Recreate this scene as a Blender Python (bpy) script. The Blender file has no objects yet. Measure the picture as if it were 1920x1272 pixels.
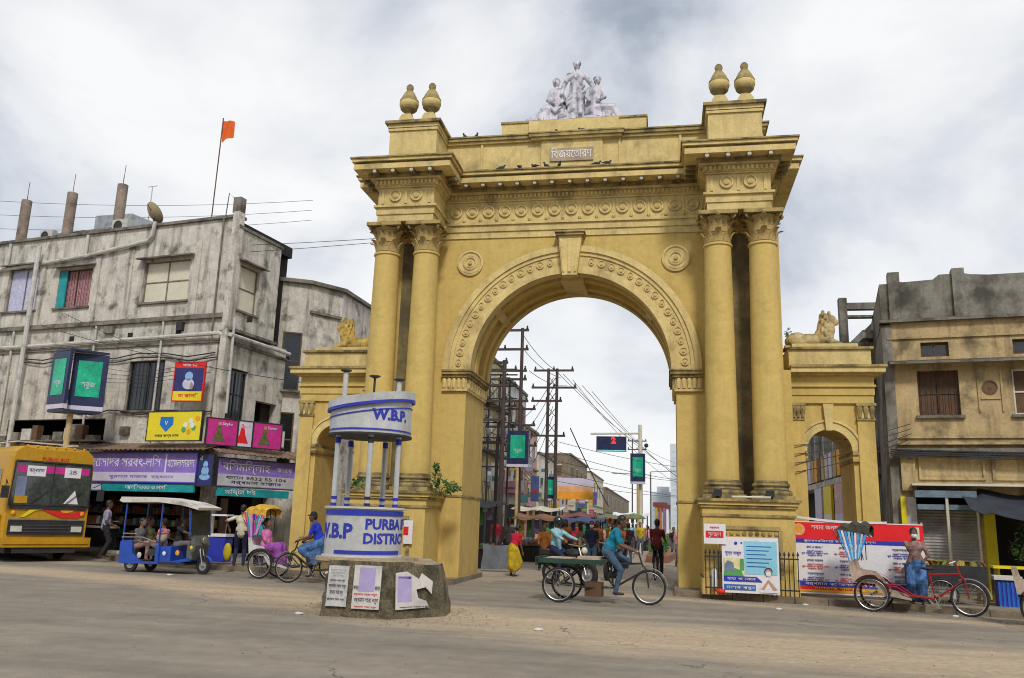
import bpy, bmesh, math, random
import numpy as np
from math import radians, sin, cos, pi, atan2, hypot
from mathutils import Vector, Matrix
rnd = random.Random(7)
S = bpy.context.scene
COL = S.collection

# ---------------------------------------------------------------- camera
yaw, pitch, roll = radians(10.65), radians(12.24), radians(1.763)
f_ = Vector((-sin(yaw)*cos(pitch), cos(yaw)*cos(pitch), sin(pitch)))
r0 = Vector((cos(yaw), sin(yaw), 0)); u0 = r0.cross(f_)
r_ = r0*cos(roll)+u0*sin(roll); u_ = -r0*sin(roll)+u0*cos(roll)
cam = bpy.data.objects.new('camera', bpy.data.cameras.new('camera')); COL.objects.link(cam)
m = Matrix.Identity(4)
for i in range(3):
    m[i][0] = r_[i]; m[i][1] = u_[i]; m[i][2] = -f_[i]
m[0][3], m[1][3], m[2][3] = 2.48, -21.32, 1.55
cam.matrix_world = m
cam.data.sensor_width = 36; cam.data.lens = 36*1574.9/1920
cam.data.clip_start = .1; cam.data.clip_end = 3000
S.camera = cam
# ---------------------------------------------------------------- sky and sun
SUN_EL, SUN_AZ = radians(44), radians(163)      # azimuth clockwise from +Y : sun high, behind the camera and to its right
w = bpy.data.worlds.new('World'); S.world = w; w.use_nodes = True
nt = w.node_tree; N = nt.nodes; L = nt.links; N.clear()
def nn(t, **k):
    n = N.new(t)
    for a, b in k.items(): setattr(n, a, b)
    return n
out = nn('ShaderNodeOutputWorld'); bg = nn('ShaderNodeBackground'); bg.inputs[1].default_value = .1
L.new(bg.outputs[0], out.inputs[0])
sky = nn('ShaderNodeTexSky', sky_type='NISHITA', sun_disc=False, sun_elevation=SUN_EL, sun_rotation=SUN_AZ)
tc = nn('ShaderNodeTexCoord'); sp = nn('ShaderNodeSeparateXYZ'); L.new(tc.outputs['Generated'], sp.inputs[0])
mz = nn('ShaderNodeMath', operation='MAXIMUM'); L.new(sp.outputs[2], mz.inputs[0]); mz.inputs[1].default_value = 0
az = nn('ShaderNodeMath', operation='ADD'); L.new(mz.outputs[0], az.inputs[0]); az.inputs[1].default_value = .55
dx = nn('ShaderNodeMath', operation='DIVIDE'); dy = nn('ShaderNodeMath', operation='DIVIDE')
L.new(sp.outputs[0], dx.inputs[0]); L.new(az.outputs[0], dx.inputs[1]); L.new(sp.outputs[1], dy.inputs[0]); L.new(az.outputs[0], dy.inputs[1])
cb = nn('ShaderNodeCombineXYZ'); L.new(dx.outputs[0], cb.inputs[0]); L.new(dy.outputs[0], cb.inputs[1]); cb.inputs[2].default_value = 3.7
n1 = nn('ShaderNodeTexNoise'); L.new(cb.outputs[0], n1.inputs['Vector'])
n1.inputs['Scale'].default_value = 2.3; n1.inputs['Detail'].default_value = 9; n1.inputs['Roughness'].default_value = .54; n1.inputs['Distortion'].default_value = .25
cr = nn('ShaderNodeValToRGB'); L.new(n1.outputs[0], cr.inputs[0])
e = cr.color_ramp.elements
e[0].position = .39; e[0].color = (.38, .43, .51, 1); e[1].position = .65; e[1].color = (1.0, 1.0, 1.0, 1)
k = e.new(.47); k.color = (.64, .68, .745, 1); k = e.new(.555); k.color = (.86, .875, .90, 1)
# near the horizon the cloud is thin and bright
hz = nn('ShaderNodeMapRange'); L.new(mz.outputs[0], hz.inputs[0]); hz.inputs[1].default_value = 0; hz.inputs[2].default_value = .34
hz.inputs[3].default_value = .7; hz.inputs[4].default_value = 0
mh = nn('ShaderNodeMixRGB'); L.new(hz.outputs[0], mh.inputs[0]); L.new(cr.outputs[0], mh.inputs[1]); mh.inputs[2].default_value = (.93, .94, .95, 1)
sc = nn('ShaderNodeVectorMath', operation='SCALE'); L.new(mh.outputs[0], sc.inputs[0]); sc.inputs['Scale'].default_value = 7.2
mx = nn('ShaderNodeMixRGB'); mx.inputs[0].default_value = .93; L.new(sky.outputs[0], mx.inputs[1]); L.new(sc.outputs[0], mx.inputs[2])
L.new(mx.outputs[0], bg.inputs[0])
sl = bpy.data.lights.new('sun', 'SUN'); sl.energy = 1.5; sl.angle = radians(10); sl.color = (1, .95, .88)
sun = bpy.data.objects.new('sun', sl); COL.objects.link(sun)
sd = Vector((sin(SUN_AZ)*cos(SUN_EL), cos(SUN_AZ)*cos(SUN_EL), sin(SUN_EL)))
sun.rotation_euler = sd.to_track_quat('Z', 'Y').to_euler(); sun.location = sd*60
S.view_settings.view_transform = 'Standard'; S.view_settings.look = 'None'
S.view_settings.exposure = .48; S.view_settings.gamma = 1; S.view_settings.use_curve_mapping = False
S.render.engine = 'CYCLES'; S.cycles.pixel_filter_type = 'BLACKMAN_HARRIS'; S.cycles.filter_width = 1.05

# ---------------------------------------------------------------- materials
MATS = {}
def mat(name, col, rough=.75, var=.18, scale=2.5, bump=.15, stain=0., stain_col=(.03, .028, .022), streak=0., mold=0., metal=0., emis=0., spec=.4, fine=40, thr=.5, grit=0.):
    """painted / plastered / metal surface: tonal noise, blotchy stains, vertical run-off streaks, mould on upward faces"""
    if name in MATS: return MATS[name]
    M = bpy.data.materials.new(name); MATS[name] = M; M.use_nodes = True
    t = M.node_tree; n = t.nodes; l = t.links; b = n['Principled BSDF']
    b.inputs['Roughness'].default_value = rough; b.inputs['Metallic'].default_value = metal
    b.inputs['Specular IOR Level'].default_value = spec
    def mk(ty, **k):
        o = n.new(ty)
        for a, c in k.items(): setattr(o, a, c)
        return o
    tcx = mk('ShaderNodeTexCoord'); P = tcx.outputs['Object']
    def noise(s, d=4, mp=None):
        q = mk('ShaderNodeTexNoise'); q.inputs['Scale'].default_value = s; q.inputs['Detail'].default_value = d; q.inputs['Roughness'].default_value = .6
        if mp:
            mm = mk('ShaderNodeMapping'); mm.inputs['Scale'].default_value = mp; l.new(P, mm.inputs[0]); l.new(mm.outputs[0], q.inputs['Vector'])
        else: l.new(P, q.inputs['Vector'])
        return q.outputs[0]
    def ramp(src, a, bb, lo=0, hi=1):
        q = mk('ShaderNodeMapRange'); l.new(src, q.inputs[0]); q.inputs[1].default_value = a; q.inputs[2].default_value = bb
        q.inputs[3].default_value = lo; q.inputs[4].default_value = hi; return q.outputs[0]
    def mix(fac, c1, c2, mode='MIX'):
        q = mk('ShaderNodeMixRGB', blend_type=mode)
        if hasattr(fac, 'node'): l.new(fac, q.inputs[0])
        else: q.inputs[0].default_value = fac
        for i, c in ((1, c1), (2, c2)):
            if hasattr(c, 'node'): l.new(c, q.inputs[i])
            else: q.inputs[i].default_value = (*c, 1)
        return q.outputs[0]
    lo = tuple(c*(1-var) for c in col); hi = tuple(min(1, c*(1+var)) for c in col)
    c = mix(ramp(noise(scale), .3, .7), lo, hi)
    if grit: c = mix(grit, c, mix(ramp(noise(fine*2, 2), .35, .65), tuple(x*.5 for x in col), tuple(min(1, x*1.4) for x in col)))
    vv = max(.06, var*.55); q3 = ramp(noise(scale*8, 5), .3, .7, 1-vv, 1+vv); q4 = mk('ShaderNodeVectorMath', operation='SCALE'); l.new(c, q4.inputs[0]); l.new(q3, q4.inputs['Scale']); c = q4.outputs[0]
    if stain: c = mix(ramp(noise(scale*.6+.35, 6), thr, thr+.16, 0, stain), c, stain_col)
    if streak: c = mix(ramp(noise(3.2, 5, (1, 1, .10)), .50, .72, 0, streak*.8), c, stain_col); c = mix(ramp(noise(7, 6, (1, 1, .22)), .56, .72, 0, streak*.45), c, stain_col)
    if mold:
        g = mk('ShaderNodeNewGeometry'); s = mk('ShaderNodeSeparateXYZ'); l.new(g.outputs['Normal'], s.inputs[0])
        f1 = ramp(s.outputs[2], .35, .8, 0, mold); f2 = ramp(noise(5, 4), .25, .5)
        mu = mk('ShaderNodeMath', operation='MULTIPLY'); l.new(f1, mu.inputs[0]); l.new(f2, mu.inputs[1])
        c = mix(mu.outputs[0], c, (.045, .05, .032))
    l.new(c, b.inputs['Base Color'])
    if bump:
        bp = mk('ShaderNodeBump'); bp.inputs['Strength'].default_value = bump; bp.inputs['Distance'].default_value = .02
        l.new(noise(fine, 3), bp.inputs['Height']); l.new(bp.outputs[0], b.inputs['Normal'])
    l.new(ramp(noise(scale*2), .3, .7, max(0, rough-.08), min(1, rough+.08)), b.inputs['Roughness'])
    if emis:
        l.new(c, b.inputs['Emission Color']); b.inputs['Emission Strength'].default_value = emis
    return M
def glass(name='window_glass', col=(.02, .025, .03)):
    return mat(name, col, rough=.12, var=.3, scale=.8, bump=.05, spec=.8, fine=1.5)

# ---------------------------------------------------------------- mesh builder
class MB:
    def __init__(s): s.v = []; s.f = []; s.m = []; s.T = Matrix.Identity(4)
    def add(s, vs, fs, m=0):
        o = len(s.v); T = s.T
        s.v += [tuple(T @ Vector(v)) for v in vs]; s.f += [tuple(i+o for i in f) for f in fs]; s.m += [m]*len(fs)
        return s
    def box(s, x0, x1, y0, y1, z0, z1, m=0):
        return s.add([(x0,y0,z0),(x1,y0,z0),(x1,y1,z0),(x0,y1,z0),(x0,y0,z1),(x1,y0,z1),(x1,y1,z1),(x0,y1,z1)],
                     [(0,3,2,1),(4,5,6,7),(0,1,5,4),(1,2,6,5),(2,3,7,6),(3,0,4,7)], m)
    def cbox(s, c, d, m=0, rz=0):
        T = s.T; s.T = T @ Matrix.Translation(c) @ Matrix.Rotation(rz, 4, 'Z')
        s.box(-d[0]/2, d[0]/2, -d[1]/2, d[1]/2, -d[2]/2, d[2]/2, m); s.T = T; return s
    def lathe(s, prof, n=20, c=(0,0,0), m=0, axis='z', arc=2*pi, a0=0, cap=True):
        vs = []; fs = []; full = abs(arc-2*pi) < 1e-6; cols = n if full else n+1
        for r, z in prof:
            for i in range(cols):
                a = a0+arc*i/n; p = (r*cos(a), r*sin(a), z)
                if axis == 'y': p = (p[0], -p[2], p[1])     # axis towards -Y
                elif axis == 'x': p = (p[2], p[0], p[1])
                vs.append((p[0]+c[0], p[1]+c[1], p[2]+c[2]))
        for j in range(len(prof)-1):
            for i in range(n):
                a = j*cols+i; b = j*cols+(i+1) % cols; fs.append((a, b, b+cols, a+cols))
        if cap and full:
            fs.append(tuple(range(n))[::-1]); fs.append(tuple((len(prof)-1)*cols+i for i in range(n)))
        return s.add(vs, fs, m)
    def tube(s, pts, r, n=6, m=0, cap=True, closed=False):
        pts = [Vector(p) for p in pts]; k = len(pts); rs = r if isinstance(r, (list, tuple)) else [r]*k
        vs = []; fs = []; prev = None
        for i, p in enumerate(pts):
            if closed: d = pts[(i+1) % k]-pts[i-1]
            else: d = pts[min(i+1, k-1)]-pts[max(i-1, 0)]
            d.normalize()
            if prev is None: u = d.orthogonal().normalized()
            else:
                u = prev-d*prev.dot(d)
                u = u.normalized() if u.length > 1e-6 else d.orthogonal().normalized()
            prev = u; w2 = d.cross(u)
            for j in range(n):
                a = 2*pi*j/n; q = p+(u*cos(a)+w2*sin(a))*rs[i]; vs.append(tuple(q))
        for i in range(k if closed else k-1):
            for j in range(n):
                a = i*n+j; b = i*n+(j+1) % n; c2 = ((i+1) % k)*n; fs.append((a, b, c2+(j+1) % n, c2+j))
        if cap and not closed: fs.append(tuple(range(n))[::-1]); fs.append(tuple((k-1)*n+j for j in range(n)))
        return s.add(vs, fs, m)
    def prism(s, poly, a, b, axis='y', m=0):
        """polygon in the two other axes, extruded from a to b along axis"""
        n = len(poly)
        def P(p, t): return {'y': (p[0], t, p[1]), 'x': (t, p[0], p[1]), 'z': (p[0], p[1], t)}[axis]
        vs = [P(p, a) for p in poly]+[P(p, b) for p in poly]
        fs = [tuple(range(n)), tuple(range(2*n-1, n-1, -1))]+[(i, n+i, n+(i+1) % n, (i+1) % n) for i in range(n)]
        return s.add(vs, fs, m)
    def ring(s, c, R, r, n=28, k=6, m=0, axis='y'):
        cx, cy, cz = c; pts = []
        for i in range(n):
            a = 2*pi*i/n
            pts.append({'y': (cx+R*cos(a), cy, cz+R*sin(a)), 'x': (cx, cy+R*cos(a), cz+R*sin(a)), 'z': (cx+R*cos(a), cy+R*sin(a), cz)}[axis])
        return s.tube(pts, r, k, m, closed=True)
    def sphere(s, c, r, n=10, m=0):
        r = r if isinstance(r, (tuple, list)) else (r, r, r); vs = []; fs = []; h = n//2+1
        for j in range(h+1):
            t = pi*j/h
            for i in range(n):
                a = 2*pi*i/n; vs.append((c[0]+r[0]*sin(t)*cos(a), c[1]+r[1]*sin(t)*sin(a), c[2]+r[2]*cos(t)))
        for j in range(h):
            for i in range(n): fs.append((j*n+i, (j+1)*n+i, (j+1)*n+(i+1) % n, j*n+(i+1) % n))
        return s.add(vs, fs, m)
    def sheet(s, P, nu, nv, m=0):
        vs = [P(i/nu, j/nv) for j in range(nv+1) for i in range(nu+1)]
        fs = [(j*(nu+1)+i, j*(nu+1)+i+1, (j+1)*(nu+1)+i+1, (j+1)*(nu+1)+i) for j in range(nv) for i in range(nu)]
        return s.add(vs, fs, m)
    def build(s, name, mats, parent=None, smooth=False, loc=None, rz=0, ang=40):
        me = bpy.data.meshes.new(name); me.from_pydata(s.v, [], s.f)
        mats = mats if isinstance(mats, (list, tuple)) else [mats]
        for q in mats: me.materials.append(q)
        if len(mats) > 1: me.polygons.foreach_set('material_index', s.m)
        bm = bmesh.new(); bm.from_mesh(me); bmesh.ops.remove_doubles(bm, verts=bm.verts, dist=1e-5)
        bmesh.ops.recalc_face_normals(bm, faces=bm.faces); bm.to_mesh(me); bm.free()
        if smooth: me.shade_smooth(); me.set_sharp_from_angle(angle=radians(ang))
        o = bpy.data.objects.new(name, me); COL.objects.link(o)
        if parent: o.parent = parent
        if loc: o.location = loc
        if rz: o.rotation_euler.z = rz
        return o
def thing(name, label, cat, loc=(0,0,0), rz=0, group=None):
    o = bpy.data.objects.new(name, None); COL.objects.link(o); o.empty_display_size = .2
    o.location = loc; o.rotation_euler.z = rz; o['label'] = label; o['category'] = cat
    if group: o['group'] = group
    return o
def tag(o, label, cat, group=None):
    o['label'] = label; o['category'] = cat
    if group: o['group'] = group
    return o
def struct(o): o['kind'] = 'structure'; return o
def stuff(o): o['kind'] = 'stuff'; return o
KIDS = {}
def tree_of(root):
    return [(o) for o in root.children]
def clone(o, parent=None):
    c = o.copy(); COL.objects.link(c); c.parent = parent
    for ch in o.children: clone(ch, c)
    return c
def inst(o, loc, rot=(0,0,0), scale=None, parent='same'):
    c = o.copy(); COL.objects.link(c); c.location = loc; c.rotation_euler = rot
    if scale: c.scale = scale
    if parent != 'same': c.parent = parent
    return c
# ---------------------------------------------------------------- lettering
DG = None
def text(s, size, M, parent, o, right=(1,0,0), up=(0,0,1), name='lettering', align='CENTER', ext=.003, bend=None, bold=0., width=None, space=1.0):
    """real letter shapes; o = anchor, right/up = plane of writing"""
    cu = bpy.data.curves.new(name, 'FONT'); cu.body = s; cu.size = size; cu.align_x = align; cu.align_y = 'CENTER'
    cu.resolution_u = 2; cu.extrude = ext; cu.offset = bold; cu.space_line = space
    t = bpy.data.objects.new(name, cu); COL.objects.link(t)
    bpy.context.view_layer.update(); dg = bpy.context.evaluated_depsgraph_get()
    me = bpy.data.meshes.new_from_object(t.evaluated_get(dg)); bpy.data.objects.remove(t); bpy.data.curves.remove(cu)
    n = len(me.vertices); co = np.empty(n*3); me.vertices.foreach_get('co', co); co = co.reshape(-1, 3)
    if width and n:
        wd = co[:, 0].max()-co[:, 0].min(); co[:, 0] *= width/max(wd, 1e-3)
    R = Vector(right).normalized(); U = Vector(up).normalized(); Nn = R.cross(U)
    if bend:
        cx, cy, rad, a0 = bend     # cylinder axis, radius, angle of the anchor (0 = facing -Y)
        a = co[:, 0]/rad+a0; rr = rad+co[:, 2]+.004
        X = cx+rr*np.sin(a); Y = cy-rr*np.cos(a); Z = o[2]+co[:, 1]
        co = np.stack([X, Y, Z], 1)
    else:
        co = np.array(o)[None]+co[:, :1]*np.array(R)+co[:, 1:2]*np.array(U)+co[:, 2:3]*np.array(Nn)
    me.vertices.foreach_set('co', co.astype(np.float32).ravel()); me.materials.clear(); me.materials.append(M); me.update()
    ob = bpy.data.objects.new(name, me); COL.objects.link(ob); ob.parent = parent
    return ob
# ---------------------------------------------------------------- organic bodies: union of tapered limbs, remeshed into one skin
def limb(p0, r0, p1, r1, m=0): return ('c', Vector(p0), r0, Vector(p1), r1, m)
def ell(c, r, m=0, rot=None): return ('e', Vector(c), Vector(r if isinstance(r, (tuple, list)) else (r, r, r)), rot or Matrix.Identity(3), m)
def skin(name, prims, mats, parent=None, voxel=.03, smooth=2):
    b = MB()
    for p in prims:
        if p[0] == 'c':
            _, a, ra, c, rc, _m = p; d = c-a; L_ = max(d.length, 1e-4); q = d.to_track_quat('Z', 'Y').to_matrix().to_4x4()
            b.T = Matrix.Translation(a) @ q
            pr = [(max(ra*sin(t), 1e-4), -ra*cos(t)) for t in (0.05, .5, 1.1)]+[(ra, 0), (rc, L_)]+[(max(rc*cos(t), 1e-4), L_+rc*sin(t)) for t in (.5, 1.1, 1.52)]
            b.lathe(pr, 10)
        else:
            _, c, r, rot, _m = p; b.T = Matrix.Translation(c) @ rot.to_4x4(); b.sphere((0,0,0), tuple(r), 12)
    b.T = Matrix.Identity(4)
    me = bpy.data.meshes.new(name); me.from_pydata(b.v, [], b.f)
    bm = bmesh.new(); bm.from_mesh(me); bmesh.ops.recalc_face_normals(bm, faces=bm.faces); bm.to_mesh(me); bm.free()
    o = bpy.data.objects.new(name, me); COL.objects.link(o)
    md = o.modifiers.new('r', 'REMESH'); md.mode = 'VOXEL'; md.voxel_size = voxel
    if smooth: sm = o.modifiers.new('s', 'SMOOTH'); sm.factor = .5; sm.iterations = smooth
    bpy.context.view_layer.update(); dg = bpy.context.evaluated_depsgraph_get()
    m2 = bpy.data.meshes.new_from_object(o.evaluated_get(dg)); o.modifiers.clear(); o.data = m2
    for q in mats: m2.materials.append(q)
    if len(mats) > 1:
        k = len(m2.polygons); c = np.empty(k*3); m2.polygons.foreach_get('center', c); c = c.reshape(-1, 3)
        best = np.full(k, 1e9); idx = np.zeros(k, int)
        for p in prims:
            if p[0] == 'c':
                a = np.array(p[1]); d = np.array(p[3])-a; t = np.clip(((c-a)@d)/max(d@d, 1e-9), 0, 1)
                dist = np.linalg.norm(c-(a+t[:, None]*d), axis=1)-(p[2]+(p[4]-p[2])*t)
            else:
                q = (c-np.array(p[1]))@np.array(p[3]); rr = np.array(p[2]); nn_ = np.linalg.norm(q/rr, axis=1); dist = (nn_-1)*rr.min()
            w_ = dist < best; best[w_] = dist[w_]; idx[w_] = p[-1]
        m2.polygons.foreach_set('material_index', idx)
    m2.shade_smooth(); o.parent = parent
    return o
# ================================================================ ground
def lerp(a, b, t): return a+(b-a)*t
M_cream = mat('cream_paint', (.62, .55, .42), var=.1)
gm = mat('dusty_asphalt', (.27, .235, .185), rough=.9, var=.18, scale=.45, bump=.7, fine=35, stain=.55, stain_col=(.17, .15, .12), thr=.52, grit=.35)
def add_dust(M):
    t = M.node_tree; n = t.nodes; l = t.links; b = n['Principled BSDF']; src = b.inputs['Base Color'].links[0].from_socket
    at = n.new('ShaderNodeAttribute'); at.attribute_name = 'dust'
    no = n.new('ShaderNodeTexNoise'); no.inputs['Scale'].default_value = 1.1; no.inputs['Detail'].default_value = 8; no.inputs['Roughness'].default_value = .65
    tcx = n.new('ShaderNodeTexCoord'); mp = n.new('ShaderNodeMapping'); mp.inputs['Scale'].default_value = (.6, 1.6, 1); mp.inputs['Rotation'].default_value = (0, 0, -.3)
    l.new(tcx.outputs['Object'], mp.inputs[0]); l.new(mp.outputs[0], no.inputs['Vector'])
    ad = n.new('ShaderNodeMath'); ad.operation = 'MULTIPLY_ADD'; l.new(no.outputs[0], ad.inputs[0]); ad.inputs[1].default_value = 1.3; l.new(at.outputs['Fac'], ad.inputs[2])
    mr = n.new('ShaderNodeMapRange'); l.new(ad.outputs[0], mr.inputs[0]); mr.inputs[1].default_value = .82; mr.inputs[2].default_value = 1.38; mr.inputs[4].default_value = .9
    br = n.new('ShaderNodeTexBrick'); br.inputs['Scale'].default_value = 4.5; br.inputs['Color1'].default_value = (.50, .39, .26, 1); br.inputs['Color2'].default_value = (.49, .38, .255, 1)
    br.inputs['Mortar'].default_value = (.46, .36, .245, 1); br.inputs['Mortar Size'].default_value = .03; l.new(tcx.outputs['Object'], br.inputs['Vector'])
    no2 = n.new('ShaderNodeTexNoise'); no2.inputs['Scale'].default_value = 9; no2.inputs['Detail'].default_value = 6; l.new(tcx.outputs['Object'], no2.inputs['Vector'])
    m2 = n.new('ShaderNodeMixRGB'); m2.blend_type = 'MULTIPLY'; m2.inputs[0].default_value = .55; l.new(br.outputs[0], m2.inputs[1])
    r2 = n.new('ShaderNodeMapRange'); l.new(no2.outputs[0], r2.inputs[0]); r2.inputs[1].default_value = .3; r2.inputs[2].default_value = .7; r2.inputs[3].default_value = .65; r2.inputs[4].default_value = 1.25
    l.new(r2.outputs[0], m2.inputs[2])
    mx = n.new('ShaderNodeMixRGB'); l.new(mr.outputs[0], mx.inputs[0]); l.new(src, mx.inputs[1]); l.new(m2.outputs[0], mx.inputs[2])
    # fine cracks, only where a patch mask allows them
    nz_ = n.new('ShaderNodeTexNoise'); nz_.inputs['Scale'].default_value = 2.5; nz_.inputs['Detail'].default_value = 4; l.new(tcx.outputs['Object'], nz_.inputs['Vector'])
    va_ = n.new('ShaderNodeMixRGB'); va_.blend_type = 'LINEAR_LIGHT'; va_.inputs[0].default_value = .35; l.new(tcx.outputs['Object'], va_.inputs[1]); l.new(nz_.outputs['Color'], va_.inputs[2])
    vo = n.new('ShaderNodeTexVoronoi'); vo.feature = 'DISTANCE_TO_EDGE'; vo.inputs['Scale'].default_value = .55; l.new(va_.outputs[0], vo.inputs['Vector'])
    rc = n.new('ShaderNodeMapRange'); l.new(vo.outputs['Distance'], rc.inputs[0]); rc.inputs[1].default_value = .004; rc.inputs[2].default_value = .012; rc.inputs[3].default_value = 1; rc.inputs[4].default_value = 0
    nm = n.new('ShaderNodeTexNoise'); nm.inputs['Scale'].default_value = .45; l.new(tcx.outputs['Object'], nm.inputs['Vector'])
    rm = n.new('ShaderNodeMapRange'); l.new(nm.outputs[0], rm.inputs[0]); rm.inputs[1].default_value = .56; rm.inputs[2].default_value = .66; rm.inputs[4].default_value = .7
    mu = n.new('ShaderNodeMath'); mu.operation = 'MULTIPLY'; l.new(rc.outputs[0], mu.inputs[0]); l.new(rm.outputs[0], mu.inputs[1])
    m5 = n.new('ShaderNodeMixRGB'); l.new(mu.outputs[0], m5.inputs[0]); l.new(mx.outputs[0], m5.inputs[1]); m5.inputs[2].default_value = (.07, .06, .05, 1)
    # oil and tyre-darkened lanes
    nt_ = n.new('ShaderNodeTexNoise'); nt_.inputs['Scale'].default_value = 1.; nt_.inputs['Detail'].default_value = 6; mp2 = n.new('ShaderNodeMapping'); mp2.inputs['Scale'].default_value = (.12, 1.5, 1); mp2.inputs['Rotation'].default_value = (0, 0, .22); l.new(tcx.outputs['Object'], mp2.inputs[0]); l.new(mp2.outputs[0], nt_.inputs['Vector'])
    rt = n.new('ShaderNodeMapRange'); l.new(nt_.outputs[0], rt.inputs[0]); rt.inputs[1].default_value = .35; rt.inputs[2].default_value = .65; rt.inputs[3].default_value = .85; rt.inputs[4].default_value = 1.10
    m6 = n.new('ShaderNodeVectorMath'); m6.operation = 'SCALE'; l.new(m5.outputs[0], m6.inputs[0]); l.new(rt.outputs[0], m6.inputs['Scale']); l.new(m6.outputs[0], b.inputs['Base Color'])
add_dust(gm)
def ground():
    xs = [-400, -150, -60, -35]+list(np.arange(-30, 30.01, .3))+[35, 60, 150, 400]; ys = [-60, -30]+list(np.arange(-22, 12.01, .3))+[15, 20, 30, 45, 70, 110, 200, 600]
    vs = []; du = []
    line = [(-25, -.6), (-13, -2.2), (-7, -4.3), (-2.5, -6.6), (2, -8.6), (6, -9.4), (12, -10), (25, -11)]
    for y in ys:
        for x in xs:
            vs.append((x, y, 0))
            d = 9.
            for (a, b) in zip(line[:-1], line[1:]):
                ax, ay = a; bx, by = b; t = max(0, min(1, ((x-ax)*(bx-ax)+(y-ay)*(by-ay))/((bx-ax)**2+(by-ay)**2)))
                d = min(d, hypot(x-ax-(bx-ax)*t, y-ay-(by-ay)*t))
            wd = .75 if x < -8 else lerp(.9, 1.5, min(1, max(0, (x+8)/10)))
            k = max(0, 1-d/(wd*1.9))
            k = max(k, .75*max(0, 1-hypot(x+2.1, y+7.4)/2.2))            # dust round the traffic island
            k = max(k, .42 if y > 1.5 and abs(x) < 9 else 0)
            if x > 1.5 and y < 1: k = max(k, .8*max(0, 1-abs(y+1.3+.42*(x-2.5)+.5)/.9))   # dirt along the kerb
            if x < -2: k = max(k, .5*max(0, 1-abs(y-1.2)/1.5))
            du.append(k)
    nx = len(xs); fs = [(j*nx+i, j*nx+i+1, (j+1)*nx+i+1, (j+1)*nx+i) for j in range(len(ys)-1) for i in range(nx-1)]
    me = bpy.data.meshes.new('road'); me.from_pydata(vs, [], fs); at = me.attributes.new('dust', 'FLOAT', 'POINT'); at.data.foreach_set('value', du)
    me.materials.append(gm); o = bpy.data.objects.new('road', me); COL.objects.link(o); struct(o)
ground()
M_pave = mat('pavement_concrete', (.27, .23, .17), rough=.92, var=.2, scale=1.2, stain=.5, thr=.45, bump=.4, stain_col=(.10, .085, .06))
M_kerb = mat('kerb_stone', (.26, .20, .135), rough=.9, var=.25, scale=2, stain=.45, thr=.45, bump=.4, stain_col=(.09, .075, .05))
def platform(name, edge, back, z=.13):
    """pavement slab behind a row of separate kerb stones that follow the edge"""
    b = MB(); e = [Vector((x, y)) for x, y in edge]; bk = [Vector((x, y)) for x, y in back]
    b.prism([(p.x, p.y) for p in e+bk], -.05, z-.004, 'z'); sl = struct(b.build(name, M_pave))
    for a, c in zip(e[:-1], e[1:]):
        d = c-a; Ln = d.length; k = max(1, round(Ln/.62)); d.normalize(); nr = Vector((d.y, -d.x))
        for i in range(k):
            kb = MB(); s0, s1 = i*Ln/k+.008, (i+1)*Ln/k-.008; j = rnd.uniform(-.012, .012)
            p = [a+d*s0+nr*(.06+j), a+d*s1+nr*(.06+j), a+d*s1-nr*.12, a+d*s0-nr*.12]
            kb.prism([(q.x, q.y) for q in p], -.03, z+rnd.uniform(0, .015), 'z'); kb.build('kerb_stone', M_kerb, sl)
    return sl
platform('pavement_right', [(2.62, -1.05), (5.15, -1.7), (6.5, -1.82), (8.7, -2.62), (13, -4.3), (22, -7.5)], [(22, 12), (2.62+.0, 2.6)])
platform('pavement_left', [(-24, 6.2), (-16.5, 4.6), (-13.6, 2.2), (-11, .95), (-8.4, .55), (-5.6, -.75), (-2.66, -.75)], [(-2.66, 2.6), (-10, 14), (-24, 14)])
# ================================================================ the great gate
Y_ = (.64, .465, .145)
MY = mat('ochre_limewash', Y_, rough=.85, var=.10, scale=.9, stain=.45, thr=.53, stain_col=(.24, .165, .06), streak=.28, mold=1, bump=.35, fine=22)
MYd = mat('ochre_weathered_trim', (.40, .30, .12), rough=.88, var=.25, scale=3, stain=.8, thr=.47, stain_col=(.075, .06, .035), mold=1, streak=.3, bump=.3)  # weathered trim, darkened further to paint in deep shade under the cornices
MYl = mat('ochre_frieze', (.70, .545, .23), rough=.85, var=.14, scale=2, stain=.5, thr=.53, stain_col=(.17, .115, .05), streak=.35, mold=.9, bump=.25)
G = thing('city_gate', 'tall ochre triumphal arch with twin columns either side of one round-headed opening', 'gate')
CZ, RI, HW, XB, D = 5.41, 2.60, 2.72, 5.5, 2.24
ZA = 9.07
for s in (-1, 1):
    b = MB(); x0, x1 = sorted((s*HW, s*XB)); b.box(x0, x1, 0, D, .0, CZ)
    b.build('pier', MY, G)
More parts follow.
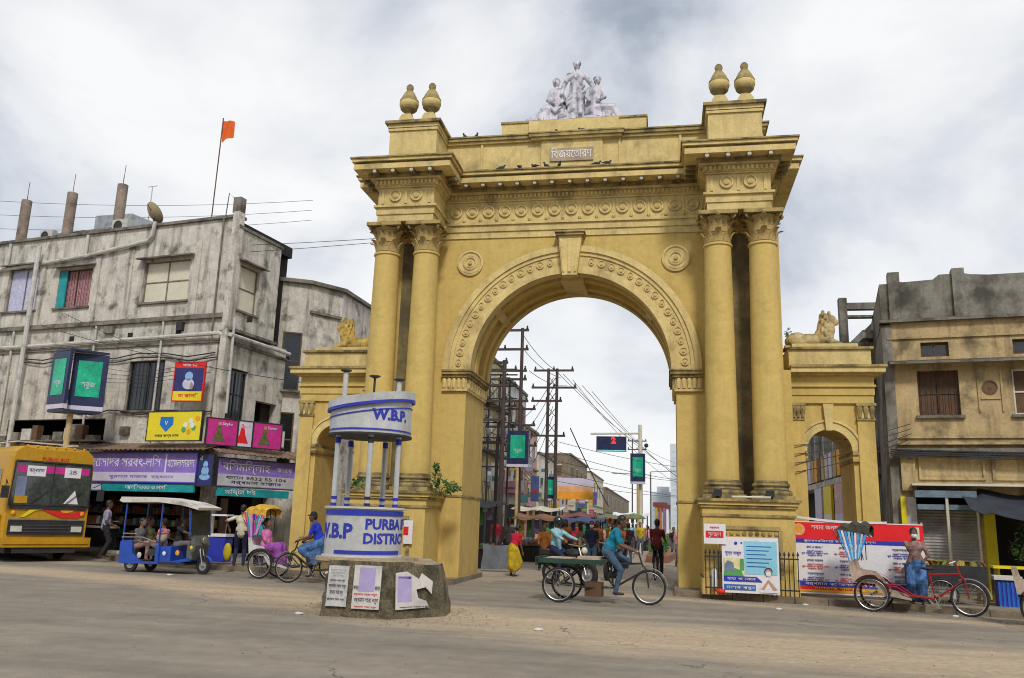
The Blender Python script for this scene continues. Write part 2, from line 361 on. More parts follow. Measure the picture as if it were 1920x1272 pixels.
# spandrel wall with arch
def arch_wall(b, cx, cz, R, x0, x1, zt, y0, y1, n=48, m=0):
    pts = []; outr = []
    c1 = atan2(zt-cz, x1-cx); c2 = atan2(zt-cz, x0-cx)
    angs = sorted(set([i*pi/n for i in range(n+1)]+[c1, c2]))
    for a in angs:
        ca, sa = cos(a), sin(a); pts.append((cx+R*ca, cz+R*sa))
        t = 1e9
        if ca > 1e-9: t = min(t, (x1-cx)/ca)
        if ca < -1e-9: t = min(t, (x0-cx)/ca)
        if sa > 1e-9: t = min(t, (zt-cz)/sa)
        outr.append((cx+t*ca, cz+t*sa))
    k = len(angs)
    vs = [(p[0], y0, p[1]) for p in pts]+[(p[0], y0, p[1]) for p in outr]+[(p[0], y1, p[1]) for p in pts]+[(p[0], y1, p[1]) for p in outr]
    fs = []
    for i in range(k-1):
        fs += [(i, i+1, k+i+1, k+i), (2*k+i, 3*k+i, 3*k+i+1, 2*k+i+1), (i, 2*k+i, 2*k+i+1, i+1), (k+i, k+i+1, 3*k+i+1, 3*k+i)]
    fs += [(0, k, 3*k, 2*k), (k-1, 3*k-1, 4*k-1, 2*k-1)]
    b.add(vs, fs, m)
b = MB(); arch_wall(b, 0, CZ, HW, -5.33, 5.33, ZA, 0, D); b.build('spandrel_wall', MY, G, smooth=True, ang=25)
def band(b, cx, cz, r0, r1, y0, y1, n=56, a0=0, a1=pi, m=0):
    vs = []; fs = []
    for i in range(n+1):
        a = a0+(a1-a0)*i/n; c, s = cos(a), sin(a)
        vs += [(cx+r0*c, y0, cz+r0*s), (cx+r1*c, y0, cz+r1*s), (cx+r1*c, y1, cz+r1*s), (cx+r0*c, y1, cz+r0*s)]
    for i in range(n):
        for j in range(4): fs.append((4*i+j, 4*i+(j+1) % 4, 4*i+4+(j+1) % 4, 4*i+4+j))
    fs += [(0, 1, 2, 3), (4*n+3, 4*n+2, 4*n+1, 4*n)]
    b.add(vs, fs, m)
b = MB(); band(b, 0, CZ, RI, 2.80, -.10, .30); band(b, 0, CZ, 2.795, 3.10, -.045, .05); band(b, 0, CZ, 3.095, 3.20, -.08, .05); band(b, 0, CZ, 3.195, 3.36, -.125, .05)
b.build('archivolt', MYl, G, smooth=True, ang=30)
b = MB(); band(b, 0, CZ, 2.60, 2.74, .55, .82); band(b, 0, CZ, 2.60, 2.74, 1.42, 1.70); band(b, 0, CZ, 2.58, 2.74, 1.95, 2.30); b.build('soffit_rib', MY, G, smooth=True, ang=30)
for a in (40, 90, 140):
    b = MB(); b.T = Matrix.Translation((0, 0, CZ)) @ Matrix.Rotation(-radians(a-90), 4, 'Y')
    w2 = .3 if a == 90 else .11
    b.box(-w2, w2, .31, 1.94, 2.50 if a == 90 else 2.62, 2.74); b.build('soffit_crossrib', MYl, G)
# rosettes carved along the archivolt
def rosette(R=.1, dep=.03):
    b = MB(); b.lathe([(R, 0), (R, dep), (R*.82, dep), (R*.76, dep*.35), (R*.5, dep*.35), (R*.42, dep*.9), (R*.15, dep*1.1), (.001, dep*1.1)], 14, axis='y'); return b
ro = None
for i in range(33):
    a = radians(4+i*172/32)
    if abs(a-pi/2) < .12: continue
    p = (2.95*cos(a), -.045, CZ+2.95*sin(a))
    if ro is None: ro = rosette(.1, .035).build('rosette', MYl, G, smooth=True, loc=p)
    else: inst(ro, p, scale=(1 if i % 2 else .75, 1, 1))
# imposts
for s in (-1, 1):
    b = MB()
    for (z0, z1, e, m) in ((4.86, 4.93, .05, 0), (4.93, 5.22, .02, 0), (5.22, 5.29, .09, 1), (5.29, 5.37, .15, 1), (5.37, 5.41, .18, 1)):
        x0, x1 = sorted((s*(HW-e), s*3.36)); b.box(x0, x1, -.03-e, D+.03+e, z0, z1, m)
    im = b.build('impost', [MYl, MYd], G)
    for i in range(5):
        q = MB(); q.T = Matrix.Translation((s*(2.78+i*.13), -.06, 4.94)); q.lathe([(.05, 0), (.055, .14), (.062, .2), (.03, .27), (.001, .28)], 8); q.build('leaf', MYl, im, smooth=True)
    for i in range(8):
        q = MB(); q.T = Matrix.Translation((s*(HW-.03), .1+i*.3, 4.94)); q.lathe([(.06, 0), (.065, .14), (.072, .2), (.03, .27), (.001, .28)], 8); q.build('leaf', MYl, im, smooth=True)
# keystone
b = MB(); b.prism([(-.19, 7.9), (.19, 7.9), (.31, 8.98), (-.31, 8.98)], -.30, .02)
for s in (-1, 1): b.prism([(s*.13, 7.98), (s*.17, 7.98), (s*.27, 8.9), (s*.21, 8.9)], -.335, -.298)
b.prism([(-.045, 7.98), (.045, 7.98), (.07, 8.9), (-.07, 8.9)], -.33, -.298)
b.box(-.37, .37, -.38, .02, 8.98, 9.05, 1); b.box(-.40, .40, -.42, .02, 9.05, 9.10, 1); b.build('keystone', [MYl, MYd], G)
for s in (-1, 1):
    b = MB(); b.lathe([(.36, 0), (.36, .05), (.31, .06), (.28, .025), (.21, .025), (.19, .05), (.15, .055), (.12, .02), (.06, .03), (.04, .07), (.001, .075)], 28, (0, 0, 0), axis='y')
    b.build('medallion', MYl, G, smooth=True, loc=(s*2.74, 0, 8.37))
# body entablature
XE = 5.2
def slab(b, x0, x1, y0, y1, z0, z1, e=0, m=0): b.box(x0-e, x1+e, y0-e, y1+e, z0, z1, m)
b = MB()
slab(b, -XE, XE, 0, D, 9.07, 9.25, .035); slab(b, -XE, XE, 0, D, 9.25, 9.43, .07); slab(b, -XE, XE, 0, D, 9.43, 9.50, .12); b.build('architrave', MYl, G)
b = MB(); slab(b, -XE, XE, 0, D, 9.50, 10.10, .03); b.build('frieze', MYl, G)
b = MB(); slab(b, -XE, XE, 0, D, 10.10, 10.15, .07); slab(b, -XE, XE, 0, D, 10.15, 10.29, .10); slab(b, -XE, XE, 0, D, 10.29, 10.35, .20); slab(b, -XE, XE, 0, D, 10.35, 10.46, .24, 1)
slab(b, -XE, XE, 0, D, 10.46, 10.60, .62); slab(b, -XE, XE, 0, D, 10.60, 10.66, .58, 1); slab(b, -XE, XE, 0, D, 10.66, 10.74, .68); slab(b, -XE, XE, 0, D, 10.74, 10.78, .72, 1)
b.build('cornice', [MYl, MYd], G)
# pavilion entablatures
PX0, PX1, PY = 3.50, 5.03, -1.25
for s in (-1, 1):
    x0, x1 = sorted((s*PX0, s*PX1))
    b = MB(); slab(b, x0, x1, PY, -.13, 9.20, 9.38, 0); slab(b, x0, x1, PY, -.13, 9.38, 9.57, .03); slab(b, x0, x1, PY, -.13, 9.57, 9.63, .09); b.build('architrave', MYl, G)
    b = MB(); slab(b, x0, x1, PY, -.05, 9.63, 10.12, 0); b.build('frieze', MYl, G)
    b = MB(); slab(b, x0, x1, PY, -.2, 10.12, 10.16, .05); slab(b, x0, x1, PY, -.3, 10.16, 10.31, .09); slab(b, x0, x1, PY, -.3, 10.31, 10.36, .19); slab(b, x0, x1, PY, -.35, 10.36, 10.465, .24, 1)
    slab(b, x0, x1, PY, -.7, 10.465, 10.605, .54); slab(b, x0, x1, PY, -.7, 10.605, 10.665, .50, 1); slab(b, x0, x1, PY, -.7, 10.665, 10.745, .59); slab(b, x0, x1, PY, -.7, 10.745, 10.785, .63, 1)
    b.build('cornice', [MYl, MYd], G)
# dentils, brackets and rosettes of the frieze
dn = None
b = MB()
for i in range(61): x = -3.3+i*.11; b.box(x-.03, x+.03, -.145, -.09, 10.17, 10.275)
stuff(b.build('dentil_row', MYl, G))
for s in (-1, 1):
    b = MB()
    for i in range(15): x = s*(PX0-.02+i*.112); b.box(x-.03, x+.03, PY-.135, PY-.08, 10.18, 10.295)
    for i in range(9):
        for q in (PX0-.135, PX1+.08): x = s*q; b.box(min(x, x+s*.055), max(x, x+s*.055), PY+.1+i*.112-.03, PY+.1+i*.112+.03, 10.18, 10.295)
    stuff(b.build('dentil_row', MYl, G))
b = MB(); b.box(-.055, .055, -.30, 0, -.075, 0); b.lathe([(.05, 0), (.05, .03)], 8, (0, -.30, -.045), axis='y', m=1)
MW = mat('whitened_bracket', (.55, .52, .46), var=.2, stain=.3)
br = b.build('bracket', [MYd, MW], G, loc=(0, -.25, 10.455))
for i in range(-6, 7):
    if i: inst(br, (i*.47, -.25, 10.455))
for s in (-1, 1):
    for i in range(4): inst(br, (s*(PX0+.0+i*.5), PY-.19, 10.458))
    for j in range(3):
        inst(br, (s*(PX0-.19), PY+.22+j*.3, 10.458), (0, 0, s*-pi/2)); inst(br, (s*(PX1+.19), PY+.22+j*.3, 10.458), (0, 0, s*pi/2))
r2 = rosette(.165, .05).build('rosette', MYl, G, smooth=True, loc=(0, -.03, 9.82))
for i in range(-7, 8):
    if i: inst(r2, (i*.455, -.03, 9.82))
for s in (-1, 1):
    for q in (3.98, 4.55): inst(r2, (s*q, PY, 9.9))
    for q in (3.62, 4.265, 4.9): MB().box(s*q-.035, s*q+.035, PY-.025, PY, 9.68, 10.06).build('frieze_strip', MYl, G)
for i in range(-8, 8):
    b = MB(); x = (i+.5)*.455; b.box(x-.02, x+.02, -.05, -.02, 9.55, 10.05)
    b.lathe([(.03, 0), (.045, .05), (.02, .1)], 6, (x, -.05, 9.54)); b.build('frieze_strip', MYl, G)
# attic
b = MB(); b.box(-5.05, 5.05, .05, D-.1, 10.78, 12.0); b.box(-5.1, 5.1, 0, D-.05, 10.78, 10.98)
b.box(-5.12, 5.12, -.03, D-.02, 11.86, 11.93); b.box(-5.17, 5.17, -.09, D+.03, 11.93, 12.02, 1); b.box(-5.2, 5.2, -.12, D+.06, 12.02, 12.06, 1)
for q in (-2.55, -.85, .80, 1.28, 2.9): b.box(q-.03, q+.03, .0, .06, 10.98, 11.86)
b.box(-.86, .81, -.02, .06, 10.982, 11.858); b.box(-1.15, 1.35, -.11, 0, 11.865, 11.932); b.box(-1.2, 1.4, -.17, 0, 11.932, 12.022, 1); b.box(-1.22, 1.42, -.19, 0, 12.022, 12.062, 1)
b.build('attic', [MYl, MYd], G)
b = MB(); b.box(-2.03, 2.0, .15, 1.5, 12.062, 12.50); b.box(-1.25, 1.25, .05, 1.5, 12.062, 12.515); b.box(-2.06, 2.03, .12, 1.53, 12.50, 12.56, 1); b.build('statue_plinth', [MYl, MYd], G)
# gilt Bengali name plaque
pl = MB().box(-.62, .57, -.06, -.02, 11.22, 11.60).build('name_plaque', mat('plaque_ground', (.42, .33, .22), var=.2), G)
text('\u09bf\u09ac\u099c\u09df\u09c7\u09a4\u09be\u09b0\u09a3', .34, mat('plaque_white', (.85, .83, .80)), pl, (-.025, -.065, 11.41), width=1.12)
for s in (-1, 1):
    x0, x1 = sorted((s*3.58, s*4.90))
    b = MB(); slab(b, x0, x1, -1.05, .04, 10.785, 11.95); slab(b, x0, x1, -1.05, -.13, 10.785, 10.93, .09); slab(b, x0, x1, -1.05, -.1, 11.86, 11.93, .04); slab(b, x0, x1, -1.05, .2, 11.95, 12.06, .05); slab(b, x0, x1, -1.05, .2, 12.06, 12.14, .12, 1)
    b.build('attic_pedestal', [MYl, MYd], G)
ur = MB().box(-.2, .2, -.2, .2, 12.14, 12.38).prism([(-.2, 12.38), (.2, 12.38), (.12, 12.5), (-.12, 12.5)], -.2, .2)
ur.lathe([(.11, 12.48), (.13, 12.52), (.10, 12.58), (.12, 12.63), (.20, 12.68), (.235, 12.72), (.24, 12.76)], 20, m=1)
ur.lathe([(.235, 12.765), (.265, 12.82), (.27, 12.90), (.255, 12.94)], 20); ur.lathe([(.265, 12.94), (.265, 12.975), (.24, 13.0), (.20, 13.10), (.14, 13.21), (.10, 13.27)], 20, m=1)
ur.lathe([(.07, 13.27), (.085, 13.31), (.105, 13.36), (.10, 13.42), (.06, 13.47), (.001, 13.49)], 14, m=1)
u1 = ur.build('urn', [MYl, MYd], G, smooth=True, loc=(3.9, -.62, 0))
for x in (4.55, -3.9, -4.55): inst(u1, (x, -.62, 0))
# columns
def leaf_mb(h, w, out):
    b = MB()
    def P(u, v):
        x = (u-.5)*w*(1-.55*v*v); curl = out*(v**2.2); z = h*v-(max(0, v-.78)*h*.9)
        return (x, -curl-.02*cos((u-.5)*pi), z)
    b.sheet(P, 4, 6)
    o2 = MB(); o2.v = b.v+[(x, y+.035, z-.004) for x, y, z in b.v]; k = len(b.v)
    o2.f = b.f+[tuple(reversed([i+k for i in f])) for f in b.f]; o2.m = [0]*len(o2.f)
    nu = 4; nv = 6
    rim = [i for i in range(nu+1)]+[(j*(nu+1)+nu) for j in range(1, nv+1)]+[nv*(nu+1)+i for i in range(nu-1, -1, -1)]+[j*(nu+1) for j in range(nv-1, 0, -1)]
    for i in range(len(rim)): a, c = rim[i], rim[(i+1) % len(rim)]; o2.f.append((a, c, c+k, a+k)); o2.m.append(0)
    return o2
MYcap = mat('ochre_carving', (.50, .36, .14), rough=.88, var=.3, scale=6, stain=.8, thr=.5, stain_col=(.05, .042, .03), mold=1, bump=.4)
def make_column(x):
    c = bpy.data.objects.new('column', None); COL.objects.link(c); c.parent = G; c.location = (x, -.79, 0)
    b = MB().box(-.48, .48, -.48, .48, 2.20, 2.30, 1)
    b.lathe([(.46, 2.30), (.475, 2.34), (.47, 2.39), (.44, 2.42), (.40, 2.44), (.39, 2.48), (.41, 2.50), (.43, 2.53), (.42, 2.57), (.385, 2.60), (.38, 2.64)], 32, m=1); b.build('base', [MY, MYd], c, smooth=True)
    pr = []
    for i in range(15):
        t = i/14; pr.append((lerp(.375, .325, t**1.5), lerp(2.63, 8.36, t)))
    MB().lathe(pr, 40).lathe([(.33, 8.34), (.355, 8.36), (.36, 8.39), (.345, 8.42), (.325, 8.43)], 40).build('shaft', MY, c, smooth=True)
    MB().lathe([(.31, 8.42), (.30, 8.6), (.31, 8.8), (.35, 8.98), (.42, 9.08)], 28).box(-.47, .47, -.47, .47, 9.10, 9.195, 1).build('capital', [MYcap, MYd], c, smooth=True)
    l1 = leaf_mb(.37, .23, .19).build('leaf', MYcap, c, smooth=True, loc=(0, 0, 0)); first = True
    for k in range(16):
        row = k//8; a = 2*pi*(k % 8)/8+(pi/8 if row else 0); p = (sin(a)*.30, -cos(a)*.30, 8.44+row*.26)
        if first: l1.location = p; l1.rotation_euler.z = a; first = False
        else: inst(l1, p, (0, 0, a))
    vb = MB(); vb.T = Matrix.Translation((0, 0, 0))
    pts = [(0, -.0, 0)]+[(0, -.05-.22*t, .22*t) for t in (.3, .6, 1)]
    sp_ = [(0, -.30-.055*cos(t)*(1-t/9), .20-.055*sin(t)*(1-t/9)) for t in np.linspace(-1.2, 5, 10)]
    vb.tube([(0, -.02, -.05), (0, -.10, .08), (0, -.22, .20)]+sp_, [.03]*3+[.028]*10, 6)
    v1 = vb.build('volute', MYd, c, smooth=True, loc=(sin(pi/4)*.22, -cos(pi/4)*.22, 8.86), rz=pi/4)
    for k in range(1, 4): a = pi/4+k*pi/2; inst(v1, (sin(a)*.22, -cos(a)*.22, 8.86), (0, 0, a))
    for k in range(4):
        a = k*pi/2; q = MB(); q.sphere((sin(a)*.46, -cos(a)*.46, 9.12), (.07, .07, .08), 8); q.build('fleuron', MYd, c, smooth=True)
    return c
c0 = make_column(3.76)
for x in (4.84, -3.76, -4.84): k = clone(c0, G); k.location.x = x
# shade painted in with mould stains: a dark panel between each pair of columns
MGAPSHADE = mat('sooty_ochre', (.24, .19, .085), rough=.95, var=.25, scale=1.2, stain=.6, thr=.42, stain_col=(.05, .045, .035), streak=.4)
for s in (-1, 1):
    x0, x1 = sorted((s*3.95, s*4.66)); MB().box(x0, x1, -.012, -.001, 2.25, 9.0).build('stained_panel', MGAPSHADE, G)
# pedestals under the columns
for s in (-1, 1):
    x0, x1 = sorted((s*3.27, s*5.26)); yf = -1.38
    b = MB(); slab(b, x0, x1, yf, -.001, .10, .45, .05); slab(b, x0, x1, yf, -.001, .45, 1.80); slab(b, x0, x1, yf, -.001, 1.80, 1.86, .035, 1); slab(b, x0, x1, yf, -.001, 1.86, 2.0, .02); slab(b, x0, x1, yf, -.001, 2.0, 2.06, .07, 1); slab(b, x0, x1, yf, -.001, 2.06, 2.14, .10); slab(b, x0, x1, yf, -.001, 2.14, 2.20, .15, 1)
    b.build('pedestal', [MY, MYd], G)
    b = MB(); a0, a1 = s*3.66, s*4.94
    for (p, q, r, t) in ((a0, a1, 1.52, 1.60), (a0, a1, .50, .58)): b.box(min(p, q), max(p, q), yf-.035, yf, r, t)
    for p in (a0, a1): b.box(p-.04, p+.04, yf-.036, yf, .582, 1.518)
    for i in range(9): b.lathe([(.05, 0), (.05, .02), (.02, .03), (.001, .03)], 8, (s*(3.75+i*.138), yf, 1.44), axis='y')
    b.build('pedestal_panel', MYd, G)
    for q in (2.76,):
        b = MB(); x0, x1 = sorted((s*(HW-.02), s*3.27)); b.box(x0, x1, -.03, D+.02, 2.12, 2.17); b.build('string_course', MYd, G)
# ---------------------------------------------------------------- side gates
def side_gate(s, label):
    g = thing('side_gate', label, 'gate', group=None)
    X0, X1, yf, yb = 5.502, 7.45, .30, 1.9; cx, cz, R = 6.37, 3.45, .545
    def bx(b, x0, x1, *a): x0, x1 = sorted((s*x0, s*x1)); b.box(x0, x1, *a)
    b = MB(); bx(b, X0, cx-R, yf, yb, 0, cz); bx(b, cx+R, X1, yf, yb, 0, cz)
    arch_wall(b, s*cx, cz, R, min(s*X0, s*X1), max(s*X0, s*X1), 4.62, yf, yb, 28); b.build('wall', MY, g, smooth=True, ang=25)
    b = MB(); band(b, s*cx, cz, R-.02, R+.06, yf-.04, yf+.1, 28); band(b, s*cx, cz, R+.06, R+.17, yf-.02, yf+.05, 28); band(b, s*cx, cz, R+.17, R+.23, yf-.05, yf+.05, 28); b.build('archivolt', MYl, g, smooth=True, ang=30)
    b = MB(); b.prism([(s*cx-.07, cz+R-.05), (s*cx+.07, cz+R-.05), (s*cx+.12, 4.6), (s*cx-.12, 4.6)], yf-.12, yf+.02); b.build('keystone', MYl, g)
    for (a, c) in ((X0, 5.82), (7.02, X1)):
        b = MB(); bx(b, a+.02, c-.02, yf-.07, yf+.02, 0, 4.22); b.build('pilaster', MY, g)
        b = MB(); bx(b, a, c, yf-.10, yf, 4.20, 4.25, 1); bx(b, a+.02, c-.02, yf-.09, yf, 4.25, 4.55, 0); bx(b, a-.0, c+.03, yf-.14, yf, 4.55, 4.62, 1); cp = b.build('capital', [MYl, MYd], g)
        w3 = (c-a)/3
        for i in range(3):
            q = MB(); q.T = Matrix.Translation((s*(a+w3*(i+.5)), yf-.09, 4.26)); q.lathe([(.04, 0), (.055, .12), (.075, .2), (.06, .28), (.001, .29)], 8); q.build('leaf', MYd, cp, smooth=True)
    for (a, c) in ((X0+.3, cx-R+.03), (cx+R-.03, 7.03)):
        b = MB(); bx(b, a, c, yf-.09, yb+.02, 3.20, 3.27, 0); bx(b, a, c, yf-.12, yb+.05, 3.36, 3.44, 0); bx(b, a, c, yf-.07, yb, 3.27, 3.36, 1); b.build('impost', [MYd, MY], g)
    b = MB(); bx(b, X0, X1, yf-.06, yb+.06, 4.62, 4.82); bx(b, X0, X1+.02, yf-.09, yb+.09, 4.82, 5.02); bx(b, X0, X1+.05, yf-.14, yb+.1, 5.02, 5.07); bx(b, X0, X1+.02, yf-.08, yb+.08, 5.07, 5.30); b.build('entablature', MY, g)
    b = MB(); bx(b, X0, X1+.10, yf-.15, yb+.15, 5.30, 5.36, 0); bx(b, X0, X1+.25, yf-.32, yb+.3, 5.36, 5.48, 0); bx(b, X0, X1+.29, yf-.36, yb+.34, 5.48, 5.54, 1); b.build('cornice', [MYl, MYd], g)
    b = MB(); bx(b, X0, X1+.0, yf-.02, yb, 5.54, 5.98); bx(b, X0, X1+.06, yf-.08, yb+.05, 5.98, 6.04, 1); bx(b, X0+.1, X1-.28, yf+.02, yb-.1, 6.04, 6.14, 0); b.build('attic', [MYl, MYd], g)
    return g
side_gate(1, 'low ochre side gate behind the red and white hoarding, lion on top'); side_gate(-1, 'low ochre side gate beside the grey building, partly hidden by the police booth')
# couchant lions, heads away from the great gate
def lion(s, label, M):
    t = thing('lion_statue', label, 'statue', (s*6.3, 1.1, 6.14), 0 if s > 0 else pi, 'couchant lions on the side gates')
    t.scale = (.95, .95, .95)
    P = [ell((-.52, 0, .22), (.30, .25, .24)), ell((-.15, 0, .25), (.46, .20, .20)), ell((.22, 0, .34), (.27, .23, .30)), ell((.30, 0, .56), (.23, .23, .28)), ell((.34, 0, .80), (.19, .19, .21)), ell((.43, 0, .83), (.14, .13, .14)),
         ell((.54, 0, .77), (.10, .09, .075)), ell((.53, 0, .71), (.085, .075, .045)), ell((.50, 0, .86), (.06, .09, .04)), ell((.60, 0, .80), (.03, .04, .03))]
    for q in (-.16, .16):
        P += [limb((.30, q, .22), .11, (.62, q, .10), .075), limb((.62, q, .09), .07, (.88, q, .06), .06), ell((.92, q, .06), (.09, .075, .055)), ell((-.50, q*1.3, .22), (.27, .12, .23)), limb((-.35, q*1.35, .08), .07, (-.10, q*1.4, .05), .055), ell((.36, q*.7, .97), (.035, .03, .04))]
    for i in range(34):
        a = i*2.4; v = i/33; z = .38+.62*v; rr = .22*(1-.25*v); x = .26+.09*v
        P.append(limb((x+rr*.7*cos(a)-.05, rr*sin(a), z+.04), .05, (x+rr*.95*cos(a)-.05, rr*1.12*sin(a), z-.07), .028))
    P += [limb((-.75, 0, .12), .04, (-.72, .25, .05), .035), limb((-.72, .25, .05), .035, (-.45, .34, .05), .03), ell((-.42, .35, .06), (.07, .04, .04))]
    skin('body', P, [M], t, .018, 1)
    MB().box(-.85, 1.02, -.36, .36, -.005, .05).build('plinth', M, t)
lion(1, 'sandy buff lion lying on the side gate behind the red hoarding', mat('lion_buff', (.58, .45, .22), var=.25, scale=4, stain=.6, thr=.48, mold=.6))
lion(-1, 'deep golden lion lying on the side gate in front of the grey buildings', mat('lion_gold', (.58, .40, .10), var=.3, scale=4, stain=.6, thr=.48, mold=.6))
# ================================================================ buildings
MC = mat('grimy_plaster', (.58, .545, .48), rough=.92, var=.2, scale=2.2, stain=.85, thr=.53, stain_col=(.07, .06, .045), streak=.9, mold=.9, bump=.5, fine=18)
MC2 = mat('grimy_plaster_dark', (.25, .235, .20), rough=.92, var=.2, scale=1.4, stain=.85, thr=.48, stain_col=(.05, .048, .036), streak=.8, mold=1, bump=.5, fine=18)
MT = mat('stained_trim', (.20, .18, .15), rough=.9, var=.3, scale=3, stain=.7, thr=.48, mold=1)
MRY = mat('faded_buff_plaster', (.52, .39, .20), rough=.92, var=.18, scale=1.8, stain=.8, thr=.52, stain_col=(.085, .065, .04), streak=.8, mold=.9, bump=.4)
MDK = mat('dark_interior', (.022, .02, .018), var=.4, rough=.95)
MGL = glass(); MWD = mat('brown_shutter', (.12, .065, .035), var=.3, scale=6, rough=.7); MCR = mat('cream_pane', (.66, .62, .48), var=.08, rough=.5)
MWF = mat('old_window_frame', (.20, .17, .13), var=.3, scale=6); MPIPE = mat('grey_pipe', (.55, .54, .50), var=.15, scale=4, stain=.35); MRUST = mat('rusty_iron', (.16, .085, .05), var=.4, scale=5, rough=.8)
MIR = mat('black_iron', (.03, .03, .032), var=.3, rough=.6); MST = mat('galvanised_steel', (.42, .43, .44), var=.15, rough=.5, metal=.6, stain=.3)
MTEAL = mat('teal_paint', (.02, .30, .33), var=.2, stain=.2)
def wall_holes(b, x0, x1, z0, z1, y0, y1, holes, m=0):
    xs = sorted({x0, x1, *[h[0] for h in holes], *[h[1] for h in holes]}); zs = sorted({z0, z1, *[h[2] for h in holes], *[h[3] for h in holes]})
    xs = [x for x in xs if x0 <= x <= x1]; zs = [z for z in zs if z0 <= z <= z1]
    def solid(i, j):
        if not (0 <= i < len(xs)-1 and 0 <= j < len(zs)-1): return False
        cx, cz = (xs[i]+xs[i+1])/2, (zs[j]+zs[j+1])/2
        return not any(h[0] < cx < h[1] and h[2] < cz < h[3] for h in holes)
    for i in range(len(xs)-1):
        for j in range(len(zs)-1):
            if not solid(i, j): continue
            a, c, d, e2 = xs[i], xs[i+1], zs[j], zs[j+1]
            for y in (y0, y1): b.add([(a,y,d),(c,y,d),(c,y,e2),(a,y,e2)], [(0,1,2,3)], m)
            if not solid(i-1, j): b.add([(a,y0,d),(a,y1,d),(a,y1,e2),(a,y0,e2)], [(0,1,2,3)], m)
            if not solid(i+1, j): b.add([(c,y0,d),(c,y1,d),(c,y1,e2),(c,y0,e2)], [(0,1,2,3)], m)
            if not solid(i, j-1): b.add([(a,y0,d),(c,y0,d),(c,y1,d),(a,y1,d)], [(0,1,2,3)], m)
            if not solid(i, j+1): b.add([(a,y0,e2),(c,y0,e2),(c,y1,e2),(a,y1,e2)], [(0,1,2,3)], m)
def window(par, x0, x1, z0, z1, y, nx=2, nz=2, mf=None, mp=None, T=None, hood=.22, bars=0, hoodw=.18, sill=True):
    """frame set back in its opening, one object per pane; T turns it onto another face"""
    mf = mf or MWF; mp = mp or MGL; T = T or Matrix.Identity(4)
    b = MB(); b.T = T; t = .05; yy = y+.10
    b.box(x0, x0+t, yy, yy+.06, z0, z1); b.box(x1-t, x1, yy, yy+.06, z0, z1); b.box(x0+t, x1-t, yy+.002, yy+.058, z0, z0+t); b.box(x0+t, x1-t, yy+.002, yy+.058, z1-t, z1)
    for i in range(1, nx): x = lerp(x0, x1, i/nx); b.box(x-.02, x+.02, yy+.004, yy+.056, z0+t, z1-t)
    for j in range(1, nz): z = lerp(z0, z1, j/nz); b.box(x0+t, x1-t, yy+.008, yy+.052, z-.02, z+.02)
    w_ = b.build('window', mf, par)
    for i in range(nx):
        for j in range(nz):
            q = MB(); q.T = T; q.box(lerp(x0, x1, i/nx)+.025, lerp(x0, x1, (i+1)/nx)-.025, yy+.03, yy+.04, lerp(z0, z1, j/nz)+.025, lerp(z0, z1, (j+1)/nz)-.025); q.build('pane', mp, w_)
    if bars:
        q = MB(); q.T = T
        for i in range(bars): x = lerp(x0, x1, (i+.5)/bars); q.tube([(x, y+.05, z0), (x, y+.05, z1)], .008, 5)
        q.build('bars', MIR, w_)
    if hood:
        q = MB(); q.T = T; q.prism([(y-hood*1.3, z1+.04), (y+.0, z1+.10), (y, z1+.17), (y-hood*1.3, z1+.09)], x0-hoodw, x1+hoodw, 'x'); q.build('sunshade', MT, par)
    if sill: q = MB(); q.T = T; q.box(x0-.08, x1+.08, y-.08, y+.09, z0-.07, z0-.002); q.build('sill', MT, par)
    return w_
RZ = radians(-9.96)
LB = thing('grey_building', 'grey mould-streaked three-storey corner building above the purple shop boards', 'building', (-11.94, 3.8, .1), RZ)
def S2X(s): return -(s-.55)
holes = [(S2X(4.39), S2X(2.36), 8.55, 10.05), (S2X(8.4), S2X(6.8), 8.6, 10.05), (S2X(11.0), S2X(9.35), 8.6, 10.3), (S2X(13.8), S2X(12.1), 8.6, 10.2),
         (S2X(4.5), S2X(2.95), 4.75, 6.47), (S2X(13.2), S2X(11.6), 4.9, 6.5), (-15.6, -.35, .12, 2.25), (-3.1, -1.9, 3.72, 4.3), (-9.3, -4.7, 3.75, 4.5)]
b = MB(); wall_holes(b, -19, 0, 0, 11.35, 0, .28, holes); b.build('front_wall', MC, LB)
TR = Matrix.Rotation(pi/2, 4, 'Z')   # local x runs back along the street side; y -> -x
holR = [(.22, 1.25, 8.15, 9.75), (.35, 1.35, 4.5, 6.2), (.4, 3.2, .12, 2.2), (1.9, 3.1, 3.4, 5.3)]
b = MB(); b.T = TR; wall_holes(b, .0, 2.35, 7.4, 10.95, -.16, .1, [holR[0]]); b.build('upper_side_wall', MC, LB)
b = MB(); b.T = TR; wall_holes(b, .0, 3.4, 0, 7.4, 0.002, .28, holR[1:]); b.build('side_wall', MC, LB)
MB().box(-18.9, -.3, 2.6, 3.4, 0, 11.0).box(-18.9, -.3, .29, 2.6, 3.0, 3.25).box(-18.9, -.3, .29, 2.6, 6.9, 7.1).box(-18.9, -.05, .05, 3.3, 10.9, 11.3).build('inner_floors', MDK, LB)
MB().box(-19, .10, -.10, .35, 11.35, 11.45).box(-.05, .22, -.12, 2.4, 10.95, 11.05).build('parapet_coping', MT, LB)
MB().box(-19, .17, -.13, .0, 7.82, 7.94).box(-19, .12, -.06, .0, 7.94, 7.99).box(.0, .28, -.13, 2.4, 7.36, 7.46).build('string_course', MT, LB)
MB().box(-19, .05, -.07, .0, 6.98, 7.06).box(0, .08, 0, 3.4, 6.98, 7.06).build('string_course', MC2, LB)
MB().box(-.04, .20, -.2, .12, 0, 11.5).build('corner_pier', MC, LB)
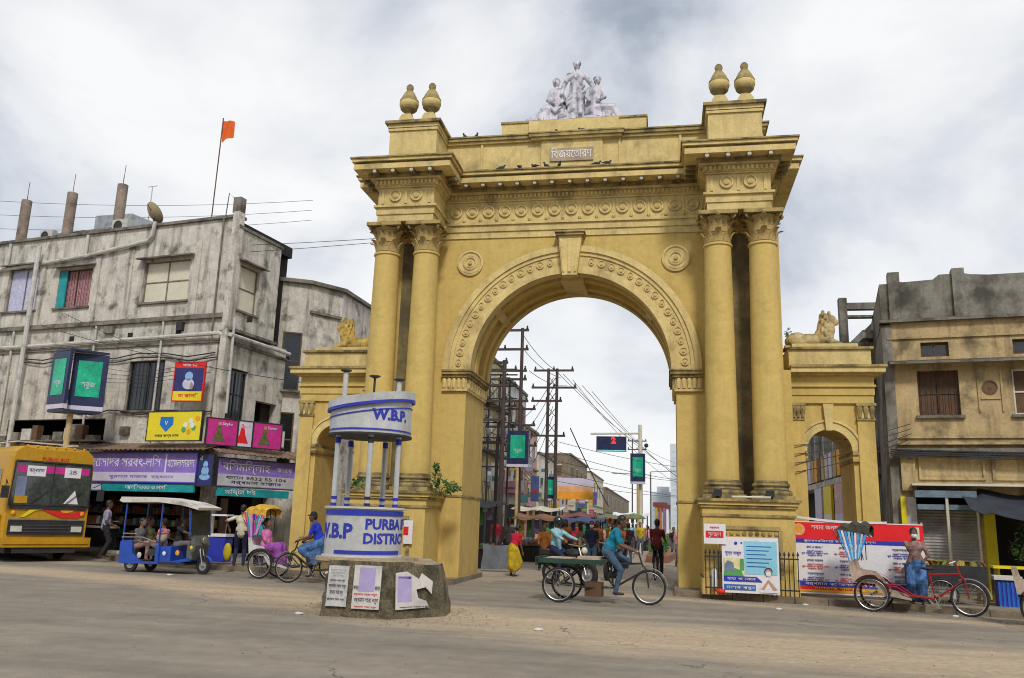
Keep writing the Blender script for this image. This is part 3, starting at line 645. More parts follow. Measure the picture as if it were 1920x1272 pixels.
MB().box(-.14, .16, -.14, .16, 11.5, 12.05).tube([(.0, -.1, 11.9), (-.3, -.2, 12.2), (-.35, -.2, 11.4)], .02, 5).build('corner_post', MT, LB)
for x in (-1.5, -4.5, -6.0, -8.7, -11.5): MB().box(x-.13, x+.13, -.045, 0, 8.0, 10.6).build('pilaster_strip', MC, LB)
window(LB, S2X(4.39), S2X(2.36), 8.55, 10.05, 0, 2, 2, MWF, MCR)
w2 = window(LB, S2X(8.4), S2X(6.8), 8.6, 10.05, 0, 2, 1, MWD, mat('pink_lattice', (.42, .20, .22), var=.5, scale=14), bars=12)
MB().box(S2X(8.4)+.02, S2X(8.4)+.38, .02, .06, 8.62, 10.03).build('shutter', MTEAL, LB)
window(LB, S2X(11.0), S2X(9.35), 8.6, 10.3, 0, 2, 1, MWF, mat('lilac_curtain', (.50, .50, .68), var=.2, scale=9))
window(LB, S2X(13.8), S2X(12.1), 8.6, 10.2, 0, 2, 2)
window(LB, S2X(4.5), S2X(2.95), 4.75, 6.47, 0, 2, 1, MIR, MGL, bars=9, hood=0)
window(LB, S2X(13.2), S2X(11.6), 4.9, 6.5, 0, 2, 2)
window(LB, .22, 1.25, 8.15, 9.75, -.16, 1, 2, MWF, MCR, T=TR); window(LB, .35, 1.35, 4.5, 6.2, 0, 2, 2, MIR, MGL, T=TR, bars=6, hood=0)
b = MB()
for k in range(9): b.box(-6.0+.02, -.3, .3+k*.001, .34, 10.2, 10.25)
def pipe(par, pts, r=.055, m=None, name='pipe'): return MB().tube(pts, r, 8).build(name, m or MPIPE, par, smooth=True)
pipe(LB, [(-18, -.12, 9.0+1.35), (-10.4, -.12, 10.28), (-6.5, -.12, 10.48), (-3.7, -.12, 10.82), (-3.55, -.12, 11.0), (-3.5, -.12, 11.5)], .07)
pipe(LB, [(-18, -.14, 7.20), (-9, -.14, 7.18), (-2.5, -.14, 7.24), (-.2, -.20, 7.25), (.30, -.1, 7.2), (.30, 3.2, 7.18)], .07)
pipe(LB, [(-8.75, -.28, 11.0), (-8.75, -.28, 10.6), (-8.75, -.28, 2.3)], .085); pipe(LB, [(-10.5, -.1, 11.3), (-10.5, -.1, 10.3)]); pipe(LB, [(-6.6, -.1, 11.3), (-6.6, -.1, 10.45)])
pipe(LB, [(-.5, -.1, 11.4), (-.5, -.1, 7.2)], .03, MT); pipe(LB, [(.32, -.02, 7.8), (.32, .02, 4.6)], .045)
# roof clutter
MB().box(-10.3, -7.0, 1.2, 3.2, 11.3, 12.1).build('roof_room', MC2, LB)
MCM = mat('grey_sheet', (.33, .35, .38), var=.15, scale=3, stain=.4)
MB().prism([(-10.2, 11.5), (-4.0, 11.5), (-4.4, 12.0), (-8.2, 13.55), (-10.2, 13.65)], 3.3, 5.2, 'y').build('stair_room', MCM, LB)
MPIL = mat('bare_column', (.26, .20, .16), var=.3, scale=3, stain=.6)
for s, top, rr in ((11.4, 13.35, .19), (9.0, 13.4, .19), (6.5, 13.45, .19)):
    b = MB().lathe([(rr, 11.3), (rr, top)], 14, (S2X(s), .55, 0)); c = b.build('roof_column', MPIL, LB, smooth=True)
    MB().tube([(S2X(s)+.05, .5, top), (S2X(s)+.12, .45, top+.75)], .012, 5).tube([(S2X(s)-.06, .6, top), (S2X(s)-.07, .6, top+.35)], .012, 5).build('rebar', MRUST, c)
def ac_unit(label, loc, rz=0, sc=1):
    t = thing('air_conditioner', label, 'air conditioner', loc, rz, None); t.scale = (sc,)*3
    MB().box(-.4, .4, 0, .3, 0, .56).build('case', mat('ac_case', (.52, .52, .48), var=.12, stain=.4), t)
    MB().ring((-.08, -.01, .28), .21, .012, 24).lathe([(.2, 0), (.2, .004)], 20, (-.08, 0, .28), axis='y').build('fan_grille', MIR, t)
    MB().box(-.42, -.36, 0, .35, -.05, -.002).box(.36, .42, 0, .35, -.05, -.002).build('bracket', MRUST, t)
    return t
def LW(x, y, z): # local point of the left building -> world
    return (-11.94+x*cos(RZ)-y*sin(RZ), 3.8+x*sin(RZ)+y*cos(RZ), z+.1)
ac_unit('white air conditioner unit at the right end of the pink fashion boards', LW(.45, 2.5, 3.75), RZ+radians(62))
ac_unit('white air conditioner hung in the dark window above the golden lion', LW(1.1, 5.3, 7.9), RZ+pi/2*.7, .9)
ac_unit('pale air conditioner standing on the roof edge between two bare columns', LW(-8.9-.4, .35, 11.46), RZ, .8)
ac_unit('boxy air conditioner on the roof parapet right of the third bare column', LW(-5.6, .3, 11.46), RZ, .9)
t = thing('satellite_dish', 'tan satellite dish on the roof edge of the grey building', 'satellite dish', LW(-3.9, .2, 11.45), RZ)
q = MB(); q.T = Matrix.Translation((0, 0, .55)) @ Matrix.Rotation(radians(-50), 4, 'X') @ Matrix.Rotation(radians(15), 4, 'Y'); q.lathe([(.001, -.14), (.15, -.125), (.3, -.06), (.42, .02)], 20, cap=False); q.lathe([(.42, .02), (.3, -.05), (.15, -.115), (.001, -.13)], 20, cap=False); q.build('dish', mat('dish_tan', (.45, .36, .22), var=.15), t, smooth=True)
MB().tube([(0, 0, 0), (0, 0, .5)], .025).build('mast', MIR, t); MB().tube([(0, -.05, .45), (0, -.38, .75)], .012).build('feed_arm', MIR, t)
t = thing('television_aerial', 'thin television aerial with one crossbar on the grey roof', 'aerial', LW(-4.35, .4, 11.4), RZ); MB().tube([(0, 0, 0), (0, 0, 1.75)], .018).build('mast', MST, t); MB().tube([(-.22, 0, 1.75), (.22, 0, 1.75)], .012).build('crossbar', MST, t)
t = thing('flagpole', 'tall thin pole with an orange pennant on the grey roof', 'flag', LW(-1.75, .7, 11.35), RZ)
MB().tube([(0, 0, 0), (.04, 0, 4.3)], .022, 8).build('pole', MRUST, t)
MB().sheet(lambda u, v: (.04+.52*u, .05*sin(u*7+v), 4.2-.10*u-(.85-.22*u)*v), 10, 6).build('pennant', mat('orange_cloth', (.75, .13, .02), var=.15, rough=.9), t, smooth=True)
# second and third grey houses behind the left side gate
def block(name, label, pts, h, M, windows=(), top=None, z0=.0):
    t = thing(name, label, 'building')
    b = MB()
    n = len(pts); vs = [(x, y, z0) for x, y in pts]+[(x, y, h) for x, y in pts]
    fs = [tuple(range(n, 2*n))]+[(i, (i+1) % n, n+(i+1) % n, n+i) for i in range(n)]
    b.add(vs, fs).build('wall', M, t)
    b = MB(); c = Vector((sum(p[0] for p in pts)/n, sum(p[1] for p in pts)/n))
    o_ = [c+(Vector(p)-c)*(1+.18/(Vector(p)-c).length) for p in pts]
    b.prism([(p.x, p.y) for p in o_], h, h+.14, 'z').build('roof_slab', top or MT, t)
    return t
B2 = block('grey_house', 'weathered grey house with curved street front above the golden lion', [(-11.75, 7.0), (-10.75, 7.55), (-9.95, 8.75), (-9.7, 12.5), (-13, 13), (-14, 8)], 10.1, MC)
def face_T(p, q): # frame of a wall face from p to q (outward = right-hand side of p->q), local y=0 on the face
    d = Vector((q[0]-p[0], q[1]-p[1])); return Matrix.Translation((p[0], p[1], 0)) @ Matrix.Rotation(atan2(d.y, d.x), 4, 'Z') @ Matrix.Translation((0, -.13, 0))
T1 = face_T((-11.75, 7.0), (-10.75, 7.55)); window(B2, .25, .95, 6.0, 8.2, 0, 1, 2, MWD, MGL, T=T1, hood=0)
T2 = face_T((-9.95, 8.75), (-9.7, 12.5)); window(B2, .6, 1.5, 7.2, 8.3, 0, 2, 1, MTEAL, MGL, T=T2); MB().box(-10.6, -10.3, 8.0, 8.1, 9.2, 9.2)
T3 = face_T((-10.75, 7.55), (-9.95, 8.75)); 
for z in (6.0, 9.0):
    q = MB(); q.T = T3; q.box(0, 1.4, .04, .13, z, z+.1); q.build('string_course', MT, B2)
window(B2, .2, .9, 3.2, 5.2, 0, 1, 2, MWD, MGL, T=T1, hood=0)
B3 = block('shop_house', 'dark shop house wedged behind the left side gate, mostly hidden', [(-9.6, 13), (-8.6, 13.2), (-6.6, 16.6), (-9, 17), (-12, 15)], 6.8, MC2)
window(B3, .3, 1.5, 3.6, 5.2, 0, 2, 1, MWD, MGL, T=face_T((-8.6, 13.2), (-6.6, 16.6)))
# unseen houses added behind the camera to block low sky and deepen shade
for i, (x, w_, h, c_) in enumerate(((-34, 16, 11, 0), (-17, 15, 13, 1), (-1, 14, 12, 0), (14, 15, 13, 1), (30, 15, 10, 0))):
    H_ = block('junction_house', ['wide grey house across the junction at the far left end', 'tall buff house across the junction, second from the left', 'grey house across the junction facing the great gate', 'tall buff house across the junction facing the hoarding', 'low grey house across the junction at the right end'][i], [(x, -44), (x+w_, -44), (x+w_, -34), (x, -34)], h, MC2 if c_ == 0 else MRY)
    T_h = face_T((x+w_, -34), (x, -34))
    for f in range(1, 3):
        for k in range(4): window(H_, 1.2+k*3.4, 2.6+k*3.4, f*3.6+1, f*3.6+2.6, 0, 2, 2, MWD, MGL, T=T_h)
MB().box(-9.4, -4.6, -.35, -.02, 3.68, 3.74).build('balcony_slab', MT, LB)
for i in range(9): MB().box(-9.2+.5*i, -8.95+.5*i+.1*(i % 3), -.3, -.05, 3.742, 3.9+.12*(i % 4)).build('stored_bundle', (MT, MC2, MPIPE, MWD)[i % 4], LB)
# meter boxes, bundled cables and ducts on the grey facade
for i, (x, z, w_, h) in enumerate(((-2.0, 7.45, .25, .3), (-5.2, 7.5, .4, .25), (-1.2, 5.4, .3, .45), (-7.0, 5.2, .5, .35), (-6.1, 3.9, .5, .4), (-3.9, 3.9, .35, .3))): MB().box(x, x+w_, -.14, -.002, z, z+h).build('meter_box', (MIR, MT, MC2)[i % 3], LB)
for i, (x0, x1, z0, z1) in enumerate(((-9, -.3, 6.75, 6.6), (-9, -.2, 6.62, 6.45), (-6, -.2, 4.72, 4.65), (-12, -2, 3.65, 3.6))): MB().tube([(lerp(x0, x1, k/8), -.06-.05*(k % 2), lerp(z0, z1, k/8)-.10*sin(k*2.)) for k in range(9)], .022, 5).build('cable_run', MIR, LB)
for x in (-2.6, -5.6, -9.6): MB().tube([(x, -.09, 7.8), (x, -.09, 3.6)], .04, 6).build('pipe', MPIPE, LB)
for x, z in ((-6.9, 7.3), (-2.1, 7.35), (-4.2, 7.3), (.8, 7.6)): MB().box(x, x+.22, -.012, -.001, z, z+.2).build('vent_hole', MDK, LB)
# ---------------------------------------------------------------- shops and signs of the left building
MPU = mat('purple_board', (.26, .17, .55), var=.22, scale=1.3, rough=.5, bump=0); MWH = mat('white_print', (.78, .76, .80), var=.06, rough=.5, bump=0); MLIL = mat('lilac_print', (.62, .58, .72), var=.08, bump=0)
MYE = mat('yellow_board', (.80, .66, .02), var=.06, rough=.5, bump=0); MPK = mat('magenta_board', (.55, .03, .26), var=.2, rough=.5, bump=0); MNV = mat('navy_board', (.03, .035, .16), var=.2, rough=.5, bump=0)
MRD = mat('red_print', (.72, .02, .02), var=.08, rough=.5, bump=0); MBL = mat('royal_blue', (.03, .045, .42), var=.1, rough=.5, bump=0); MGN = mat('screen_green', (.01, .30, .17), var=.3, scale=1.5, rough=.35, bump=0, emis=.25)
MBK = mat('black_print', (.03, .03, .04), bump=0); MCY = mat('sky_print', (.28, .62, .78), var=.08, bump=0, rough=.5); MSK = mat('skin_print', (.50, .30, .20), bump=0); MGR = mat('leaf_print', (.10, .35, .10), bump=0); MOR = mat('orange_print', (.80, .35, .03), var=.15, bump=0)
MTB = mat('teal_board', (.01, .30, .33), var=.35, scale=2, bump=0)
def board(label, x0, x1, z0, z1, M, loc, rz, cat='sign', name='shop_sign', d=.08, frame=None, group=None):
    t = thing(name, label, cat, loc, rz, group); MB().box(x0, x1, 0, d, z0, z1).build('panel', M, t)
    if frame:
        MB().box(x0-.03, x1+.03, -.015, d+.01, z1, z1+.03).box(x0-.03, x1+.03, -.015, d+.01, z0-.03, z0).box(x0-.03, x0, -.015, d+.01, z0, z1).box(x1, x1+.03, -.015, d+.01, z0, z1).build('frame', frame, t)
    return t
def flat(par, x0, x1, z0, z1, M, y=-.004, name='print'): return MB().box(x0, x1, y, y+.003, z0, z1).build(name, M, par)
o = LW(0, -1.0, -.1)
s1 = board('long purple shop board with white Bengali lettering above the blue rickshaw', -4.1, .25, 2.42, 3.32, MPU, o, RZ, frame=MBL)
flat(s1, -4.08, .23, 2.44, 2.72, MLIL); flat(s1, -.98, -.93, 2.72, 3.3, MWH)
text('\u09a6\u09c7\u09be\u09b8\u09be\u09a6\u09b0 \u09b8\u09b0\u09ac\u09ce-\u09b2\u09bf\u09b8', .40, MWH, s1, (-2.6, -.006, 3.02), width=2.9); text('\u09b9\u09c7\u09be\u09ae\u09b2\u09b8\u09be\u09b0\u09a6\u09be', .34, MWH, s1, (-.36, -.006, 3.0), width=1.05)
text('\u09aa\u09c1\u09b0\u09be\u09a4\u09a8 \u09ac\u09be\u099c\u09be\u09b0  \u09ac\u09b0\u09cd\u09a7\u09ae\u09be\u09a8', .13, MPU, s1, (-1.9, -.008, 2.58), width=2.6)
s2 = board('teal strip sign with small white lettering hanging under the long purple board', -4.0, .2, 2.12, 2.36, MTB, LW(0, -.97, -.1), RZ)
text('\u0986\u09a6\u09bf \u09b8\u09b0\u09ac\u09a4 \u0993 \u09b2\u09b8\u09bf', .17, MWH, s2, (-1.7, -.006, 2.24), width=1.7); flat(s2, -3.95, -3.5, 2.15, 2.33, MLIL)
T = MB(); T.sheet(lambda u, v: (lerp(-5.2, .75, u), lerp(-1.25, .0, v), 3.42+.32*v+.012*sin(u*190)), 240, 3); T.sheet(lambda u, v: (lerp(-5.2, .75, u), lerp(-1.25, .0, v), 3.40+.32*v+.012*sin(u*190)), 240, 3)
tag(T.build('tin_awning', mat('rusty_tin', (.20, .13, .09), var=.4, scale=2, stain=.5, rough=.7), None, loc=LW(0, 0, -.1), rz=RZ), 'rusty corrugated tin awning running above the long purple board', 'awning')
so = LW(.9, -1.0, -.1); ra = radians(60)
s3 = board('small navy panel with a seated deity in blue and white at the shop corner', .0, .55, 2.35, 3.28, MNV, LW(.30, -.98, -.1), RZ, frame=MIR)
MBP = mat('pale_blue_print', (.25, .45, .75), bump=0)
for (cx, cz, rx, rz_) in ((.28, 2.98, .09, .11), (.28, 2.78, .14, .15), (.28, 2.6, .2, .1)):
    MB().lathe([(1, 0), (1, .004)], 16, axis='y').build('figure_print', MBP, s3, loc=(cx, -.004, cz)).scale = (rx, 1, rz_)
text('\u0993\u0981', .16, MWH, s3, (.1, -.008, 3.15))
s4 = board('shorter purple and white board on the street side of the corner shop', 0, 2.9, 2.35, 3.2, MPU, LW(.95, -.85, -.1), ra, frame=MIR)
flat(s4, .02, 2.88, 2.37, 2.72, mat('grey_print', (.50, .50, .55), bump=0)); text('\u09ac\u09bf\u09b8\u09ae\u09bf\u09b2\u09cd\u09b2\u09be\u09b9', .36, MWH, s4, (1.0, -.006, 2.95), width=1.7); text('\u0995\u09be\u09b0\u09ac', .2, MWH, s4, (2.4, -.006, 2.95), width=.6)
text('\u09ab\u09c7\u09be\u09a8 9832 55 104\n\u09ac\u09b0\u09cd\u09a7\u09ae\u09be\u09a8 \u09ac\u09be\u099c\u09be\u09b0', .14, MBK, s4, (1.4, -.008, 2.55), width=2.2)
s5 = board('teal strip sign under the shorter purple board', 0, 2.6, 2.05, 2.29, MTB, LW(.97, -.80, -.1), ra); text('\u09ae\u09bf\u09b7\u09cd\u099f\u09bf \u09a6\u0987', .17, MWH, s5, (.8, -.006, 2.17), width=1.1)
T = MB(); T.sheet(lambda u, v: (lerp(-.15, 3.2, u), lerp(-.3, .7, v), 3.34+.3*v+.012*sin(u*110)), 130, 3); T.sheet(lambda u, v: (lerp(-.15, 3.2, u), lerp(-.3, .7, v), 3.32+.3*v+.012*sin(u*110)), 130, 3)
tag(T.build('tin_awning', MATS['rusty_tin'], None, loc=LW(.95, -.85, -.1), rz=ra), 'rusty tin awning above the shorter purple board on the street side', 'awning')
s6 = board('yellow advertising board with a blue shield above the rusty awning', -1.75, .35, 3.72, 4.62, MYE, LW(0, -1.12, -.1), RZ, frame=MIR)
MB().prism([(-1.25, 4.46), (-.75, 4.46), (-.73, 4.22), (-1.0, 3.98), (-1.27, 4.22)], -.008, -.001, 'y').build('shield_print', mat('shield_blue', (.02, .16, .50), bump=0), s6)
text('V', .2, MWH, s6, (-1.0, -.012, 4.25)); text('\u09b8\u09ac\u09be\u09b0 \u099c\u09a8\u09cd\u09af \u09ad\u09be\u09b2', .12, MBK, s6, (-.95, -.006, 3.86), width=.95)
for i, (x, z, mm) in enumerate(((-.25, 4.2, MWH), (-.05, 4.32, MWH), (.08, 4.1, MGR), (-.1, 3.98, MOR), (.2, 4.4, MOR), (.02, 4.18, MWH), (-.3, 4.05, MGR))): MB().lathe([(.085, 0), (.085, .003)], 12, (x, -.002-i*.001, z), axis='y').build('produce_print', mm, s6)
s6b = board('small pale green poster board left of the yellow board', -2.2, -1.8, 3.7, 4.4, mat('pale_poster', (.50, .50, .42), var=.4, scale=8, bump=0), LW(0, -1.1, -.1), RZ)
tp = LW(.45, -1.1, -.1)
for i in range(3):
    lab = ('magenta fashion board with a dancing figure, nearest the yellow board', 'narrow white panel between the two magenta boards', 'magenta fashion board beside the white air conditioner')[i]
    x0, x1 = ((0, .95), (1.0, 1.45), (1.5, 2.45))[i]
    k = board(lab, x0, x1, 3.62, 4.42, MPK if i != 1 else MLIL, LW(.55, -1.05, -.1), radians(50), frame=MIR)
    mm = MSK if i != 1 else MRD; cx = (x0+x1)/2-.1
    MB().prism([(cx-.05, 4.2), (cx+.07, 4.2), (cx+.1, 4.0), (cx+.22, 3.72), (cx-.2, 3.72), (cx-.08, 4.0)], -.006, -.001, 'y').build('dress_print', mat('dress_print', (.12, .12, .05), var=.5, scale=12, bump=0) if i != 1 else MRD, k); MB().lathe([(.055, 0), (.055, .004)], 12, (cx+.01, -.002, 4.27), axis='y').build('face_print', mm, k)
    text(('Style', 'SALE', 'Saree')[i], .14, MWH, k, (cx+.25 if i != 1 else cx+.1, -.008, 4.28), width=.32)
s7 = board('tilted red, navy and yellow temple poster sign high on the grey wall', -.5, .5, -.62, .62, MNV, LW(-.65, -.75, 5.55), RZ+radians(12), frame=MRD)
flat(s7, -.5, .5, -.62, -.32, MYE); flat(s7, -.5, .5, .44, .62, MRD)
for (cx, cz, rx, rz_, mm) in ((0, .17, .14, .15, MBP), (0, -.08, .2, .18, MLIL), (.12, -.14, .06, .12, MOR)): MB().lathe([(1, 0), (1, .004)], 16, axis='y').build('figure_print', mm, s7, loc=(cx, -.006, cz)).scale = (rx, 1, rz_)
text('\u09ae\u09be \u0995\u09be\u09b2\u09bf', .16, MRD, s7, (0, -.01, -.47), width=.7); text('\u099c\u09df \u09ae\u09be', .12, MWH, s7, (0, -.01, .53), width=.5)
s8 = board('dark teal hoarding with white lines at the left edge above the bus', -14.4, -9.9, 4.35, 5.75, mat('dark_teal_board', (.01, .12, .14), var=.2, bump=0), LW(0, -1.0, -.1), RZ, frame=MIR)
for k in range(5): flat(s8, -11.4, -10.2-.1*(k % 2), 5.3-.2*k, 5.38-.2*k, MBP)
# shop interiors: shelves with packets
def shelf(label, loc, rz, w=1.6, rows=4):
    t = thing('shop_shelf', label, 'shelf', loc, rz)
    b = MB().box(-w/2, -w/2+.04, 0, .35, 0, 1.9).box(w/2-.04, w/2, 0, .35, 0, 1.9)
    for i in range(rows+1): b.box(-w/2+.04, w/2-.04, 0, .35, .12+i*.4, .15+i*.4)
    b.build('rack', MWD, t)
    cols = [mat('packet_'+n_, c_, var=.3, scale=12) for n_, c_ in (('a', (.30, .29, .27)), ('b', (.34, .26, .06)), ('c', (.22, .03, .03)), ('d', (.04, .12, .13)), ('e', (.28, .14, .05)), ('f', (.12, .10, .08)), ('g', (.05, .10, .04)), ('h', (.04, .05, .12)))]
    for i in range(rows):
        x = -w/2+.08
        while x < w/2-.12:
            ww = rnd.uniform(.08, .15); hh = rnd.uniform(.15, .3); MB().box(x, x+ww, .02, .2, .152+i*.4, .152+i*.4+hh).build('packet', rnd.choice(cols), t); x += ww+.03
for i, x in enumerate((-9.2, -7.4, -5.6, -3.9, -2.2, -.9)):
    shelf(['packed grocery shelf behind the yellow bus', 'grocery shelf right of the bus front', 'shelf of jars behind the back seat of the blue rickshaw', 'shelf of goods behind the pink-shirted passenger', 'shelf of goods behind the blue rickshaw driver', 'shelf of goods at the shop corner'][i], LW(x, .75, 0), RZ)
for i, x in enumerate((-6.6, -4.6)):
    t = thing('shop_counter', ('low white glass counter left in the grocery shop', 'low glass counter behind the blue rickshaw')[i], 'counter', LW(x, -.15, .02), RZ); MB().box(-.7, .7, 0, .5, 0, .8).build('body', MGL, t); MB().box(-.74, .74, -.04, .54, .8, .86).build('top', MCR, t)
# ================================================================ right building
RO = (8.1, .9, .12)
RB = thing('buff_building', 'stained buff two-storey building with dark parapet beside the right side gate', 'building', RO, RZ)
def RWp(x, y, z): return (8.1+x*cos(RZ)-y*sin(RZ), .9+x*sin(RZ)+y*cos(RZ), z+.12)
hs = [(.66, 1.29, 5.75, 6.12), (2.68, 3.3, 5.75, 6.12), (.53, 1.45, 4.28, 5.4), (2.6, 3.5, 4.28, 5.4), (.30, 1.68, .05, 2.45), (1.95, 5.5, .05, 2.3), (4.6, 5.5, 4.28, 5.4)]
b = MB(); wall_holes(b, 0, 9, 0, 6.65, 0, .25, hs); b.build('front_wall', MRY, RB)
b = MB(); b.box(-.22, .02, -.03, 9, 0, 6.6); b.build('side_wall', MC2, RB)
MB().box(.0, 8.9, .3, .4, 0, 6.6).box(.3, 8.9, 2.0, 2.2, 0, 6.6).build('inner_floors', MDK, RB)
wl = MB()
MB().prism([(0, 6.72), (9, 6.72), (9, 7.75), (2.3, 7.78), (1.9, 7.82), (1.75, 7.86), (1.2, 7.86), (1.05, 7.74), (.35, 7.72), (.1, 7.78), (0, 7.78)], .0, .22, 'y').box(-.2, 0, 0, 5, 6.72, 7.7).build('parapet', MC2, RB)
for x in (0.02, 1.5, 4.2, 5.9): MB().box(x-.02, x+.26, -.08, .27, 6.74, 7.98 if x < 3 else 8.4).build('parapet_post', MC2, RB)
MB().box(-.25, 9, -.14, .26, 6.65, 6.72).build('cornice', MT, RB); MB().box(-.1, 9, -.05, .0, 6.22, 6.27).build('string_course', MRY, RB)
MB().prism([(-.42, 5.52), (0, 5.60), (0, 5.68), (-.42, 5.58)], -.1, 9, 'x').build('canopy_slab', MT, RB)
window(RB, .66, 1.29, 5.75, 6.12, 0, 2, 1, MWD, MGL, hood=0, sill=False); window(RB, 2.68, 3.3, 5.75, 6.12, 0, 2, 1, MWD, MGL, hood=0, sill=False)
window(RB, .53, 1.45, 4.28, 5.4, 0, 2, 2, MWD, MWD, hood=0, bars=7); window(RB, 2.6, 3.5, 4.28, 5.4, 0, 2, 2, MCR, MWD, hood=0); window(RB, 4.6, 5.5, 4.28, 5.4, 0, 2, 2, MWD, MWD, hood=0)
b = MB().box(1.84, 1.88, -.035, 0, 4.35, 5.4).box(2.34, 2.38, -.035, 0, 4.35, 5.4).box(1.9, 2.32, -.03, 0, 4.66, 4.70); b.build('niche_frame', MRY, RB)
q = MB().lathe([(.17, 0), (.17, .03), (.14, .03), (.13, .012), (.05, .012), (.04, .03), (.001, .03)], 20, (2.11, 0, 4.95), axis='y'); q.build('round_emblem', mat('emblem_brown', (.16, .09, .05), var=.3), RB)
MB().box(-.02, 9, -.05, 0, 3.72, 3.78).box(-.02, 9, -.12, 0, 3.56, 3.62).build('string_course', MRY, RB)
MB().box(-.05, 9, -.22, 0, 3.34, 3.46).build('ledge', MT, RB)
for x0, x1 in ((.42, 1.85), (2.0, 3.4), (3.55, 5.0)): MB().box(x0, x1, -.05, 0, 2.72, 2.78).box(x0, x1, -.05, 0, 3.2, 3.26).box(x0, x0+.05, -.05, 0, 2.78, 3.2).box(x1-.05, x1, -.05, 0, 2.78, 3.2).build('panel_frame', MRY, RB)
MB().box(.02, .34, -.12, 0, 2.45, 3.30).build('pilaster', MRY, RB)
MSH = mat('grey_roller_shutter', (.44, .42, .40), var=.2, scale=2, stain=.4)
b = MB(); b.sheet(lambda u, v: (lerp(.30, 1.68, u), .12+.012*sin(v*170), lerp(.05, 2.0, v)), 1, 110); b.build('roller_shutter', MSH, RB)
MB().box(.08, .30, -.14, .02, .0, 2.3).build('door_pier', mat('whitewash', (.6, .56, .54), stain=.3), RB); MB().box(-.04, .075, -.16, .02, .0, 2.3).build('door_pier', MYE, RB)
MB().box(1.72, 1.95, -.15, .02, .0, 2.2).build('door_pier', MATS['yellow_board'], RB)
MBG = mat('blue_grey_tin', (.16, .22, .28), var=.25, stain=.3)
t = thing('shop_canopy', 'blue-grey metal canopy over the grey roller shutter', 'awning', RWp(0, 0, 0), RZ); MB().box(.25, 1.55, -.55, -.02, 2.28, 2.44).box(.3, 1.5, -.45, -.05, 2.0, 2.12).build('canopy', MBG, t); MB().box(.2, 6, -.62, -.0, 2.55, 2.60).build('rail', MCR, t)
MB().tube([(.92, -.5, -.12), (.92, -.5, 2.3)], .035).tube([(1.55, -.5, -.12), (1.55, -.5, 2.3)], .03).build('post', MCR, t)
MTAR = mat('dark_tarpaulin', (.035, .04, .055), var=.25, rough=.7)
b = MB(); F = lambda u, v: (lerp(1.25, 5.5, u), -.1-1.5*v, 2.5-.55*v*(1-.25*cos(u*9))-.10*sin(u*pi)*(1+v)+.05*sin(u*17+v*3)-(.1 if u < .1 else 0)); b.sheet(F, 30, 8); b.sheet(lambda u, v: tuple(np.array(F(u, v))-(0, 0, .012)), 30, 8)
tag(b.build('tarpaulin', MTAR, None, smooth=True, loc=RWp(0, 0, 0), rz=RZ), 'dark sagging tarpaulin awning right of the roller shutter', 'awning')
# open concrete frame and low house between side gate and buff building
t = thing('roof_frame', 'open concrete roof frame behind the buff lion', 'building', (7.55, 4.2, 0)); MB().box(0, .22, 0, .25, 0, 8.35).box(1.15, 1.37, 0, .25, 0, 8.3).build('post', MC2, t); MB().box(.22, 1.15, .02, .23, 8.0, 8.2).box(.22, 1.15, .02, .23, 7.75, 7.82).build('beam', MC2, t); MB().box(.22, 1.15, .02, 3, 5.9, 7.0).build('wall', MC2, t)
# ---------------------------------------------------------------- market house seen through the right side gate
MH = thing('market_house', 'market house with open balcony seen through the right side gate', 'building', (8.35, 4.6, 0))
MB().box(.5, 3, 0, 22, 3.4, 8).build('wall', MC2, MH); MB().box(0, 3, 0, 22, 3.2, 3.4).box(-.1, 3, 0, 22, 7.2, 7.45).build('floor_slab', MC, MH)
for k in range(12): MB().box(0, .14, .3+k*1.9, .44+k*1.9, 3.4, 7.2).build('post', MPIPE, MH)
rail = [MOR, MRY, MLIL, MC, MRY, MWD]
for k in range(28): MB().box(-.03, .0, .1+k*.78, .7+k*.78, 3.45, 4.35).build('railing_panel', rail[k % 6], MH)
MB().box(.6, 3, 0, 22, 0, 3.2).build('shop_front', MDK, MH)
for i, (y, mm, lab, tx) in enumerate(((7.6, mat('pale_red_print', (.62, .40, .42), bump=0), 'pale pink sign under the balcony inside the right side gate', 'MEDICAL'), (5.7, mat('mid_blue_print', (.15, .2, .5), bump=0), 'blue and pink sign under the balcony inside the right side gate', 'OPTICAL'), (9.6, MYE, 'yellow sign farther back inside the right side gate', 'SWEETS'), (11.4, MLIL, 'pale hanging sign farthest back inside the right side gate', 'BANK'))):
    k = thing('shop_sign', lab, 'sign', (7.85, y-.2, 0)); MB().box(0, .08, -.7, .7, 1.7, 3.05).build('panel', mm, k); MB().box(-.004, 0, -.7, .7, 1.7, 2.1).build('print', MLIL if i != 2 else MWH, k)
    if i < 2: text(tx, .26, MWH, k, (-.006, 0, 2.6), right=(0, -1, 0), width=1.0)
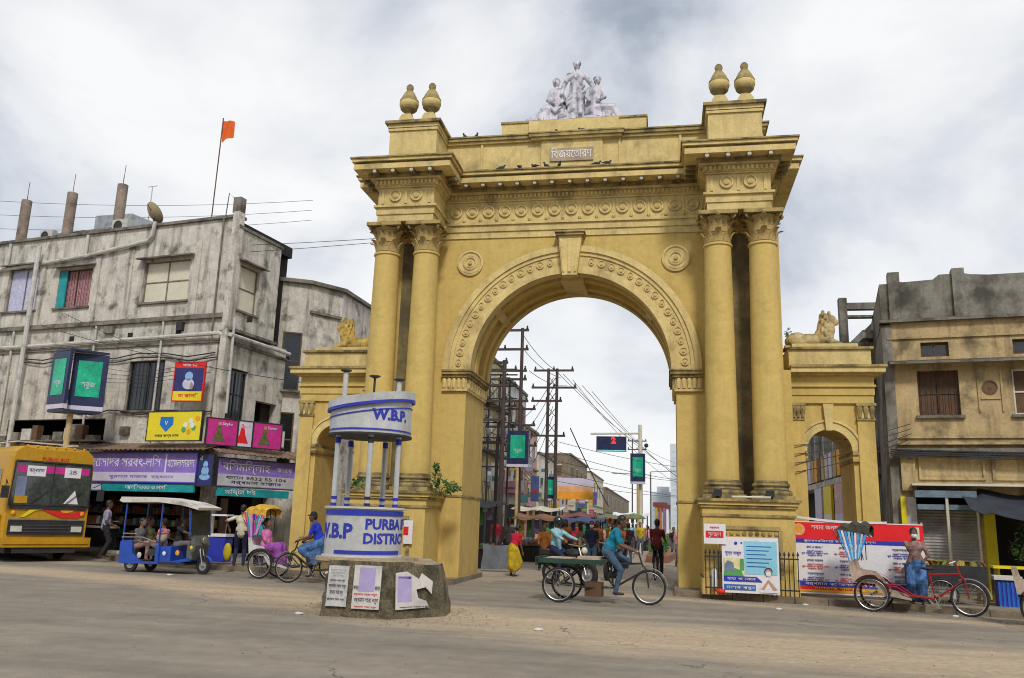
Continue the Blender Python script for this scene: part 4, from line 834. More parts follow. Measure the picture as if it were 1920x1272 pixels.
# ================================================================ street beyond the arch
def row_house(label, xf, y0, y1, h, M, floors=3, nw=3, seed=0, sgn=-1, col2=None, dep=6, balcony=False, name='street_house'):
    r = random.Random(seed); t = thing(name, label, 'building', (xf, y0, 0)); L_ = y1-y0; s = sgn
    def X(a): return s*a
    b = MB(); x0, x1 = sorted((0, X(dep))); b.box(x0, x1, 0, L_, 0, h); b.build('wall', M, t)
    x0, x1 = sorted((X(-.12), X(dep))); MB().box(x0, x1, -.05, L_+.05, h, h+.15).build('roof_slab', MT, t)
    fh = h/floors
    wm = MB(); ww = min(.9, L_/nw*.45); wm.box(-.03, .03, -ww/2, ww/2, 0, fh*.45); wm.box(-.05, .0, -ww/2-.06, ww/2+.06, fh*.45, fh*.45+.07, 1)
    wo = wm.build('window', [MGL if r.random() < .5 else MWD, MCR], t); first = True
    for f in range(1, floors):
        for k in range(nw):
            p = (X(-.02), L_*(k+.5)/nw, f*fh+fh*.3)
            if first: wo.location = p; first = False
            else: inst(wo, p)
            # windows on the gable end that faces the arch
        for k in range(2):
            inst(wo, (X(1.2+2.2*k), -.02, f*fh+fh*.3), (0, 0, pi/2))
        x0, x1 = sorted((X(-.5 if balcony else -.15), 0)); q = MB().box(x0, x1, .1, L_-.1, f*fh-.06, f*fh+.06); q.build('balcony_slab' if balcony else 'ledge', MT, t)
        if balcony:
            q = MB(); q.tube([(X(-.47), .1, f*fh+.9), (X(-.47), L_-.1, f*fh+.9)], .02, 5)
            for k in range(int(L_/.35)): q.tube([(X(-.47), .15+k*.35, f*fh), (X(-.47), .15+k*.35, f*fh+.9)], .012, 4)
            stuff(q.build('railing', MIR, t))
    x0, x1 = sorted((X(-.01), X(.01))); MB().box(min(X(-.03), 0), max(X(-.03), 0), .3, L_-.3, .2, fh*.8).build('shop_front', MDK, t)
    return t
Mc1 = mat('pale_yellow_wall', (.60, .52, .28), stain=.4, streak=.5, var=.12); Mc2 = mat('grey_white_wall', (.52, .52, .50), stain=.5, streak=.5); Mc3 = mat('pink_wall', (.50, .30, .26), stain=.3); Mc4 = mat('brown_wall', (.22, .17, .11), stain=.5, streak=.5); Mc5 = mat('cream_wall', (.60, .55, .42), stain=.3, streak=.4)
row_house('tall pale yellow house with balconies just inside the arch on the left', -6.5, 17.5, 24.5, 9.8, Mc1, 4, 3, 1, balcony=True)
row_house('grey-white house with a sloping roof edge behind the first green sign', -6.4, 25, 31.5, 9.4, Mc2, 3, 3, 2, balcony=True)
row_house('narrow pink-fronted house behind the electricity poles', -6.3, 32, 36, 7.4, Mc3, 3, 2, 3)
row_house('buff house with green shade behind the second green sign', -6.3, 37, 45, 6.2, Mc5, 2, 3, 4)
row_house('low cream shop house beside the orange and white awning', -6.2, 46, 54, 4.8, Mc2, 2, 3, 5)
row_house('square brown house standing above the low shops', -6.2, 55, 72, 7.6, Mc4, 2, 4, 6)
row_house('cream flat-roofed house beyond the square brown one', -6.2, 76, 96, 7.3, Mc5, 2, 5, 7)
row_house('long low dark-roofed shops at the far end of the street', -6.0, 98, 170, 6.5, Mc4, 2, 8, 8)
Mhz = mat('hazy_concrete', (.55, .60, .64), var=.06, scale=.02, bump=0); Mhz2 = mat('hazy_concrete_blue', (.48, .56, .62), var=.06, scale=.02, bump=0)  # distance haze painted into the pale tower colours
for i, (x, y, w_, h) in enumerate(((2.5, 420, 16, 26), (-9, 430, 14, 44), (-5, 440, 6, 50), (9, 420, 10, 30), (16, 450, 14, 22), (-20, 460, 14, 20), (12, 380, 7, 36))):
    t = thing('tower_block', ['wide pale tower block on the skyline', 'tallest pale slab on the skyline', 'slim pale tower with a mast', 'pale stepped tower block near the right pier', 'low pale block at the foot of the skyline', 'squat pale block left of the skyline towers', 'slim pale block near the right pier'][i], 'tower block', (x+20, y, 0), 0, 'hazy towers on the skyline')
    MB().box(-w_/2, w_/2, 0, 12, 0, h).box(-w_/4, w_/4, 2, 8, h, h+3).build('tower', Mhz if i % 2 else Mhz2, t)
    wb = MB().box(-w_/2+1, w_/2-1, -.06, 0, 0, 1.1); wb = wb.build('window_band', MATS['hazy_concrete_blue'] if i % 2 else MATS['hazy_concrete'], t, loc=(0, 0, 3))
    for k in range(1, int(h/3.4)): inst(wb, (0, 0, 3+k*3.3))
# street signs and lit boards
MNF = mat('navy_frame', (.02, .03, .09), var=.2, rough=.4, bump=.03)
def lit_board(par, w_, h, z, y=-.0, dep=.14, T=None):
    T = T or Matrix.Identity(4)
    q = MB(); q.T = T; q.box(-w_/2, w_/2, y, y+dep, z, z+h); bb = q.build('case', MNF, par)
    q = MB(); q.T = T; q.box(-w_*.34, w_*.34, y-.012, y-.002, z+h*.17, z+h*.86); q.build('screen', MGN, bb)
    o_ = T @ Vector((0, y-.016, z+h*.4)); text('\u09b8\u09ac\u09c1\u099c', h*.14, MLIL, bb, tuple(o_), right=tuple(T.to_3x3() @ Vector((1, 0, 0))), width=w_*.4)
    q = MB(); q.T = T; q.box(-w_/2, w_/2, y-.01, y+dep+.01, z-h*.09, z-.01); q.build('footer_strip', MLIL, par)
t = thing('advertising_lantern', 'big two-sided navy box with green screens on a cream post, above the bus', 'advertising sign', (-16.55, 2.1, 0)); t.scale = (.98, .98, .98)
for a, sx in ((radians(14), -1), (radians(-38), 1)):
    T = Matrix.Translation((-.05 if sx < 0 else .72, .0 if sx < 0 else .45, 0)) @ Matrix.Rotation(radians(-22) if sx < 0 else radians(32), 4, 'Z')
    lit_board(t, 1.0 if sx < 0 else 1.05, 1.72, 4.85, 0, .1, T)
MB().prism([(-.5, .22), (.4, -.18), (1.15, .75), (.2, .9)], 6.60, 6.66, 'z').build('case_lid', MNF, t); MB().prism([(-.5, .25), (.4, -.15), (1.1, .73), (.2, .88)], 4.60, 4.68, 'z').build('case_lid', MNF, t)
MB().tube([(.3, .35, 0), (.3, .35, 4.62)], .09, 12).build('post', mat('cream_post', (.52, .40, .2), stain=.3), t)
for i, (x, y, w_, h, z, lab) in enumerate(((-3.95, 15, .95, 1.45, 4.0, 'green screen board on a post just inside the arch, nearest the left pier'), (-3.4, 22, .62, 1.1, 2.75, 'smaller green screen board beside the crossarm pole'), (.8, 28, .85, 1.6, 4.0, 'green screen board on the post under the traffic gantry'))):
    t = thing('advertising_board', lab, 'advertising sign', (x, y, 0)); lit_board(t, w_, h, z); MB().tube([(0, .07, 0), (0, .07, z)], .07, 10).build('post', MATS['cream_post'], t)
t = thing('sign_gantry', 'pale mast and arm carrying a red and dark display over the street', 'gantry', (.93, 28.4, 0)); MB().tube([(0, 0, 0), (0, 0, 7.3)], .11, 10).build('mast', MCR, t); MB().tube([(-2.9, 0, 6.75), (0, 0, 6.8)], .06, 8).build('arm', MCR, t)
MB().box(-2.55, -.8, -.08, .08, 5.72, 6.6).build('display', MNF, t); text('2', .5, mat('led_red', (.8, .02, .02), emis=1.2), t, (-1.55, -.1, 6.35), bold=.03); MB().box(-2.5, -.85, -.1, -.08, 5.74, 5.8).build('display_strip', mat('led_cyan', (.2, .5, .5), emis=.3), t)
MB().sphere((.35, 0, 6.1), .13, 8).build('camera_dome', MIR, t)
for i, (x0, x1, z, yy) in enumerate(((-.4, -1.5, 5.35, 45), (.6, 3.4, 5.6, 45))):
    t = thing('street_light', ('long-armed street light over the left lane behind the gantry', 'long-armed street light reaching right behind the green board')[i], 'street light', (0, 0, 0)); xx = 1.2
    MB().tube([(xx, yy, 0), (xx, yy, z)], .06).build('pole', MST, t); MB().tube([(xx, yy, z), (x1, yy, z+.12)], .035).build('arm', MST, t); MB().sphere((x1, yy, z+.1), (.28, .1, .06), 8).build('lamp_head', MST, t)
# electricity poles
def power_pole(label, loc, h, arms, twin=0., r=.10, rz=0):
    t = thing('electricity_pole', label, 'utility pole', loc, rz)
    for k in ((-twin/2, twin/2) if twin else (0,)): MB().tube([(k, 0, 0), (k, 0, h)], [r, r*.75], 8).build('pole', mat('dark_pole', (.07, .05, .045), var=.3, rough=.8), t)
    for (z, x0, x1) in arms:
        MB().box(x0, x1, -.05, .05, z-.05, z+.05).build('crossarm', MATS['dark_pole'], t)
        for k in range(3): x = lerp(x0+.08, x1-.08, k/2); MB().lathe([(.045, z+.05), (.06, z+.1), (.03, z+.16), (.05, z+.2), (.001, z+.22)], 8, (x, 0, 0)).build('insulator', MIR, t)
    return t
power_pole('tall pole with many crossarms rising left inside the arch opening', (-4.05, 16, 0), 10.3, [(10.2, -1.6, .3), (9.3, -1.9, .3), (8.3, -1.9, .25), (7.9, -1.9, .25), (6.9, -1.9, .35)])
power_pole('thick dark pole with crossarms in front of the pale yellow house', (-4.45, 14, 0), 8.4, [(8.3, -1.4, .15), (7.3, -1.5, .2), (6.6, -1.6, .2), (5.8, -1.6, .15), (4.8, -1.6, .3)], r=.12)
power_pole('twin dark pole with wide crossarms in the middle of the sky gap', (-3.35, 21.5, 0), 9.4, [(9.3, -1.0, 1.1), (8.4, -1.1, 1.25), (7.7, -1.1, .5), (5.9, -1.1, .7)], twin=.45)
t = thing('steel_lattice', 'dense dark steel lattice of bars left inside the arch opening', 'lattice frame', (-6.0, 16.2, 0))
for x in (0, .45, .95, 1.4): MB().box(x-.035, x+.035, -.035, .035, 0, 8.6-.5*x).build('upright', MIR, t)
for i, z in enumerate((3.9, 4.6, 5.2, 5.9, 6.5, 7.0, 7.6, 8.1)): MB().box(-.4, 1.75, -.08, -.036, z, z+.06).build('crossbar', MIR, t)
for i in range(6): MB().tube([(.0+.45*(i % 3), -.1, 4.6+.6*i), (.5+.4*(i % 3), -.1, 5.2+.6*i)], .02, 5).build('brace', MIR, t)
for i in range(5): MB().lathe([(.09, 0), (.11, .1), (.09, .28), (.05, .34)], 8, (.2+.3*i, -.15, 4.66+.65*(i % 4))).build('insulator', MT, t)
power_pole('slim dark pole nearest the pale yellow house wall', (-5.3, 18.5, 0), 9.0, [(8.8, -.9, .6), (8.0, -.9, .6), (7.0, -.9, .6), (6.0, -.9, .6)], r=.07)
power_pole('bare dark pole with low crossarms behind the first green board', (-4.6, 19.5, 0), 7.2, [(7.0, -.7, .7), (6.2, -.7, .7), (5.2, -.8, .8)], r=.08)
power_pole('far thin pole with twin crossarms beyond the gantry', (-.35, 60, 0), 9.6, [(9.4, -.9, .9), (8.6, -.9, .9)], twin=.9, r=.07)
power_pole('thin grey pole beside the left stall inside the arch', (-3.75, 9.4, 0), 4.6, [(4.4, -.9, .2)], r=.06)
# overhead cables
def cable(a, b, sag=.5, r=.012, n=14, label='thin dark cable sagging across the street', g='overhead cables across the street'):
    a = Vector(a); b = Vector(b); pts = [a.lerp(b, i/n)-Vector((0, 0, sag*4*(i/n)*(1-i/n))) for i in range(n+1)]
    tag(MB().tube(pts, r, 4, cap=False).build('cable', MIR), label, 'cable', g)
ORD = ['lowest', 'second lowest', 'middle', 'second highest', 'topmost']
for i in range(5): cable((-3.3+.5*i, 21.5, 9.4-.3*i), (rnd.uniform(4, 8), 70, rnd.uniform(4.5, 8)), rnd.uniform(.6, 1.6), .014, label=f'thin cable running up the street, {ORD[4-i]} on the twin pole')
for i in range(5): cable((-3.0, 21.6, 5.6-.5*i), (9, 34+4*i, 5.2-.35*i+rnd.uniform(-.4, .6)), rnd.uniform(.3, .9), .016, label=f'thin cable crossing the street behind the gantry, {ORD[4-i]} of its fan')
for i in range(3): cable((-4.1+.2*i, 16, 10.1-.9*i), (-3.2+.3*i, 21.5, 9.3-.4*i), .2, .014, label=f'short cable joining the two tall poles, {ORD[4-i]} one')
for i in range(7): cable((-4.3-.1*i, 14.2+.6*i, 7.6-.45*i), (-5.9, 24+2*i, 5.6-.3*i), .35, .016, label='slack dark cable looping along the left shops', g='cables along the left shops')
for i in range(5): cable((-3.3, 21.4, 8.9-.5*i), (-5.9, 27+i, 7.4-.6*i), .3, .016, label=f'dark cable from the twin pole to the grey-white house, {ORD[4-i]}', g='cables to the grey-white house')
q = MB()
for k in range(6): q.tube([(-3.58, 21.5, 4.4+.8*k), (-3.12, 21.5, 5.0+.8*k)], .02, 4).tube([(-3.12, 21.5, 4.4+.8*k), (-3.58, 21.5, 5.0+.8*k)], .02, 4)
stuff(q.build('pole_bracing', MIR, None))['label'] = 'lattice bracing between the twin dark poles'
cable((-2.4, 21.6, 6.3), (-1.0, 30, 2.6), .1, .03, label='thick slack cable dropping from the twin pole', g='thick cables on the twin pole')
for i in range(5): cable((-34, 9, 12.6+.75*i), (-5.2+.01*i, 3.0, 10.2+.1*i) if i < 2 else (-14, 14, 14.2+.5*i), .5, .010, label=f'faint wire crossing the sky above the grey building, {ORD[i]} of five', g='wires above the grey roof')
cable(LW(-8, -.3, 7.9), (-5.6, .2, 4.9), .25, .014, label='long slack wire from the grey wall down to the left side gate', g='wires on the grey facade'); cable(LW(-7, -.3, 8.3), LW(-.9, -.9, 6.2), .1, .012, label='wire crossing the grey wall to the temple poster', g='wires on the grey facade')
for i in range(4): cable(LW(-7.5+.3*i, -.35, 6.1+.25*i), LW(-.1, -.4, 5.9+.2*i), .35+.1*i, .010, label=f'tangled wire on the grey facade below the long ledge, {ORD[i]}', g='wires on the grey facade')
for i in range(4): cable((5.4, .15, 2.9+.22*i), RWp(.3, -.2, 3.7+.12*i), .1, .012, label=f'wire from the side gate to the buff building, {ORD[i]}', g='wires on the buff building')
for i in range(4): cable(RWp(-.2, -.24, 3.28+.05*i), RWp(8, -.26, 3.15+.06*i), .05, .022, label=f'black cable along the ledge of the buff building, {ORD[i]}', g='wires on the buff building')
# ================================================================ police booth on its plinth
MSIL = mat('silver_paint', (.56, .58, .59), rough=.42, var=.12, scale=1.5, stain=.4, thr=.54, stain_col=(.26, .25, .22), streak=.35, metal=.12, bump=.08, fine=10)
MPL = mat('rough_masonry', (.17, .14, .09), rough=.95, var=.4, scale=3.5, stain=.8, thr=.46, stain_col=(.03, .032, .02), streak=.6, bump=1., fine=14, grit=.4)
MPT = mat('plinth_top', (.36, .29, .19), rough=.95, var=.25, scale=4, stain=.4, bump=.6)
BX, BY = -2.70, -7.1
t = thing('masonry_plinth', 'rough six-sided masonry block with torn posters under the police booth', 'plinth', (-2.08, -7.25, 0))
pb = [(-1.0, -.20), (-.86, -.93), (.28, -.95), (.97, -.12), (.88, .6), (.2, 1.1), (-.9, .9)]; ptop = [(-.92, -.15), (-.80, -.85), (.27, -.87), (.80, -.12), (.72, .5), (.15, .95), (-.82, .8)]
b = MB(); n = len(pb); nz = 9
for j in range(nz+1):
    v = j/nz
    for i in range(n):
        for k in range(8):
            u = k/8; a = Vector(pb[i]).lerp(Vector(pb[(i+1) % n]), u); c = Vector(ptop[i]).lerp(Vector(ptop[(i+1) % n]), u); p = a.lerp(c, v**1.3)
            jit = .008*sin(i*7+k*3.1+j*2.3)+.007*sin(k*5.7-j*3.9+i); q = p*(1+jit); b.v.append((q.x, q.y, .86*v-(.05*(p.x > .5))*v))
M_ = n*8
for j in range(nz):
    for i in range(M_): b.f.append((j*M_+i, j*M_+(i+1) % M_, (j+1)*M_+(i+1) % M_, (j+1)*M_+i)); b.m.append(0)
b.f.append(tuple(nz*M_+i for i in range(M_))); b.m.append(1)
b.build('block', [MPL, MPT], t, smooth=True, ang=30)
b = MB(); b.lathe([(.86, .80), (.88, .83), (.86, .885), (.02, .90)], 24, (-.52, .12, 0)); b.build('cement_bed', MPT, t, smooth=True)
def poster(par, p0, p1, z0, z1, M, lines, rag=0, name='poster'):
    """sheet of paper pasted on a plinth face from p0 to p1 (plan), leaning with it"""
    d = Vector((p1[0]-p0[0], p1[1]-p0[1])); Ln = d.length; T = Matrix.Translation((p0[0], p0[1], 0)) @ Matrix.Rotation(atan2(d.y, d.x), 4, 'Z') @ Matrix.Rotation(-radians(5), 4, 'X')
    q = MB(); q.T = T
    if rag: q.prism([(0, z0), (Ln*.9, z0+.02), (Ln*.82, z0+.12), (Ln*.6, z0+.17), (Ln*.55, z0+.3), (Ln*.8, z0+.33), (Ln*.97, z0+.22), (Ln, z0+.42), (Ln*.7, z1-.03), (Ln*.62, z1-.12), (Ln*.3, z1), (0, z1-.02)], -.008, -.002, 'y')
    else: q.box(0, Ln, -.008, -.002, z0, z1)
    o_ = q.build(name, M, par)
    for (a, c, e2, f, mm) in lines:
        if mm in (MBK, MRD, MATS['grey_print']):
            zz = lerp(z0, z1, (e2+f)/2); p_ = T @ Vector(((a+c)/2*Ln, -.012, zz)); R3 = T.to_3x3(); n_l = 1 if f-e2 < .13 else 3
            text('\n'.join(['\u09ac\u09b0\u09cd\u09a7\u09ae\u09be\u09a8 \u09b6\u09b9\u09b0\u09c7 \u09a8\u09a4\u09c1\u09a8', '\u09b8\u09ac\u09be\u09b0 \u099c\u09a8\u09cd\u09af \u0986\u09b0\u0993', '\u09ad\u09b0\u09cd\u09a4\u09bf \u099a\u09b2\u099b\u09c7'][:n_l]), (z1-z0)*(f-e2)*(1.15 if n_l == 1 else .33), mm, o_, tuple(p_), right=tuple(R3 @ Vector((1, 0, 0))), up=tuple(R3 @ Vector((0, 0, 1))), width=(c-a)*Ln, ext=.001); continue
        q = MB(); q.T = T; q.box(a*Ln, c*Ln, -.011, -.0085, lerp(z0, z1, e2), lerp(z0, z1, f)); q.build('print', mm, o_)
    return o_
MPP = mat('grey_poster', (.55, .55, .55), var=.15, scale=8, stain=.3, bump=.2); MPV = mat('violet_poster', (.42, .36, .62), var=.1, scale=6, bump=.1); MPW = mat('paper_white', (.62, .60, .58), var=.1, stain=.25, bump=.2)
fl, fr, rr_ = (-.86, -.945), (.28, -.965), (.99, -.125)
def on(a, b_, t0, t1, off=.03):
    A, B_ = Vector(a), Vector(b_); d = (B_-A).normalized(); nr = Vector((d.y, -d.x))*off; return tuple(A.lerp(B_, t0)+nr), tuple(A.lerp(B_, t1)+nr)
T_ = lambda k: (k, k+.03)
poster(t, *on(fl, fr, .08, .38), .16, .78, MPP, [(.1, .9, .72, .92, MATS['grey_print']), (.12, .85, .60, .66, MBK), (.06, .94, .46, .54, MBK), (.15, .8, .28, .40, MBK), (.05, .9, .14, .2, MBK)])
poster(t, *on(fl, fr, .46, .86), .14, .80, MPW, [(.2, .78, .40, .95, MPV), (.02, .2, .42, .54, MBK), (.8, .98, .42, .54, MBK), (.05, .9, .3, .36, MRD), (.08, .95, .14, .26, MBK), (.1, .9, .03, .07, MRD)])
poster(t, *on(fr, rr_, .10, .74, .02), .14, .72, MPW, [(.05, .42, .2, .88, MPV), (.08, .4, .8, .86, MBL), (.1, .9, .04, .08, MBK)], rag=1)
t = thing('police_booth', 'silver round police booth with blue lettering on the masonry block', 'police booth', (BX, BY, .88))
R1 = .655
arc0, arcl = radians(-270), radians(345)
# lower drum: open at the back
b = MB(); b.lathe([(R1, .02), (R1, .80), (R1-.02, .80), (R1-.02, .02)], 56, arc=radians(320), a0=radians(110)); b.build('lower_drum', MSIL, t, smooth=True)
b = MB(); b.lathe([(R1+.004, .69), (R1+.012, .69), (R1+.012, .775), (R1+.004, .775)], 56, arc=radians(320), a0=radians(110)); b.lathe([(R1+.004, .06), (R1+.011, .06), (R1+.011, .12), (R1+.004, .12)], 30, arc=radians(110), a0=radians(245)); b.build('blue_band', MBL, t, smooth=True)
b = MB(); b.lathe([(R1+.035, .0), (R1+.035, .03), (R1-.03, .03), (R1-.03, 0)], 56); b.lathe([(R1+.04, .80), (R1+.04, .835), (R1-.04, .835), (R1-.04, .80)], 56); b.build('rim', MATS['paper_white'], t, smooth=True)
va = atan2(2.48-BX, -(-21.32-BY))    # direction to the street corner where people stand
text('W.B.P', .33, MBL, t, (0, 0, .42), bend=(0, 0, R1, va-radians(17)), bold=.012, align='RIGHT'); text('PURBA BARDHAMAN', .235, MBL, t, (0, 0, .545), bend=(0, 0, R1, va+radians(1)), bold=.008, align='LEFT'); text('DISTRICT', .235, MBL, t, (0, 0, .31), bend=(0, 0, R1, va+radians(-1)), bold=.008, align='LEFT')
# posts
for i, (a, rad) in enumerate(((-62, .61), (2, .61), (55, .61), (150, .58), (215, .58))):
    a = radians(a)+va; x, y = rad*sin(a), -rad*cos(a)
    q = MB(); q.tube([(x, y, .83), (x, y, 2.06)], .045, 12); pp = q.build('post', MSIL, t, smooth=True)
    q = MB(); q.lathe([(.05, 0), (.052, .05)], 12, (x, y, .84)).lathe([(.05, 0), (.052, .05)], 12, (x, y, .95)).lathe([(.05, 0), (.052, .1)], 12, (x, y, 1.9)); q.build('blue_ring', MBL if i != 1 else MIR, pp, smooth=True)
    if i < 3:
        zt = 3.02+(.0 if i != 0 else .12); q = MB(); q.tube([(x*.9, y*.9, 2.55), (x*.9, y*.9, zt)], .045 if i != 1 else .02, 10); q.build('roof_stub', MATS['paper_white'] if i != 1 else MIR, pp, smooth=True)
        q = MB(); q.lathe([(.03, 0), (.10, .03), (.10, .045), (.001, .06)], 12, (x*.9, y*.9, zt)); q.build('stub_cap', MIR, pp, smooth=True)
# roof drum, cut at a slant: high on the right
R2 = .71
def top(a): return 2.58+.11*cos(a-(va+radians(95)-pi/2))
b = MB(); k = 60; vs = []
for ring, (rr, z) in enumerate(((R2, 0), (R2, 1), (R2-.02, 1), (R2-.02, 0))):
    for i in range(k+1):
        a = radians(125)+va+radians(330)*i/k-pi/2; zt = top(a); vs.append((rr*cos(a), rr*sin(a), 2.06 if z == 0 else zt))
fs = [(r*(k+1)+i, r*(k+1)+i+1, ((r+1) % 4)*(k+1)+i+1, ((r+1) % 4)*(k+1)+i) for r in range(4) for i in range(k)]; fs += [(0, k+1, 2*(k+1), 3*(k+1)), (k, 2*k+1, 3*k+2, 4*k+3)]
b.add(vs, fs); b.build('roof_drum', MSIL, t, smooth=True)
def slant(rad, dz0, dz1, m, name, r_in=None):
    b = MB(); vs = []
    for (rr, dz) in ((rad, dz0), (rad, dz1), (r_in or rad-.05, dz1), (r_in or rad-.05, dz0)):
        for i in range(k+1):
            a = 2*pi*i/k; vs.append((rr*cos(a), rr*sin(a), top(a)+dz))
    b.add(vs, [(r*(k+1)+i, r*(k+1)+i+1, ((r+1) % 4)*(k+1)+i+1, ((r+1) % 4)*(k+1)+i) for r in range(4) for i in range(k)]); return b.build(name, m, t, smooth=True)
slant(R2+.06, -.015, .035, MBL, 'lid_band'); slant(R2+.05, .035, .17, MSIL, 'lid_rim'); slant(R2+.045, .165, .172, MSIL, 'lid', .01); slant(R2+.015, -.13, -.11, MBL, 'blue_line')
b = MB(); b.lathe([(R2+.03, 2.04), (R2+.03, 2.075), (.01, 2.075), (.01, 2.04)], 50); b.build('soffit', MIR, t, smooth=True); b = MB(); b.lathe([(R2+.006, 2.12), (R2+.012, 2.12), (R2+.012, 2.145), (R2+.006, 2.145)], 50, arc=radians(200), a0=radians(190)+va); b.build('blue_line', MBL, t, smooth=True)
text('W.B.P.', .25, MBL, t, (0, 0, 2.38), bend=(0, 0, R2, va+radians(30)), bold=.012)
# ================================================================ right: posters, railing, hoarding
M_hr = mat('hoarding_red', (.80, .015, .02), var=.06, bump=.05, rough=.55)
def HT(t, s, size, x, z, M, w_=None, bold=0.): return text(s, size, M, t, (x, -.012, z), bold=bold, width=w_)
hz = thing('hoarding', 'wide red, white and violet hoarding with columns of small Bengali text', 'hoarding', (5.22, -1.05, .13), radians(-6))
W_ = 2.72
MB().box(0, W_, 0, .03, .06, 1.62).build('sheet', MWH, hz); MB().box(0, W_, -.006, .0, 1.24, 1.60).build('print', M_hr, hz); MB().box(0, W_, -.006, 0, 1.15, 1.24).build('print', MBL, hz); MB().box(0, W_, -.006, 0, .22, .33).build('print', MBL, hz); MB().box(0, W_, -.006, 0, .10, .22).build('print', MRD, hz); MB().box(.1, W_-.7, -.009, -.006, .10, .15).build('print', MOR, hz); MB().box(W_-1.3, W_-.7, -.009, -.006, .1, .2).build('print', MYE, hz)
for x in (.02, W_/2, W_-.02): MB().tube([(x, .06, -.0), (x, .06, 1.66)], .025).build('bamboo_post', MATS['cream_post'], hz)
MB().lathe([(.13, 0), (.13, .004)], 20, (.16, -.006, 1.44), axis='y').build('print', mat('peach_print', (.80, .42, .20), bump=0), hz); MB().lathe([(.07, 0), (.07, .004)], 16, (.16, -.010, 1.46), axis='y').build('print', MOR, hz)
MB().box(W_-.24, W_-.08, -.010, -.006, 1.30, 1.55).build('print', MCR, hz); MB().lathe([(.05, 0), (.05, .004)], 14, (W_-.16, -.010, 1.44), axis='y').build('print', MOR, hz)
HT(hz, '\u09b8\u09ac\u09be\u09b0 \u099c\u09a8\u09cd\u09af \u09ac\u09b0\u09cd\u09a7\u09ae\u09be\u09a8 \u09b6\u09b9\u09b0', .13, 1.05, 1.49, MWH, 1.25); HT(hz, '\u09aa\u09c1\u09b0\u09b8\u09ad\u09be\u09b0 \u09b8\u09c7\u09ac\u09be', .11, 1.35, 1.35, MWH, .75)
HT(hz, '\u09aa\u09c1\u09b0\u09a8\u09be\u0997\u09b0\u09bf\u0995\u09a6\u09c7\u09b0 \u099c\u09a8\u09cd\u09af \u09a8\u09a4\u09c1\u09a8 \u09ac\u09cd\u09af\u09ac\u09b8\u09cd\u09a5\u09be', .07, 1.0, 1.195, MWH, 1.5); HT(hz, '\u09ac\u09b0\u09cd\u09a7\u09ae\u09be\u09a8 \u09aa\u09cc\u09b0\u09b8\u09ad\u09be  24 x 7', .08, 1.0, .275, MWH, 1.5)
HT(hz, '\u09a8\u09be\u0997\u09b0\u09bf\u0995 \u09b8\u09c1\u09b0\u0995\u09cd\u09b7\u09be \u09ac\u09be\u09a1\u09bc\u09bf', .07, 1.1, .185, MYE, 1.4)
blk = ['\u099c\u09b2 \u0993 \u0986\u09b2\u09cb', '\u09b0\u09be\u09b8\u09cd\u09a4\u09be \u09ae\u09c7\u09b0\u09be\u09ae\u09a4', '\u09b8\u09cd\u09ac\u09be\u09b8\u09cd\u09a5\u09cd\u09af']
for i, x in enumerate((.48, 1.16, 2.25)):
    for j in range(3):
        z = 1.06-j*.285
        HT(hz, blk[(i+j) % 3], .065, x, z, MNV, .34)
        HT(hz, '\u09aa\u09cd\u09b0\u09a4\u09bf \u0993\u09af\u09bc\u09be\u09b0\u09cd\u09a1\u09c7\n\u09aa\u09c1\u09b0 \u09aa\u09b0\u09bf\u09b7\u09c7\u09ac\u09be \u0986\u09b0\u0993 \u09ad\u09be\u09b2\n\u09ae\u09be\u09a8\u09c1\u09b7\u09c7\u09b0 \u09aa\u09be\u09b6\u09c7', .045, x, z-.13, MRD if (i+j) % 2 else MBL, .56)
q = MB(); q.sheet(lambda u, v: (lerp(-.15, 2.0, u), -.02, lerp(1.78, 1.66, u)-.06*sin(u*pi)-.05*v), 12, 1); q.sheet(lambda u, v: (lerp(-.15, 2.0, u), -.016, lerp(1.78, 1.66, u)-.06*sin(u*pi)-.05*v), 12, 1); q.build('cloth_strip', MWH, hz)
# railing round the pedestal
t = thing('iron_railing', 'black spiked iron railing in front of the right pedestal', 'railing', (3.27, -1.66, .13))
MB().box(0, 2.0, -.015, .015, .12, .15).box(0, 2.0, -.015, .015, .78, .81).build('rail', MIR, t)
bar = MB().tube([(0, 0, 0), (0, 0, .88)], .011, 5).lathe([(.02, .86), (.03, .89), (.001, .96)], 5).build('bar', MIR, t, loc=(.02, 0, 0))
for i in range(1, 22): inst(bar, (.02+i*.0933, 0, 0))
t = thing('awareness_poster', 'blue awareness poster showing a masked figure with folded hands', 'poster', (3.64, -1.76, .16), radians(-1))
MB().box(0, 1.2, 0, .02, .02, 1.2).build('sheet', MWH, t)
def fp(par, poly, M, y=-.004): return MB().prism(poly, y-.003, y, 'y').build('print', M, par)
fp(t, [(.47, .42), (1.16, .42), (1.16, 1.12), (.47, 1.12)], MCY); fp(t, [(.03, .38), (.47, .38), (.47, .75), (.03, .75)], mat('straw_print', (.75, .68, .35), bump=0)); fp(t, [(.03, .38), (.45, .38), (.4, .5), (.2, .56), (.03, .46)], MGR, -.008); fp(t, [(.05, .48), (.26, .48), (.24, .66), (.12, .7), (.05, .62)], mat('slate_print', (.18, .22, .35), bump=0), -.012); fp(t, [(.38, .5), (.46, .5), (.46, .74), (.38, .74)], MGR, -.012)
fp(t, [(.03, .26), (.85, .26), (.72, .37), (.03, .37)], MBL, -.008); fp(t, [(.03, .08), (.7, .08), (.7, .2), (.03, .2)], mat('mid_blue_panel', (.03, .14, .42), bump=0), -.008)
